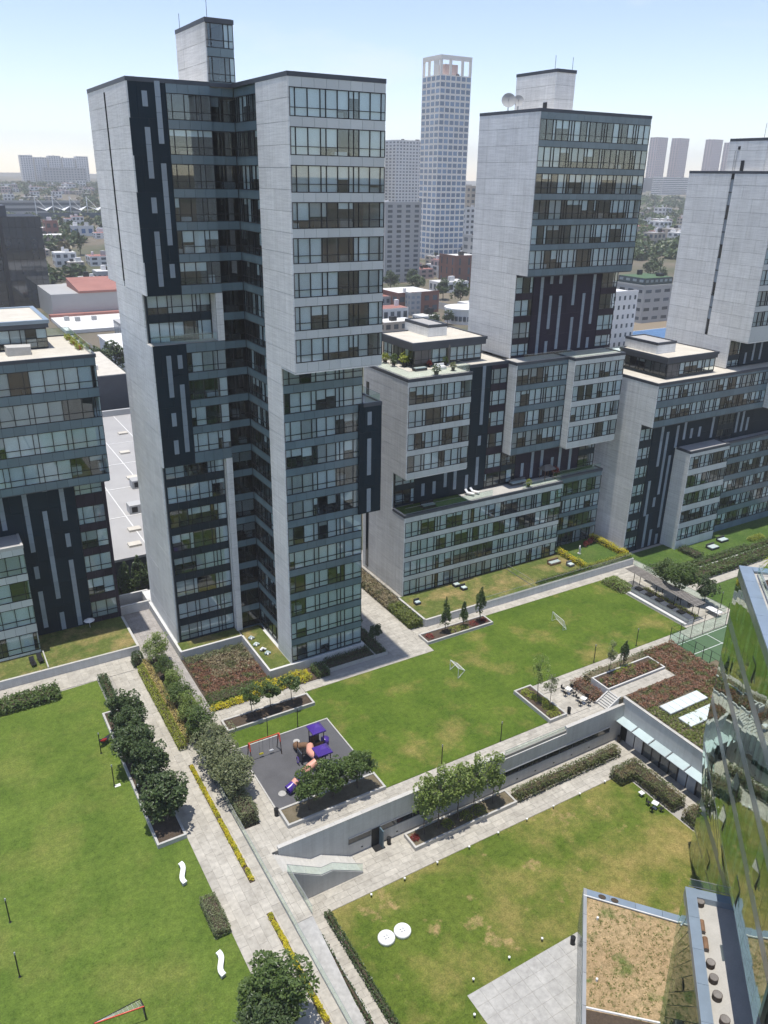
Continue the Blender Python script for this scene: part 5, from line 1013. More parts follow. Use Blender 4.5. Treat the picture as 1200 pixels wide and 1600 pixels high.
# lamp posts and bollards
def lamp(x, y, h, label, z=0.0, grp='lawn lamp posts'):
    o = thing('lamp_post', label, 'lamp', (x, y, z), grp); MB().cyl((x, y), .05, z - .02, z + h - .25, 'black', 8).part('post', o); MB().cyl((x, y), .065, z + h - .25, z + h, 'frame_light', 8).part('lamp_head', o); MB().cyl((x, y), .12, z - .02, z + .03, 'frame', 10).part('base_plate', o)
for x, y, lb in ((9.75, 76.3, 'black lamp post beside the hanging blanket on the left lawn'), (9.8, 70.4, 'black lamp post on a white plate on the left lawn'), (-1.82, 58.0, 'upper black lamp post at the left picture edge'), (-1.84, 52.2, 'lower black lamp post at the left picture edge'), (26.8, 69.8, 'black lamp post behind the middle of the swing set'), (30.55, 69.8, 'black lamp post behind the playground towers'), (70.6, 62.9, 'black lamp post on the upper lawn edge left of the thin trees'), (78.7, 63.05, 'black lamp post on the upper lawn edge by the court'), (49.65, 56.2, 'black lamp post on the upper lawn edge by the wall notch'), (41.5, 56.2, 'black lamp post on the upper lawn edge above the slim trees'), (98.0, 64.4, 'black lamp post beside the near white dining table'), (11.4, 66.2, 'black lamp post in front of the magnolia row')): lamp(x, y, 2.75, lb)
box('white_plate', 'white', None, 9.8, 10.4, 70.1, 70.5, 0, .03); meta(bpy.data.objects['white_plate'], 'small white plate on the grass at the foot of a lamp post', 'plate')
for i, (x, y) in enumerate(((28.3, 48.45), (32.1, 48.5), (36, 48.55), (40, 48.6), (43.8, 48.65), (47.7, 48.65), (51.5, 48.7), (55.4, 48.7), (59.3, 48.75), (39.4, 36.6), (35.6, 36.6), (31.6, 36.5), (29.8, 33.9))):
    b_ = MB().cyl((x, y), .045, LOW, LOW + .3, 'black', 8).cyl((x, y), .11, LOW + .28, LOW + .4, 'white', 10).top('garden_light', (ORD[i] + ' small white garden light from the left along the lower path' if y > 40 else ORD[i - 9] + ' small white garden light from the right beside the paved forecourt'), 'garden light', 'lights along the lower path' if y > 40 else 'lights beside the forecourt')
for i, (x, y, lb) in enumerate(((22.85, 58.2, 'black litter bin at the corner of the playground planter'), (22.65, 73.1, 'black litter bin at the corner of the planter behind the swings'), (60.0, 56.2, 'black litter bin beside the lime planter'), (33.15, 53.3, 'black litter bin beside the basement door'), (66.2, 53.3, 'black litter bin in the sunken court corner'), (41.6, 35.0, 'black litter bin on the paved forecourt'))):
    z = LOW if i > 2 else 0
    o = thing('litter_bin', lb, 'bin', (x, y, z), 'litter bins'); MB().cyl((x, y), .2, z - .01, z + .8, 'black', 14, .23).part('bin_body', o); MB().cyl((x, y), .24, z + .8, z + .86, 'frame', 14).part('rim', o); MB().cyl((x, y), .16, z + .862, z + .87, 'black', 12).part('lid', o)
# round and square tables with chairs
def patio_set(x, y, z, label, wide=.95, cm='black'):
    o = thing('patio_table', label + ' table', 'table', (x, y, z)); mb_ = MB(); a = .35
    pts = [(x + wide / 2 * .8 * math.cos(t + a), y + wide / 2 * .8 * math.sin(t + a)) for t in (math.pi / 4, 3 * math.pi / 4, 5 * math.pi / 4, 7 * math.pi / 4)]; pts = [(x + (p - x) * 1.25, y + (q - y) * 1.25) for p, q in pts]
    mb_.prism(pts, z + .72, z + .76, 'white').part('table_top', o); MB().cyl((x, y), .04, z, z + .72, 'white', 8).part('leg', o); MB().cyl((x, y), .25, z, z + .03, 'white', 12).part('foot', o)
    for k, t in enumerate((0, math.pi / 2, math.pi, 3 * math.pi / 2)):
        cx, cy_ = x + .72 * math.cos(t + a), y + .72 * math.sin(t + a)
        c = thing('patio_chair', ['right', 'far', 'left', 'near'][k] + ' dark chair at the ' + label + ' table', 'chair', (cx, cy_, z), 'patio chairs')
        MB().prism([(cx - .2, cy_ - .2), (cx + .2, cy_ - .2), (cx + .2, cy_ + .2), (cx - .2, cy_ + .2)], z + .42, z + .46, cm).part('seat', c)
        q = Vector((math.cos(t + a), math.sin(t + a), 0)); s_ = Vector((-q.y, q.x, 0)) * .2; pb = Vector((cx, cy_, z + .46)) + q * .2
        MB().hexa([pb - s_, pb + s_, pb - s_ + q * .03, pb + s_ + q * .03] + [v + Vector((0, 0, .4)) + q * .06 for v in (pb - s_, pb + s_, pb - s_ + q * .03, pb + s_ + q * .03)], cm).part('backrest', c)
        for e, f in ((-.18, -.18), (.18, -.18), (.18, .18), (-.18, .18)): MB().bar((cx + e, cy_ + f, z), (cx + e, cy_ + f, z + .42), .018, cm).part('leg', c)
patio_set(62.75, 59.3, 0, 'upper white patio'); patio_set(63.0, 56.9, 0, 'lower white patio'); patio_set(61.3, 43.2, LOW, 'white sunken lawn')
o = thing('stool', 'small white square stool on the sunken lawn near the hedge', 'stool', (61.5, 45.3, LOW)); box('seat', 'white', o, 61.2, 61.75, 45.0, 45.55, LOW + .42, LOW + .48); MB().cyl((61.48, 45.28), .06, LOW, LOW + .42, 'white', 8).part('leg', o)
# giant white buttons
for x, y, lb in ((27.2, 43.75, 'left giant white four-hole button seat on the sunken lawn'), (28.85, 43.65, 'right giant white four-hole button seat on the sunken lawn')):
    o = thing('button_seat', lb, 'seat', (x, y, LOW), 'giant button seats'); z = LOW
    mb_ = MB(); N = 40; prof_ = [(.70, .0), (.8, .06), (.8, .3), (.75, .37), (.64, .38), (.58, .33), (0.001, .33)]
    vs_ = [(x + r_ * math.cos(2 * math.pi * j / N), y + r_ * math.sin(2 * math.pi * j / N), z + h) for r_, h in prof_ for j in range(N)]
    mb_.faces(vs_, [(i * N + j, i * N + (j + 1) % N, (i + 1) * N + (j + 1) % N, (i + 1) * N + j) for i in range(len(prof_) - 1) for j in range(N)], 'white').part('button_body', o, True)
    for dx, dy in ((-.14, -.14), (.14, -.14), (-.14, .14), (.14, .14)): MB().cyl((x + dx, y + dy), .085, z + .33, z + .337, 'frame_light', 12).part('hole', o)
# white S-shaped benches
def s_bench(pts, label):
    o = thing('wavy_bench', label, 'bench', (pts[0][0], pts[0][1], 0), 'wavy white benches'); P = [Vector((*p, 0)) for p in pts]; L_, R_ = [], []
    for i, p in enumerate(P):
        d_ = (P[min(i + 1, len(P) - 1)] - P[max(0, i - 1)]).normalized(); s_ = Vector((-d_.y, d_.x, 0)) * .22; L_.append(p + s_); R_.append(p - s_)
    n_ = len(P); mb_ = MB(); V = [(v.x, v.y, .34) for v in L_ + R_] + [(v.x, v.y, .44) for v in L_ + R_]
    fs = [(n_ * 2 + i, n_ * 3 + i, n_ * 3 + i + 1, n_ * 2 + i + 1) for i in range(n_ - 1)] + [(i, i + 1, n_ + i + 1, n_ + i) for i in range(n_ - 1)] + [(i, n_ * 2 + i, n_ * 2 + i + 1, i + 1) for i in range(n_ - 1)] + [(n_ + i, n_ + i + 1, n_ * 3 + i + 1, n_ * 3 + i) for i in range(n_ - 1)] + [(0, n_, n_ * 3, n_ * 2), (n_ - 1, n_ * 3 - 1, n_ * 4 - 1, n_ * 2 - 1)]
    mb_.faces(V, fs, 'white').part('seat', o)
    for i in (1, n_ - 2):
        d_ = (P[i + 1] - P[i - 1]).normalized(); s_ = Vector((-d_.y, d_.x, 0)) * .18; e = d_ * .1; p = P[i]
        MB().hexa([p - s_ - e, p + s_ - e, p - s_ + e, p + s_ + e] + [v + Vector((0, 0, .34)) for v in (p - s_ - e, p + s_ - e, p - s_ + e, p + s_ + e)], 'paver_grey').part('leg', o)
    mb_ = None
def sp(x0, y0, y1, a): return [(x0 + a * math.sin((t - .5) * 2 * math.pi * .8), y0 + (y1 - y0) * t) for t in np.linspace(0, 1, 14)]
s_bench(sp(12.45, 54.3, 56.75, .24), 'upper white wavy bench on the left lawn beside the walkway'); s_bench(sp(12.35, 44.0, 46.25, .24), 'lower white wavy bench on the left lawn below the clipped hedge')
# hanging blanket and toys near the tower
MB().tube([(9.85, 77.3, 1.05), (10.2, 77.5, .62), (10.7, 77.8, .5), (11.2, 78.1, .8)], [.08, .3, .32, .06], 'car_dark', 8).tube([(10.0, 77.2, .95), (10.35, 77.45, .72), (10.7, 77.6, .7)], [.05, .22, .1], 'car_red', 7).top('hammock', 'crumpled blue and red hammock beside the magnolia row', 'hammock')
for i, (x, y, m_, lb) in enumerate(((32.3, 88.4, 'cushion', 'turquoise cushion toy in the tower nook garden'), (32.3, 86.6, 'cushion', 'blue play cushion in the middle of the nook garden'), (32.6, 85.0, 'white', 'white toy by the nook garden wall'), (32.8, 83.9, 'cushion', 'striped toy lying at the nook garden front'))):
    t_ = MB(); t_.tube([(x - .4, y, 1.42), (x, y + .2, 1.5), (x + .4, y - .1, 1.42)], [.15, .22, .12], m_, 8).tube([(x - .1, y - .3, 1.36), (x + .1, y + .3, 1.5)], [.1, .16], 'white' if m_ != 'white' else 'black', 7); t_.top('garden_toy', lb, 'toy', 'toys in the tower nook garden')
# sun loungers and chairs
def lounger(x, y, z, rz, label, m_, grp):
    o = thing('sun_lounger', label, 'sun lounger', (x, y, z), grp); o.rotation_euler = (0, 0, rz)
    for nm, mb_ in (('seat', MB().box(-.3, .3, -.6, .5, .28, .36, m_)), ('backrest', MB().hexa([(-.3, .5, .28), (.3, .5, .28), (-.3, .56, .26), (.3, .56, .26), (-.3, .95, .8), (.3, .95, .8), (-.3, 1.0, .77), (.3, 1.0, .77)], m_))):
        c = bpy.data.objects.new(nm, mb_.mesh(nm)); link(c, o)
    for a in (-.26, .26):
        for b in (-.52, .45): c = bpy.data.objects.new('leg', MB().bar((a, b, 0), (a, b, .28), .025, m_).mesh('leg')); link(c, o)
lounger(5.9, 96.2, 1.16, .1, 'left dark lounger on the left block lawn', 'black', 'dark loungers'); lounger(6.85, 96.6, 1.16, .1, 'right dark lounger on the left block lawn beside the low divider', 'black', 'dark loungers'); lounger(69.9, 91.0, 14.3, .5, 'left white lounger on the podium terrace', 'white', 'white loungers'); lounger(71.0, 91.2, 14.3, .5, 'right white lounger on the podium terrace', 'white', 'white loungers')
wall('garden_divider', 'low pale divider on the left block lawn beside the loungers', 'coping', [(7.35, 7.5, 94.5, 98.8, 1.1, 1.4)])
o = thing('parasol', 'small white parasol standing on the left block lawn', 'parasol', (14.1, 102.2, 1.15)); MB().cyl((14.1, 102.2), .03, 1.1, 2.5, 'white', 6).part('pole', o); MB().tube([(14.1, 102.2, 2.25), (14.1, 102.2, 2.62)], [.75, .02], 'white', 8, False).part('canopy', o)
def sofa(x, y, z, wx, wy, label, m_='room_dark'):
    o = thing('garden_sofa', label, 'sofa', (x, y, z)); box('base', m_, o, x - wx / 2, x + wx / 2, y - wy / 2, y + wy / 2, z, z + .32); box('cushion', 'cushion' if m_ != 'white' else 'white', o, x - wx / 2 + .08, x + wx / 2 - .08, y - wy / 2 + .05, y + wy / 2 - .2, z + .32, z + .45); box('backrest', m_, o, x - wx / 2, x + wx / 2, y + wy / 2 - .18, y + wy / 2, z + .32, z + .75)
sofa(65.6, 87.6, 1.18, 1.0, .9, 'dark sofa on the dry left garden of the stepped complex'); sofa(66.0, 86.2, 1.18, .9, .9, 'second dark armchair on the dry left garden'); sofa(57.3, 85.8, 1.18, .9, .8, 'grey armchair at the left end of the complex garden'); sofa(84.2, 86.2, 1.18, 2.2, 1.0, 'dark garden sofa on the middle garden of the complex', 'wood'); sofa(86.0, 84.3, 1.18, 1.0, 1.0, 'wicker seat beside the yellow dividing hedge', 'room_wall')
sofa(79.6, 91.4, 14.3, 3.2, .9, 'long pale sofa on the podium terrace under the plum wall', 'room_wall'); sofa(61.5, 90.2, 14.3, 2.2, 1.0, 'dark sofa in the shaded left part of the podium terrace', 'black'); sofa(116.8, 80.6, -1.1, 2.0, 1.4, 'dark garden sofa on the right gardens', 'room_dark'); sofa(121.0, 81.8, -1.1, 2.0, 1.2, 'dark garden lounge seat further right in the right gardens', 'room_dark')
structure('podium_shade_turf', MB().box(57, 68.3, 89.1, 92.2, 14.22, 14.26, 'lawn_green'))
pv = thing('terrace_pergola', 'small dark pitched pavilion on the podium terrace', 'pavilion', (85.3, 91.4, 14.25))
for x in (84.5, 86.3):
    for y in (90.7, 92.0): MB().bar((x, y, 14.2), (x, y, 16.0), .05, 'wood').part('post', pv)
MB().faces([(84.2, 90.4, 15.9), (86.6, 90.4, 15.9), (86.6, 92.25, 15.9), (84.2, 92.25, 15.9), (84.8, 91.4, 16.6), (86.0, 91.4, 16.6)], [(0, 1, 5, 4), (2, 3, 4, 5), (1, 2, 5), (3, 0, 4), (0, 3, 2, 1)], 'wood_grey').part('roof', pv)
def pot(x, y, z, lb, m_='leaf_mid', s=1.0, grp='pots on the penthouse terrace', pm='black'):
    o = thing('potted_plant', lb, 'plant', (x, y, z), grp); MB().cyl((x, y), .22 * s, z, z + .45 * s, pm, 10, .28 * s).part('pot', o)
    f_ = shrubs('foliage', [(x, y, z + .45 * s, .5 * s, .85 * s)], None, m_, .22 * s, 150, None); f_.parent = o; f_.location = f_.location - Vector((x, y, z))
for i, (x, y, m_, s) in enumerate(((59.3, 99.6, 'leaf_lime', 1.2), (60.2, 98.6, 'leaf_mid', 1.2), (60.6, 96.3, 'leaf_lime', 1.6), (59.2, 97.0, 'leaf_dark', 1.0), (61.6, 89.6, 'leaf_dark', 1.3), (66.2, 94.2, 'leaf_mid', 1.1), (65.4, 91.0, 'leaf_olive', 1.0), (63.6, 94.4, 'leaf_red', .8))): pot(x, y, 34.1, ['lime pot plant at the far left of the penthouse terrace', 'second pot plant from the far left on the penthouse terrace', 'tall lime palm pot in the penthouse terrace corner', 'dark pot plant by the left rail of the penthouse terrace', 'dark round bush in a pot at the front rail of the penthouse terrace', 'pot plant beside the folded penthouse parasol', 'olive pot plant right of the penthouse lounge', 'reddish pot plant by the penthouse door'][i], m_, s)
sofa(61.2, 93.2, 34.1, 2.0, .9, 'dark lounge sofa on the penthouse terrace', 'black'); sofa(64.3, 92.6, 34.1, 1.6, .9, 'white lounge sofa on the penthouse terrace', 'white')
o = thing('folded_parasol', 'folded beige parasol on the penthouse terrace', 'parasol', (66.2, 93.2, 34.1)); MB().cyl((66.2, 93.2), .03, 34.1, 37.2, 'frame_light', 6).part('pole', o); MB().tube([(66.2, 93.2, 35.0), (66.2, 93.2, 36.8), (66.2, 93.2, 37.3)], [.16, .2, .04], 'room_wall', 8).part('folded_canopy', o)
pot(80.2, 89.6, 14.3, 'yellow flowering pot at the glass rail of the podium terrace', 'leaf_lime', 1.0, 'pots on the podium terrace'); pot(87.6, 91.6, 14.2, 'brown shrub beside the terrace pavilion', 'leaf_red', 1.3, 'pots on the podium terrace')
for i, (x, y) in enumerate(((93.4, 88.6), (94.5, 88.9), (95.4, 89.2))): pot(x, y, 1.18, ['left', 'middle', 'right'][i] + ' terracotta pot by the yellow hedge of the complex lawn', 'leaf_red', .9, 'terracotta pots', 'terracotta')
o = thing('garden_statue', 'pale standing garden sculpture on the right complex lawn', 'statue', (90.5, 87.0, 1.18)); MB().cyl((90.5, 87), .3, 1.15, 1.35, 'white_wall', 12).part('base', o); MB().tube([(90.5, 87, 1.35), (90.55, 87, 2.0), (90.45, 87, 2.4), (90.5, 87, 2.75)], [.12, .2, .14, .1], 'white_wall', 9).part('figure', o, True)
# roof terrace of the left block
MB().prism([(9.6, 103.4), (12.2, 103.4), (12.4, 104.8), (9.5, 104.9)], 38.85, [39.9, 39.8, 39.9, 40.0], 'coping').top('covered_furniture', 'beige covered furniture on the left block roof terrace', 'cover')
for i, y in enumerate((104.5, 108, 111.5)): hedge('planter_shrub', 17.6, 18.2, y - .9, y + .9, 38.95, .4, ['near', 'middle', 'far'][i] + ' green planter box along the roof rail of the left block', 'leaf_lime', 80, .2, 'plant', core='terracotta', group='roof planters')
# satellite dishes on the plum tower roof
for i, (x, y, r_) in enumerate(((78.6, 99.3, 1.0), (79.8, 98.6, .75))):
    o = thing('satellite_dish', ['larger', 'smaller'][i] + ' grey satellite dish on the roof of the plum tower', 'satellite dish', (x, y, 67.9), 'satellite dishes'); MB().bar((x, y, 67.8), (x, y, 69.2), .07, 'frame_light').part('mast', o)
    ax = Vector((-.55, -.8, .35)).normalized(); c0 = Vector((x, y, 69.3)); u = ax.orthogonal().normalized(); v = ax.cross(u); mb_ = MB(); V = []
    for rr in (0.02, .35, .7, 1.0): V += [c0 + ax * (.28 * r_ * rr * rr) + (u * math.cos(t) + v * math.sin(t)) * rr * r_ for t in np.linspace(0, 2 * math.pi, 18, endpoint=False)]
    mb_.faces(V, [(i_ * 18 + j, i_ * 18 + (j + 1) % 18, (i_ + 1) * 18 + (j + 1) % 18, (i_ + 1) * 18 + j) for i_ in range(3) for j in range(18)], 'bg_grey').part('dish', o, True); MB().bar(c0, c0 + ax * r_ * .8, .03, 'frame').part('feed_arm', o)

# ------------------------------------------------------------ faceted green glass building (bottom right)
G = thing('glass_building', 'green mirrored glass building with folded facade at the right edge', 'building', (57, 32, LOW))
D2 = Vector((-.7071, -.7071, 0)); NO = Vector((-.7071, .7071, 0)); U0 = Vector((59.6, 38.15, 0)); L0 = U0 - NO * .75 + D2 * .9; D3 = (Vector((50.51, 26.14, 0)) - L0).normalized()
def gpt(o_, u, z, off=0.0): return o_ + (D3 if (o_ - L0).length < 1e-4 else D2) * u + NO * off + Vector((0, 0, z))
def gquad(a, b, c, d_, th, mat, name, tilt=0.0, parent=G):
    """a,b bottom (far,near), c,d top; thickness inwards"""
    nn = (b - a).cross(d_ - a).normalized()
    if nn.dot(NO) < 0: nn = -nn
    j = [nn * rng.uniform(-tilt, tilt) for _ in range(4)]
    a, b, c, d_ = a + j[0], b + j[1], c + j[2], d_ + j[3]
    return MB().hexa([a, b, a - nn * th, b - nn * th, c, d_, c - nn * th, d_ - nn * th], mat).part(name, parent)
def facade(o1, z1, o2, z2, u_max, pw=1.5, band=True, open_at=()):
    """one storey between a lower line (o1,z1) and an upper line (o2,z2)"""
    k = int(u_max / pw); bz = .95 if band else .12
    f = bz / max(.1, (z2 - z1))
    lo, hi = (lambda u: gpt(o1, u, z1)), (lambda u: gpt(o2, u, z2))
    for i in range(k):
        a, b = i * pw, (i + 1) * pw - .03
        A_, B_, C_, D_ = lo(a), lo(b), hi(a), hi(b)
        C2, D2_ = A_.lerp(C_, 1 - f), B_.lerp(D_, 1 - f)
        gquad(C2, D2_, C_, D_, .06, 'steel_green', 'spandrel_panel', .004)
        gquad(A_, B_, C2 - Vector((0, 0, .03)), D2_ - Vector((0, 0, .03)), .02, 'green_glass', 'pane', .012)
        ins = -NO * .45
        gquad(A_ + ins, A_.lerp(B_, .48) + ins, C2 + ins, C2.lerp(D2_, .48) + ins, .05, 'green_blind' if rng.random() < .7 else 'green_dark', 'inner_screen'); gquad(A_.lerp(B_, .5) + ins, B_ + ins, C2.lerp(D2_, .5) + ins, D2_ + ins, .05, 'green_dark' if rng.random() < .75 else 'green_blind', 'inner_screen')
        if i in open_at:
            m1, m2 = A_.lerp(C2, .12), B_.lerp(D2_, .12); h1, h2 = A_.lerp(C2, .55), B_.lerp(D2_, .55)
            gquad(m1 + NO * .22, m2 + NO * .22, h1 + NO * .03, h2 + NO * .03, .03, 'green_glass', 'open_window'); gquad(m1 + NO * .012, m2 + NO * .012, h1 + NO * .012, h2 + NO * .012, .01, 'black', 'window_opening')
M('steel_green', (.17, .22, .22), .18, (.14, .185, .185), .4, rand=.08, spec=.7)
for i, (z1, z2) in enumerate(((23.1, 27.85), (18.8, 23.1), (14.4, 18.8), (9.4, 14.4))): facade(U0, z1, U0, z2, 30, open_at=((7,), (), (9, 15), (3, 8, 13))[i])
facade(L0 + (U0 - L0) * .0, 2.96, U0 + D2 * 0.0, 9.4, 27, open_at=(2, 6, 10)); facade(L0, -1.2, L0, 2.96, 27, open_at=(3, 6)); facade(L0, LOW, L0, -1.2, 27, band=False)
IN = -NO
def gprism(pts, z0, z1, mat, name, parent=G): return MB().prism([(p.x, p.y) for p in pts], z0, z1, mat).part(name, parent)
gprism([U0 + IN * .6 + D2 * .6, U0 + IN * .6 + D2 * 40, U0 + IN * 16 + D2 * 40, U0 + IN * 16 + D2 * .6], 9.6, 27.6, 'green_dark', 'building_core'); gprism([L0 + IN * .8 + D3 * .8, L0 + IN * .8 + D3 * 40, L0 + IN * 14 + D2 * 40, L0 + IN * 14 + D2 * .8], LOW, 9.6, 'green_dark', 'building_core')
gprism([U0, U0 + D2 * .0 + IN * 16, U0 + IN * 16 + D2 * .25, U0 + D2 * .25 + IN * .3], 9.4, 27.8, 'steel_green', 'end_wall')
for i in range(10): gprism([U0 + NO * .05 + D2 * (i * 3), U0 + NO * .05 + D2 * (i * 3 + 2.98), U0 + IN * 1.0 + D2 * (i * 3 + 2.98), U0 + IN * 1.0 + D2 * (i * 3)], 27.85, 28.0, 'steel_blue', 'coping_plate')
for i in range(4): gprism([U0 + NO * .05 + IN * (1.06 + i * 3) - D2 * .05, U0 + IN * (4.0 + i * 3) - D2 * .05, U0 + IN * (4.0 + i * 3) + D2 * .8, U0 + IN * (1.06 + i * 3) + D2 * .8], 27.84, 27.98, 'steel_blue', 'coping_plate')
gprism([U0 + IN * 1.0 + D2 * .8, U0 + IN * 1.0 + D2 * 40, U0 + IN * 16 + D2 * 40, U0 + IN * 16 + D2 * .8], 27.5, 27.75, 'terrace', 'roof_deck')
def pt3(v, z): return (v.x, v.y, z)
glass_rail('glass_balustrade', 'glass balustrade on the roof of the green glass building', [pt3(U0 + IN * 14 + D2 * 1.1, 27.9), pt3(U0 + IN * 1.3 + D2 * 1.1, 27.9), pt3(U0 + IN * 1.3 + D2 * 26, 27.9)], .8, 1.6)
pz = U0 + IN * 2.05 + D2 * 3.3
pl_ = thing('palm_tree', 'small palm tree in a brown pot on the green glass building roof', 'palm tree', (pz.x, pz.y, 27.75)); MB().cyl((pz.x, pz.y), .45, 27.75, 28.2, 'wood', 14, .6).part('pot', pl_); MB().tube([(pz.x, pz.y, 28.1), (pz.x + .1, pz.y, 29.2), (pz.x + .3, pz.y + .1, 30.4)], [.22, .15, .12], 'bark', 8).part('trunk', pl_)
fr_ = MB(); top_p = Vector((pz.x + .3, pz.y + .1, 30.4))
for k in range(22):
    a = k * 2.4; e = .2 + (k % 5) * .22; dv = Vector((math.cos(a), math.sin(a), 0)); sd_ = Vector((-dv.y, dv.x, 0)) * .09; P = [top_p + dv * (1.25 * t) + Vector((0, 0, (1.1 - e) * t - 1.1 * t * t)) for t in (0, .3, .65, 1)]
    for p, q, w0, w1 in zip(P, P[1:], (.4, 1, 1), (1, 1, .2)): fr_.faces([p - sd_ * w0, p + sd_ * w0, q + sd_ * w1, q - sd_ * w1], [(0, 1, 2, 3)], 'leaf_lime')
fr_.part('fronds', pl_)

# lower wing: gravel terrace with logs, and dry turf roof
wing = thing('glass_wing', 'low folded glass wing with pale roof terrace and blue coping', 'building', (46, 26, LOW))
T0, T1 = Vector((47.68, 29.31, 0)), Vector((34.8, 16.3, 0)); B0, B1_ = Vector((48.3, 29.75, 0)), Vector((35.6, 21.4, 0)); W0 = Vector((50.49, 26.42, 0))
MB().prism([(T0.x, T0.y), (T1.x, T1.y), (T1.x + 4, T1.y - 4), (W0.x, W0.y)], 3.6, 4.0, 'terrace').part('roof_deck', wing)
MB().prism([(T0.x + .2, T0.y - .3), (T1.x + .4, T1.y - .2), (T1.x + 6, T1.y - 6), (W0.x, W0.y - .2)], LOW, 3.6, 'green_dark').part('wing_core', wing)
tn = (T1 - T0).normalized(); ti = Vector((-tn.y, tn.x, 0)); ti = ti if ti.dot(IN) > 0 else -ti
for i in range(6):
    a, b = T0 + tn * (i * 3), T0 + tn * (i * 3 + 2.98); MB().prism([(a.x, a.y), (b.x, b.y), ((b + ti * .85).x, (b + ti * .85).y), ((a + ti * .85).x, (a + ti * .85).y)], 4.0, 4.62, 'steel_blue').part('coping_plate', wing)
a, b = T0 + ti * .86, W0; MB().prism([(a.x, a.y), (b.x, b.y), (b.x - .6, b.y - .6), (a.x - .6, a.y - .6)], 4.0, 4.58, 'steel_blue').part('coping_plate', wing)
for i in range(14):
    t0, t1 = i / 14 + .002, (i + 1) / 14 - .002
    gquad(B0.lerp(B1_, t0) + Vector((0, 0, .0)), B0.lerp(B1_, t1), T0.lerp(T1, t0) + Vector((0, 0, 4.0)), T0.lerp(T1, t1) + Vector((0, 0, 4.0)), .03, 'green_glass', 'pane', .012, wing)
    gquad(B0.lerp(B1_, t0) + IN * .3, B0.lerp(B1_, t1) + IN * .3, T0.lerp(T1, t0) + IN * .3 + Vector((0, 0, 3.9)), T0.lerp(T1, t1) + IN * .3 + Vector((0, 0, 3.9)), .03, 'green_dark', 'inner_screen', 0, wing)
    if i in (6, 9, 10):
        p0, p1, q0, q1 = B0.lerp(B1_, t0), B0.lerp(B1_, t1), T0.lerp(T1, t0) + Vector((0, 0, 4)), T0.lerp(T1, t1) + Vector((0, 0, 4)); m1, m2, h1, h2 = p0.lerp(q0, .35), p1.lerp(q1, .35), p0.lerp(q0, .62), p1.lerp(q1, .62)
        gquad(m1 + NO * .2, m2 + NO * .2, h1 + NO * .05, h2 + NO * .05, .03, 'green_glass', 'open_window', 0, wing); gquad(m1 + NO * .03, m2 + NO * .03, h1 + NO * .03, h2 + NO * .03, .01, 'black', 'window_opening', 0, wing)
glass_rail('glass_balustrade', 'glass balustrade at the far end of the log terrace', [(T0.x + .3, T0.y - .1, 4.62), (W0.x, W0.y + .15, 4.62)], .8, 1.4)
LG = [(47.75, 27.75, .33, 0), (48.35, 27.85, .28, 0), (46.05, 26.15, .2, 1), (44.95, 24.95, .22, 1), (43.85, 23.6, .34, 0), (43.0, 22.65, .34, 0), (42.1, 21.6, .36, 0), (41.0, 20.1, .36, 0)]
for i, (x, y, r_, lying) in enumerate(LG):
    o = thing('log_seat', ['first', 'second', 'third', 'fourth', 'fifth', 'sixth', 'seventh', 'eighth'][i] + ' log seat from the far end of the terrace', 'log seat', (x, y, 4.0), 'log seats on the wing terrace')
    if lying:
        c, e = Vector((x, y, 4 + r_)) - D2 * .55, Vector((x, y, 4 + r_)) + D2 * .55; MB().tube([c, e], r_, 'wood', 12).part('log', o); MB().tube([e, e + D2 * .01], r_ * .85, 'wood_grey', 12).part('cut_face', o)
    else: MB().cyl((x, y), r_, 4.0, 4.45, 'bark', 14).part('log', o); MB().cyl((x, y), r_ * .88, 4.45, 4.46, 'wood_grey', 14).part('cut_face', o)
turf = thing('turf_roof_block', 'low block with dry brown turf roof beside the paved forecourt', 'building', (41, 30, LOW))
P1, P2, P3, P4 = (43.4, 36.2), (49.2, 29.2), (37.2, 18.2), (31.5, 23.9)
MB().prism([P1, P2, P3, P4], LOW, -.25, 'green_dark').part('block_core', turf); MB().prism([(43.3, 35.9), (48.9, 29.2), (37.2, 18.5), (31.7, 24.1)], -.3, -.02, 'roof_grass').part('turf_layer', turf)
v1, v2, v4 = Vector((*P1, 0)), Vector((*P2, 0)), Vector((*P4, 0)); e12 = (v2 - v1).normalized(); e14 = (v4 - v1).normalized()
for i in range(4):
    a, b = v1 + (v2 - v1) * i / 4, v1 + (v2 - v1) * (i + .99) / 4; MB().prism([(a.x, a.y), (b.x, b.y), ((b + e14 * .8).x, (b + e14 * .8).y), ((a + e14 * .8).x, (a + e14 * .8).y)], -.3, .12, 'steel_blue').part('coping_plate', turf)
a, b = v1 + e14 * .8, v2 + e14 * .8; MB().bar((a.x, a.y, .14), (b.x, b.y, .14), .06, 'white').part('edge_trim', turf)
for i in range(6):
    a, b = v1 + (v4 - v1) * i / 6, v1 + (v4 - v1) * (i + .99) / 6; MB().prism([(a.x, a.y), (b.x, b.y), ((b + e12 * .3).x, (b + e12 * .3).y), ((a + e12 * .3).x, (a + e12 * .3).y)], -.3, .16, 'frame_light').part('coping_plate', turf)
    for k in range(3):
        s0, s1 = a.lerp(b, k / 3), a.lerp(b, k / 3 + .31); MB().hexa([pt3(s0 + NO * .02, LOW), pt3(s1 + NO * .02, LOW), pt3(s0 - NO * .05, LOW), pt3(s1 - NO * .05, LOW), pt3(s0 + NO * .02, -.3), pt3(s1 + NO * .02, -.3), pt3(s0 - NO * .05, -.3), pt3(s1 - NO * .05, -.3)], 'steel_green').part('facade_panel', turf)
MB().bar((35.6, 27.8, .02), (39.7, 24.0, .02), .09, 'white').part('edge_trim', turf)
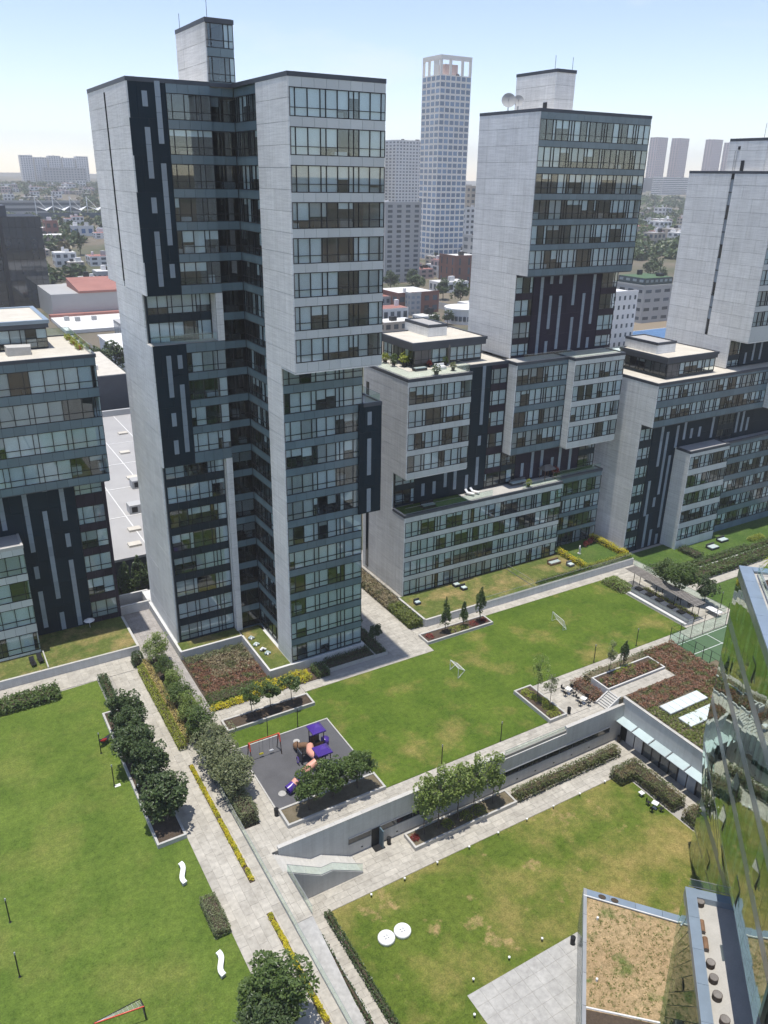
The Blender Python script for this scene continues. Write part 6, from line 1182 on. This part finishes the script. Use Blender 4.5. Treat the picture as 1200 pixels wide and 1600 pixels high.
MB().prism([(35.5, 27.7), (39.6, 23.9), (37.2, 18.4), (31.6, 24.0)], -.02, .0, 'soil').part('mulch_bed', turf)
for t in (.18, .3):
    c = v1.lerp(v2, t) + e14 * .42; MB().prism([(c.x + e12.x * .34 * math.cos(s) + e14.x * .24 * math.sin(s), c.y + e12.y * .34 * math.cos(s) + e14.y * .24 * math.sin(s)) for s in np.linspace(0, 6.28, 20, endpoint=False)], .12, .16, 'soil').part('oval_vent', turf)  # two flat dark ovals set on the blue coping
for x, y in ((42.2, 33.2), (38.0, 29.0)): MB().cyl((x, y), .1, -.02, .25, 'white', 10).part('roof_light', turf)
blades('turf_tufts', [(x - .12, x + .12, y - .12, y + .12, -.02, 0) for x, y in [(lambda p: (p.x, p.y))(v1 + e12 * rng.uniform(.6, 7.2) + e14 * rng.uniform(1.2, 11)) for _ in range(420)]], 'sparse green tufts on the dry brown turf roof', ['grass_green'], 150, .1, 'grass', lean=.8, w_=.03)

# ------------------------------------------------------------ the city behind
def far_block(name, label, x0, x1, y0, y1, zt, wall_m, win_m, nx, ny, nz, cat='building', zb=None, wf=.55, hf=.5, style='punch', group=None, parapet=True, roof_m=None, front=True, left=True):
    """a distant building: body, roof, and every window a part of its own on the two faces in view"""
    z0 = min(terr(x0, y0), terr(x1, y1)) - .5 if zb is None else zb
    o = thing(name, label, cat, ((x0 + x1) / 2, (y0 + y1) / 2, z0), group)
    box('body', wall_m, o, x0, x1, y0, y1, z0, zt)
    if roof_m: box('roof', roof_m, o, x0 + .3, x1 - .3, y0 + .3, y1 - .3, zt, zt + .15)
    if parapet:
        box('parapet', wall_m, o, x0 - .1, x1 + .1, y0 - .1, y0 + .3, zt, zt + .9); box('parapet', wall_m, o, x0 - .1, x0 + .3, y0 + .3, y1, zt, zt + .9)
    for q in range(rng.choice((1, 2, 3)) if x1 - x0 > 7 and zt - z0 > 3 else 0):
        bx_, by_ = rng.uniform(x0 + 1, x1 - 3), rng.uniform(y0 + 1, y1 - 3); box('roof_tank', rng.choice(('bg_white', 'bg_grey', 'black')), o, bx_, bx_ + rng.uniform(1.2, 3.5), by_, by_ + rng.uniform(1.2, 3), zt, zt + rng.uniform(1.2, 3.2))
    fh = (zt - z0 - 1) / nz
    for k in range(nz):
        zc = z0 + .8 + fh * k
        if front and nx:
            wd = (x1 - x0) / nx
            if style == 'band': pbox(o, 'window', win_m, x0 + .5, x1 - .5, y0 - .06, y0 + .05, zc + fh * (1 - hf) * .6, zc + fh * (1 - hf) * .6 + fh * hf)
            else:
                for i in range(nx): pbox(o, 'window', win_m, x0 + wd * (i + .5 - wf / 2), x0 + wd * (i + .5 + wf / 2), y0 - .06, y0 + .05, zc + fh * (1 - hf) * .6, zc + fh * (1 - hf) * .6 + fh * hf)
        if left and ny:
            wd = (y1 - y0) / ny
            if style == 'band': pbox(o, 'window', win_m, x0 - .06, x0 + .05, y0 + .5, y1 - .5, zc + fh * (1 - hf) * .6, zc + fh * (1 - hf) * .6 + fh * hf)
            else:
                for i in range(ny): pbox(o, 'window', win_m, x0 - .06, x0 + .05, y0 + wd * (i + .5 - wf / 2), y0 + wd * (i + .5 + wf / 2), zc + fh * (1 - hf) * .6, zc + fh * (1 - hf) * .6 + fh * hf)
    flush(o); return o
# slender white grid tower
wt = far_block('grid_tower', 'slender white tower with a square window grid and open crown', 379.5, 408, 563, 588, 131, 'bg_cream', 'bg_blueglass', 6, 4, 31, wf=.76, hf=.66, zb=-4, parapet=False)
for x in (379.5, 388, 399, 406.3): box('crown_post', 'bg_cream', wt, x, x + 1.7, 563, 564.5, 131, 141)
for y in (571, 579, 586.5): box('crown_post', 'bg_cream', wt, 379.5, 381, y, y + 1.5, 131, 141)
box('crown_beam', 'bg_cream', wt, 379.4, 408.1, 562.9, 564.6, 141, 144); box('crown_beam', 'bg_cream', wt, 379.4, 381.1, 564.6, 588, 141, 144); box('crown_core', 'bg_pink', wt, 388, 400, 570, 582, 131, 139); box('crown_screen', 'bg_cream', wt, 379.6, 380.2, 566, 571, 131, 141)
far_block('apartment_slab', 'pale grey apartment slab with dark window columns left of the grid tower', 266, 292, 449, 463, 44.2, 'bg_grey', 'bg_window', 4, 2, 16, wf=.5, hf=.55, zb=-4)
far_block('apartment_slab', 'pale apartment building right of the grid tower', 416, 440, 585, 605, 36, 'bg_white', 'bg_window', 5, 4, 9, wf=.55, zb=-4); far_block('apartment_slab', 'taller cream block half hidden behind the plum tower', 470, 500, 640, 660, 52, 'bg_tan', 'bg_window', 5, 3, 11, zb=-4)
far_block('brick_building', 'brown brick block with narrow slots below the grid tower', 301, 322, 422, 440, 14, 'brick', 'bg_window', 3, 3, 3, wf=.2, hf=.7, zb=-4, roof_m='white_roof'); far_block('shop_building', 'magenta topped small building right of the grid tower foot', 352, 368, 470, 486, 22, 'bg_grey', 'bg_window', 3, 2, 5, zb=-4, roof_m='magenta')
far_block('brick_building', 'red brick building with broad white roof behind the penthouse', 208, 232, 338, 362, 6.5, 'brick', 'bg_window', 5, 4, 2, zb=-4, roof_m='white_roof'); far_block('stair_tower', 'grey blue glass stair block of the red brick building', 212, 218, 333, 338, 7, 'bg_grey', 'strip', 2, 2, 4, zb=-4)
cb = thing('round_building', 'low round white building near the street bend', 'building', (226, 308, -4)); MB().cyl((226, 308), 9, -4, 3.2, 'bg_white', 28).part('body', cb); MB().cyl((226, 308), 9.4, 3.2, 3.9, 'white_roof', 28).part('roof', cb)
for k in range(9): MB().box(226 + 9.02 * math.cos(R(200 + k * 12)) - .5, 226 + 9.02 * math.cos(R(200 + k * 12)) + .5, 308 + 9.02 * math.sin(R(200 + k * 12)) - .5, 308 + 9.02 * math.sin(R(200 + k * 12)) + .5, -1.5, .6, 'bg_window').part('window', cb)
for i, (x, y, sx, sy, h, m_, r_, lb) in enumerate(((190, 322, 14, 10, 3, 'bg_white', 'red_roof', 'small house with red roof left of the brick building'), (178, 300, 16, 9, 1, 'bg_tan', 'white_roof', 'low shed with white roof behind the penthouse'), (196, 345, 12, 10, 5, 'bg_grey', 'red_roof', 'red roofed house left of the red brick building'), (205, 312, 10, 8, 0, 'bg_white', 'white_roof', 'white kiosk roof in front of the brick building'), (245, 330, 14, 10, 1, 'bg_white', 'white_roof', 'white roofed pavilion by the round building'), (172, 330, 12, 14, 2, 'bg_white', 'blue_roof', 'blue edged low building beside the tallest tower'), (272, 395, 20, 12, 3, 'bg_white', 'white_roof', 'white canopy building at the grid tower street'), (325, 470, 26, 14, 6, 'bg_grey', 'white_roof', 'low white podium at the grid tower foot'))): far_block('low_building', lb, x, x + sx, y, y + sy, h, m_, 'bg_window', 4, 3, 1 if h < 4 else 2, zb=-4, roof_m=r_, parapet=False, group='low buildings behind the penthouse')
# twin slabs and blocks further off
far_block('apartment_tower_far', 'hazy pale residential tower with many window rows left of the grid tower', 590, 640, 972, 1000, 103, 'bg_white', 'bg_window', 10, 3, 26, wf=.55, zb=0); far_block('apartment_tower_far', 'narrow hazy tower at the edge of the tallest tower', 548, 574, 985, 1010, 104, 'bg_grey', 'bg_window', 5, 3, 26, zb=0); far_block('apartment_tower_far', 'blue grey hazy tower just left of the grid tower', 672, 700, 990, 1020, 88, 'bg_grey', 'bg_glass', 5, 4, 20, zb=0); far_block('apartment_tower_far', 'slim hazy tower just right of the grid tower', 835, 850, 1050, 1070, 98, 'bg_glass', 'bg_window', 4, 3, 22, zb=0)
far_block('apartment_slab', 'small white apartment house below the hazy towers', 560, 585, 830, 850, 32, 'bg_white', 'bg_window', 5, 3, 7, zb=-4); far_block('apartment_slab', 'long glassy low block below the hazy towers', 500, 540, 820, 840, 18, 'bg_grey', 'bg_glass', 8, 3, 4, style='band', zb=-4); far_block('apartment_slab', 'pink roofed low block below the hazy towers', 545, 570, 760, 780, 12, 'bg_pink', 'bg_window', 5, 3, 3, zb=-4)
# right side
far_block('office_building', 'white office block with small square windows right of the plum tower', 238, 252, 228, 246, 18.7, 'bg_white', 'bg_window', 5, 4, 6, wf=.35, hf=.45, zb=-4); far_block('office_building', 'curved looking grey office block with green roof right of the plum tower', 300, 325, 268, 290, 13.5, 'bg_grey', 'bg_window', 4, 4, 4, wf=.6, hf=.35, zb=-4, roof_m='leaf_lime'); far_block('rooftop_pavilion', 'glazed pavilion with flat green roof standing on the grey office block', 303, 322, 271, 288, 17, 'bg_glass', 'strip', 6, 4, 1, zb=13.7, roof_m='court', parapet=False)
br = thing('warehouse', 'warehouse with blue panelled roof behind the right penthouse', 'building', (265, 222, -4)); box('body', 'bg_white', br, 252, 282, 210, 236, -4, 1.5)
for i in range(8):
    for j in range(5): box('roof_panel', 'blue_roof', br, 253 + i * 3.5, 256.4 + i * 3.5, 218 + j * 3.4, 221.3 + j * 3.4, 1.5, 1.7)
far_block('low_building', 'white vaulted roof in front of the blue warehouse', 225, 252, 196, 214, 1, 'bg_white', 'bg_window', 4, 3, 1, zb=-4, roof_m='white_roof', parapet=False)
far_block('hospital_block', 'long white banded building on the right horizon', 1500, 1640, 1330, 1360, 68, 'bg_white', 'bg_window', 12, 3, 9, style='band', hf=.45)
for i, (x, y, w_, h, m_) in enumerate(((1985, 1800, 42, 178, 'bg_pink'), (2065, 1790, 42, 178, 'bg_pink'), (2185, 1765, 42, 178, 'bg_pink'), (2265, 1760, 40, 172, 'bg_pink'))): far_block('highrise', ['leftmost', 'second', 'third', 'rightmost'][i] + ' tall hazy brown residential slab on the right horizon', x, x + w_, y, y + 30, h, m_, 'bg_window', 6, 3, 30, wf=.5)
for i in range(14):
    az = R(44.5 - i * .57); r_ = rng.uniform(2100, 2600); x, y = r_ * math.cos(az), r_ * math.sin(az); far_block('city_block', ORD[i] + ' hazy small city block from the left on the right horizon', x, x + rng.uniform(25, 60), y, y + 30, terr(x, y) + rng.uniform(14, 45), rng.choice(('bg_white', 'bg_grey', 'bg_glass')), 'bg_window', 5, 2, 7, group='skyline on the right')
# left side
for i, (az, r_, h, w_, lb) in enumerate(((82.2, 2200, 92, 27, 'left end white tower of the long hill top housing row'), (81.4, 2200, 92, 27, 'second white tower of the hill top housing row'), (80.6, 2200, 92, 27, 'third white tower of the hill top housing row'), (79.8, 2200, 92, 27, 'fourth white tower of the hill top housing row'), (79.0, 2200, 92, 27, 'right white tower of the hill top housing row'))): x, y = r_ * math.cos(R(az)), r_ * math.sin(R(az)); far_block('housing_tower', lb, x, x + w_, y, y + 30, h - (i % 2) * 4, 'bg_white', 'bg_window', 5, 3, 15, group='hill top housing row')
x, y = 2150 * math.cos(R(81.0)), 2150 * math.sin(R(81.0)); far_block('housing_slab', 'low wide glass slab in front of the hill top housing row', x, x + 95, y, y + 20, 66, 'bg_grey', 'bg_glass', 14, 2, 6)
for i, (az, lb) in enumerate(((85.2, 'hazy white tower at the left picture edge'), (84.5, 'second hazy white tower near the left picture edge'))): x, y = 1950 * math.cos(R(az)), 1950 * math.sin(R(az)); far_block('housing_tower', lb, x, x + 26, y, y + 25, 78, 'bg_grey', 'bg_window', 4, 3, 14, group='towers at the left edge')
dm = thing('mirror_building', 'dark mirrored glass block behind the left roof terrace', 'building', (40, 440, -4))
for a, b, yy in ((10, 44.8, 432.5), (46.6, 64, 430)):
    for i in range(6):
        for k in range(9): box('glass_panel', 'mirror_dark', dm, a + (b - a) * i / 6 + .06, a + (b - a) * (i + 1) / 6 - .06, yy, yy + .3, -4 + k * 4.8 + .06, .74 + k * 4.8)
box('body', 'black', dm, 10, 63.8, 433, 460, -4, 39.2); box('roof_box', 'roofdark', dm, 20, 50, 436, 450, 39.2, 44); box('corner_fin', 'frame', dm, 44.9, 46.5, 429, 433, -4, 39.5)
rr_ = thing('warehouse', 'long warehouse with red curved roof edge behind the left block', 'building', (84, 400, -4)); box('body', 'bg_grey', rr_, 58, 120, 392, 430, -4, 8); MB().prism([(70, 391.5), (122, 391.5), (122, 420), (70, 420)], 8, [9, 9, 12, 12], 'red_roof').part('roof', rr_); box('red_band', 'red_roof', rr_, 56, 122, 388, 391.8, -2.4, -.4); box('front_roof', 'white_roof', rr_, 56, 122, 352, 388, -2.8, -1.4)
for x in (60, 64, 71, 84, 96): box('roof_vent', 'bg_grey', rr_, x, x + 2, 372 + (x % 7), 374 + (x % 7), -1.4, .4)
far_block('low_building', 'glazed grey pavilion beside the tall tower below the red warehouse', 72, 92, 318, 336, 4.5, 'bg_grey', 'strip', 8, 2, 1, zb=-4, hf=.7, wf=.9, parapet=False)
w2 = thing('warehouse', 'white roofed warehouse beside the street trees', 'building', (75, 285, -4)); box('body', 'bg_white', w2, 61, 90, 262, 312, -4, 2.6); box('roof', 'white_roof', w2, 60.5, 90.5, 261.5, 312.5, 2.6, 3.1)
for j in range(4): box('solar_panel', 'bg_glass', w2, 68 + j * 3.2, 71 + j * 3.2, 292, 304, 3.1, 3.3)
far_block('low_building', 'dark walled annex behind the left block roof terrace', 34, 46, 205, 236, 12, 'roofdark', 'bg_window', 0, 0, 1, zb=-4, roof_m='roofpale', parapet=False)
# grey flat-roofed warehouse just behind the towers
gw = thing('flat_roof_warehouse', 'grey flat roof warehouse with skylights between the left block and the tallest tower', 'building', (34, 155, -4)); box('body', 'roofdark', gw, 20, 62, 116, 196, -4, 3.6); box('roof', 'grey_roof', gw, 19.6, 62.4, 115.6, 196.4, 3.6, 4.0); box('parapet', 'bg_grey', gw, 19.6, 62.4, 196.4, 197.2, 3.6, 5.4)
for i, (x, y) in enumerate(((37, 180), (43.5, 181), (34, 166), (40.5, 168), (31.5, 150), (37, 152), (28, 136), (33, 138), (25.5, 125), (29.5, 127), (35.5, 128), (24, 119))): box('skylight', 'roofpale', gw, x, x + 2.0, y, y + 1.5, 4.0, 4.35)
for x, y in ((31.0, 144.5), (27.5, 132.5)): box('air_conditioner', 'bg_grey', gw, x, x + 2.6, y, y + 2.2, 4.0, 5.6); box('fan_unit', 'black', gw, x + .4, x + 1.4, y - .03, y, 4.3, 5.3)
for x in (26.6, 33.0, 39.4, 45.8): box('roof_seam', 'white_roof', gw, x, x + .16, 116, 196, 4.0, 4.05)
for y in (132, 146, 160, 174): box('roof_seam', 'white_roof', gw, 20, 62, y, y + .2, 4.0, 4.06)
wall('lane_end_wall', 'pale wall closing the cobbled lane behind the towers', 'concrete_low', [(18.9, 23.3, 105.4, 105.7, -.05, 1.3)], 'coping'); wall('lane_end_wall', 'second pale wall further behind the cobbled lane', 'white_wall', [(17, 24, 109.5, 109.8, -3, 1.0)])
for i, (x, y, s) in enumerate(((19.5, 111.6, 1.0), (21.6, 112.2, 1.1), (23.6, 112.4, 1.2), (25.6, 113.2, 1.0), (27.2, 113.4, 1.1))): tree('pine', x, y, -2.5, ['first', 'second', 'third', 'fourth', 'fifth'][i] + ' dark conifer from the left behind the lane end wall', s * 1.35, i, 'conifers behind the lane', mat='leaf_dark')
# long tensile canopy station on the hill
cs = thing('tensile_canopy', 'white tensile canopy station with tall masts on the far left hillside', 'station', (170, 880, 8))
cz = terr(170, 880)
for i in range(7):
    x = 128 + i * 16; MB().bar((x, 880, cz), (x, 880, cz + 24), .5, 'white').part('mast', cs); MB().faces([(x, 880, cz + 15), (x + 8, 870, cz + 11), (x + 16, 880, cz + 15), (x + 8, 892, cz + 11), (x + 8, 880, cz + 12)], [(0, 1, 4), (1, 2, 4), (2, 3, 4), (3, 0, 4)], 'white').part('membrane', cs); MB().bar((x, 880, cz + 23), (x + 9, 873, cz + 12), .2, 'white').part('stay', cs)
box('platform', 'bg_grey', cs, 120, 245, 872, 890, cz - 2, cz + 3); box('glazing', 'bg_glass', cs, 128, 240, 871.8, 872, cz + 3, cz + 9)
far_block('flat_building', 'long grey flat building behind the tensile canopy', 90, 190, 985, 1010, terr(140, 990) + 17, 'bg_grey', 'bg_glass', 10, 2, 3, style='band')
far_block('low_building', 'blue fronted shop on the road below the canopy', 125, 141, 690, 700, terr(130, 690) + 7, 'bg_white', 'blue_roof', 3, 1, 1); far_block('low_building', 'long pale bus shelter on the road below the canopy', 146, 200, 690, 700, terr(160, 690) + 5, 'bg_white', 'bg_window', 9, 1, 1, hf=.6); far_block('low_building', 'small red sided house on the road below the canopy', 104, 113, 680, 692, terr(108, 680) + 12, 'red_roof', 'bg_window', 2, 1, 2)
for i in range(7): far_block('low_building', ['first', 'second', 'third', 'fourth', 'fifth', 'sixth', 'seventh'][i] + ' small workshop from the left behind the red roof warehouse', 78 + i * 11, 87 + i * 11, 470 + (i * 13) % 30, 482 + (i * 13) % 30, 2 + (i * 7) % 5, rng.choice(('bg_white', 'bg_tan', 'bg_grey')), 'bg_window', 3, 1, 1, zb=-4, roof_m=rng.choice(('white_roof', 'grey_roof', 'red_roof')), parapet=False, group='workshops behind the red warehouse')
# hillside houses
def hillside(n_, az0, az1, r0, r1, side, grp, h0=5, h1=11):
    sp_ = sorted([(R(rng.uniform(az0, az1)), rng.uniform(r0, r1)) for _ in range(n_)], key=lambda t: -t[0])
    for i, (az, r_) in enumerate(sp_):
        x, y = r_ * math.cos(az), r_ * math.sin(az); s = rng.uniform(9, 20); wc = rng.choice(('bg_white', 'bg_white', 'bg_tan', 'bg_pink')); rc = rng.choice(('white_roof', 'red_roof', 'grey_roof'))
        far_block('hill_house', f'{ORD[i]} small {wc[3:]} house from the left on the {side}, with {rc.replace("_", " ")}', x, x + s, y, y + s * .8, terr(x, y) + rng.uniform(h0, h1), wc, 'bg_window', 3, 2, 2, roof_m=rc, parapet=False, group=grp)
hillside(34, 76.5, 84, 1250, 1800, 'far left hillside', 'houses on the left hillside'); hillside(22, 38, 45, 700, 1350, 'far right hillside', 'houses on the right hillside')
hillside(36, 50.5, 61, 460, 1000, 'valley floor', 'houses in the valley', 6, 12); hillside(26, 76.5, 86, 470, 900, 'left lowland', 'houses on the left lowland', 4, 9)
# street behind with parked cars
rd = structure('street', MB().box(44, 60.5, 200, 330, -3.2, -2.9, 'asphalt').box(238, 252, 250, 460, -3.2, -2.9, 'asphalt'))
def car(x, y, z, rz, m_, label):
    o = thing('parked_car', label, 'car', (x, y, z), 'cars parked behind the towers'); o.rotation_euler = (0, 0, rz)
    def ad(nm, mb_): c = bpy.data.objects.new(nm, mb_.mesh(nm)); link(c, o)
    ad('body', MB().prism([(-2.1, -.85), (2.1, -.85), (2.1, .85), (-2.1, .85)], .3, [.85, .75, .75, .85], m_)); ad('cabin', MB().hexa([(-1.5, -.8, .8), (1.0, -.8, .8), (-1.5, .8, .8), (1.0, .8, .8), (-1.1, -.65, 1.42), (.45, -.65, 1.42), (-1.1, .65, 1.42), (.45, .65, 1.42)], 'bg_glass')); ad('roof', MB().box(-1.1, .45, -.64, .64, 1.42, 1.46, m_))
    for a in (-1.3, 1.3):
        for b in (-.85, .85): ad('wheel', MB().tube([(a, b - .1, .32), (a, b + .1, .32)], .32, 'black', 12))
for i, (x, y, rz, m_) in enumerate(((49.5, 240, 1.4, 'car_dark'), (52.0, 246, 1.4, 'car_white'), (54.5, 236, 1.5, 'car_red'), (55.5, 252, 1.5, 'car_white'), (51.0, 258, 1.4, 'car_dark'), (57.0, 244, 1.5, 'car_white'), (243, 312, 1.2, 'car_white'), (246, 320, 1.2, 'car_dark'), (240, 300, 1.2, 'car_white'), (249, 345, 1.2, 'car_red'), (246, 365, 1.2, 'car_white'))): car(x, y, -2.9, rz, m_, ('dark', 'white', 'red', 'white', 'dark', 'white', 'white', 'dark', 'white', 'red', 'white')[i] + ' parked car, ' + ('nearest the flat roof warehouse', 'behind the dark one', 'under the street trees', 'farther along the side street', 'farthest on the side street', 'beside the white warehouse', 'near the round building', 'beside the round building kerb', 'in front of the round building', 'on the street toward the grid tower', 'farthest on the grid tower street')[i])
# street trees told apart
SP = [(47.5, 222, 1.0), (53.5, 226, .9), (49.0, 262, 1.3), (56.5, 268, 1.4), (58.5, 240, 1.0), (47.0, 246, .9), (254, 350, 1.3), (258, 372, 1.4), (256, 395, 1.3), (262, 330, 1.2), (268, 345, 1.3), (236, 290, 1.1), (250, 415, 1.3), (275, 430, 1.2), (300, 480, 1.5), (318, 500, 1.5), (330, 545, 1.7), (345, 560, 1.7), (204, 300, .8), (214, 304, .8)]
for i, (x, y, s) in enumerate(SP): tree('street', x, y, terr(x, y), ('street tree ' + ('beside the flat roof warehouse, ' if i < 6 else 'on the grid tower street, ')) + ['nearest left', 'nearest right', 'far left', 'far right', 'by the white warehouse', 'by the cars', 'below the brick block', 'behind the round building', 'further up the street', 'right of the round building', 'rightmost by the plum tower', 'left of the round building', 'beside the brick block front', 'at the white podium', 'left of the podium trees', 'right of the podium trees', 'beside the grid tower foot', 'behind the grid tower foot', 'left small one by the penthouse', 'right small one by the penthouse'][i], s, i, 'street trees')
CP = [(112, 600, 1.1), (140, 615, 1.0), (360, 340, 1.2), (372, 345, 1.3), (352, 350, 1.2), (420, 372, 1.4), (432, 380, 1.4), (415, 360, 1.3)]
for i, (x, y, s) in enumerate(CP): tree('conifer' if i < 2 else 'street', x, y, terr(x, y), ['large dark conifer on the brown slope at left', 'second dark conifer on the brown slope', 'left bushy tree below the right cliff', 'middle bushy tree below the right cliff', 'front bushy tree below the right cliff', 'left tree on the right cliff edge', 'right tree on the right cliff edge', 'lower tree on the right cliff'][i], s, i, 'trees on the slopes')
# distant woods that read as one mass
def woods(name, label, n_, az0, az1, r0, r1, mats, size=(3.5, 7)):
    Ps, mi = [], []
    for k in range(n_):
        az = R(rng.uniform(az0, az1)); r_ = r0 + (r1 - r0) * rng.random() ** .8; x, y = r_ * math.cos(az), r_ * math.sin(az)
        if noise.noise(Vector((x / 90, y / 90, 9))) < -.12: continue
        s = rng.uniform(*size); m_ = 46; d_ = nr.normal(size=(m_, 3)); d_ /= np.linalg.norm(d_, axis=1)[:, None]; d_[:, 2] = d_[:, 2] * .75 + .55
        Ps.append(d_ * s * nr.uniform(.7, 1.05, m_)[:, None] + np.array([x, y, terr(x, y)])); mi.append(np.full(m_, 0 if rng.random() < .8 else 1))
    P = np.concatenate(Ps); V, F = leaf_arrays(P, 4.2, .6); o = bpy.data.objects.new(name, npmesh(name, V, F, mats, np.concatenate(mi))); meta(o, label, 'trees', kind='stuff'); link(o)
woods('hillside_woods_left', 'dark woods covering the far left hillside', 1900, 74, 88, 500, 1900, ['leaf_far', 'leaf_dry'], (3, 6.5)); woods('hillside_woods_right', 'woods between the houses on the far right hillside', 1100, 34, 46, 540, 1700, ['leaf_far', 'leaf_mid']); woods('valley_woods', 'trees in the valley around the grid tower', 700, 50, 61, 470, 2000, ['leaf_far', 'leaf_mid'])
# warm haze over the city
hz = bpy.data.materials.new('haze'); hz.use_nodes = True; hn = hz.node_tree.nodes; hn.clear(); vo = hn.new('ShaderNodeVolumePrincipled'); ho = hn.new('ShaderNodeOutputMaterial')
vo.inputs['Color'].default_value = (.96, .98, 1.0, 1); vo.inputs['Density'].default_value = .00022; vo.inputs['Anisotropy'].default_value = 0; hz.node_tree.links.new(vo.outputs[0], ho.inputs['Volume']); MATS['haze'] = hz
hb = MB().box(-400, 4300, -400, 4300, -8, 215, 'haze').top('haze', None, None, kind='stuff', org=(0, 0, 0))
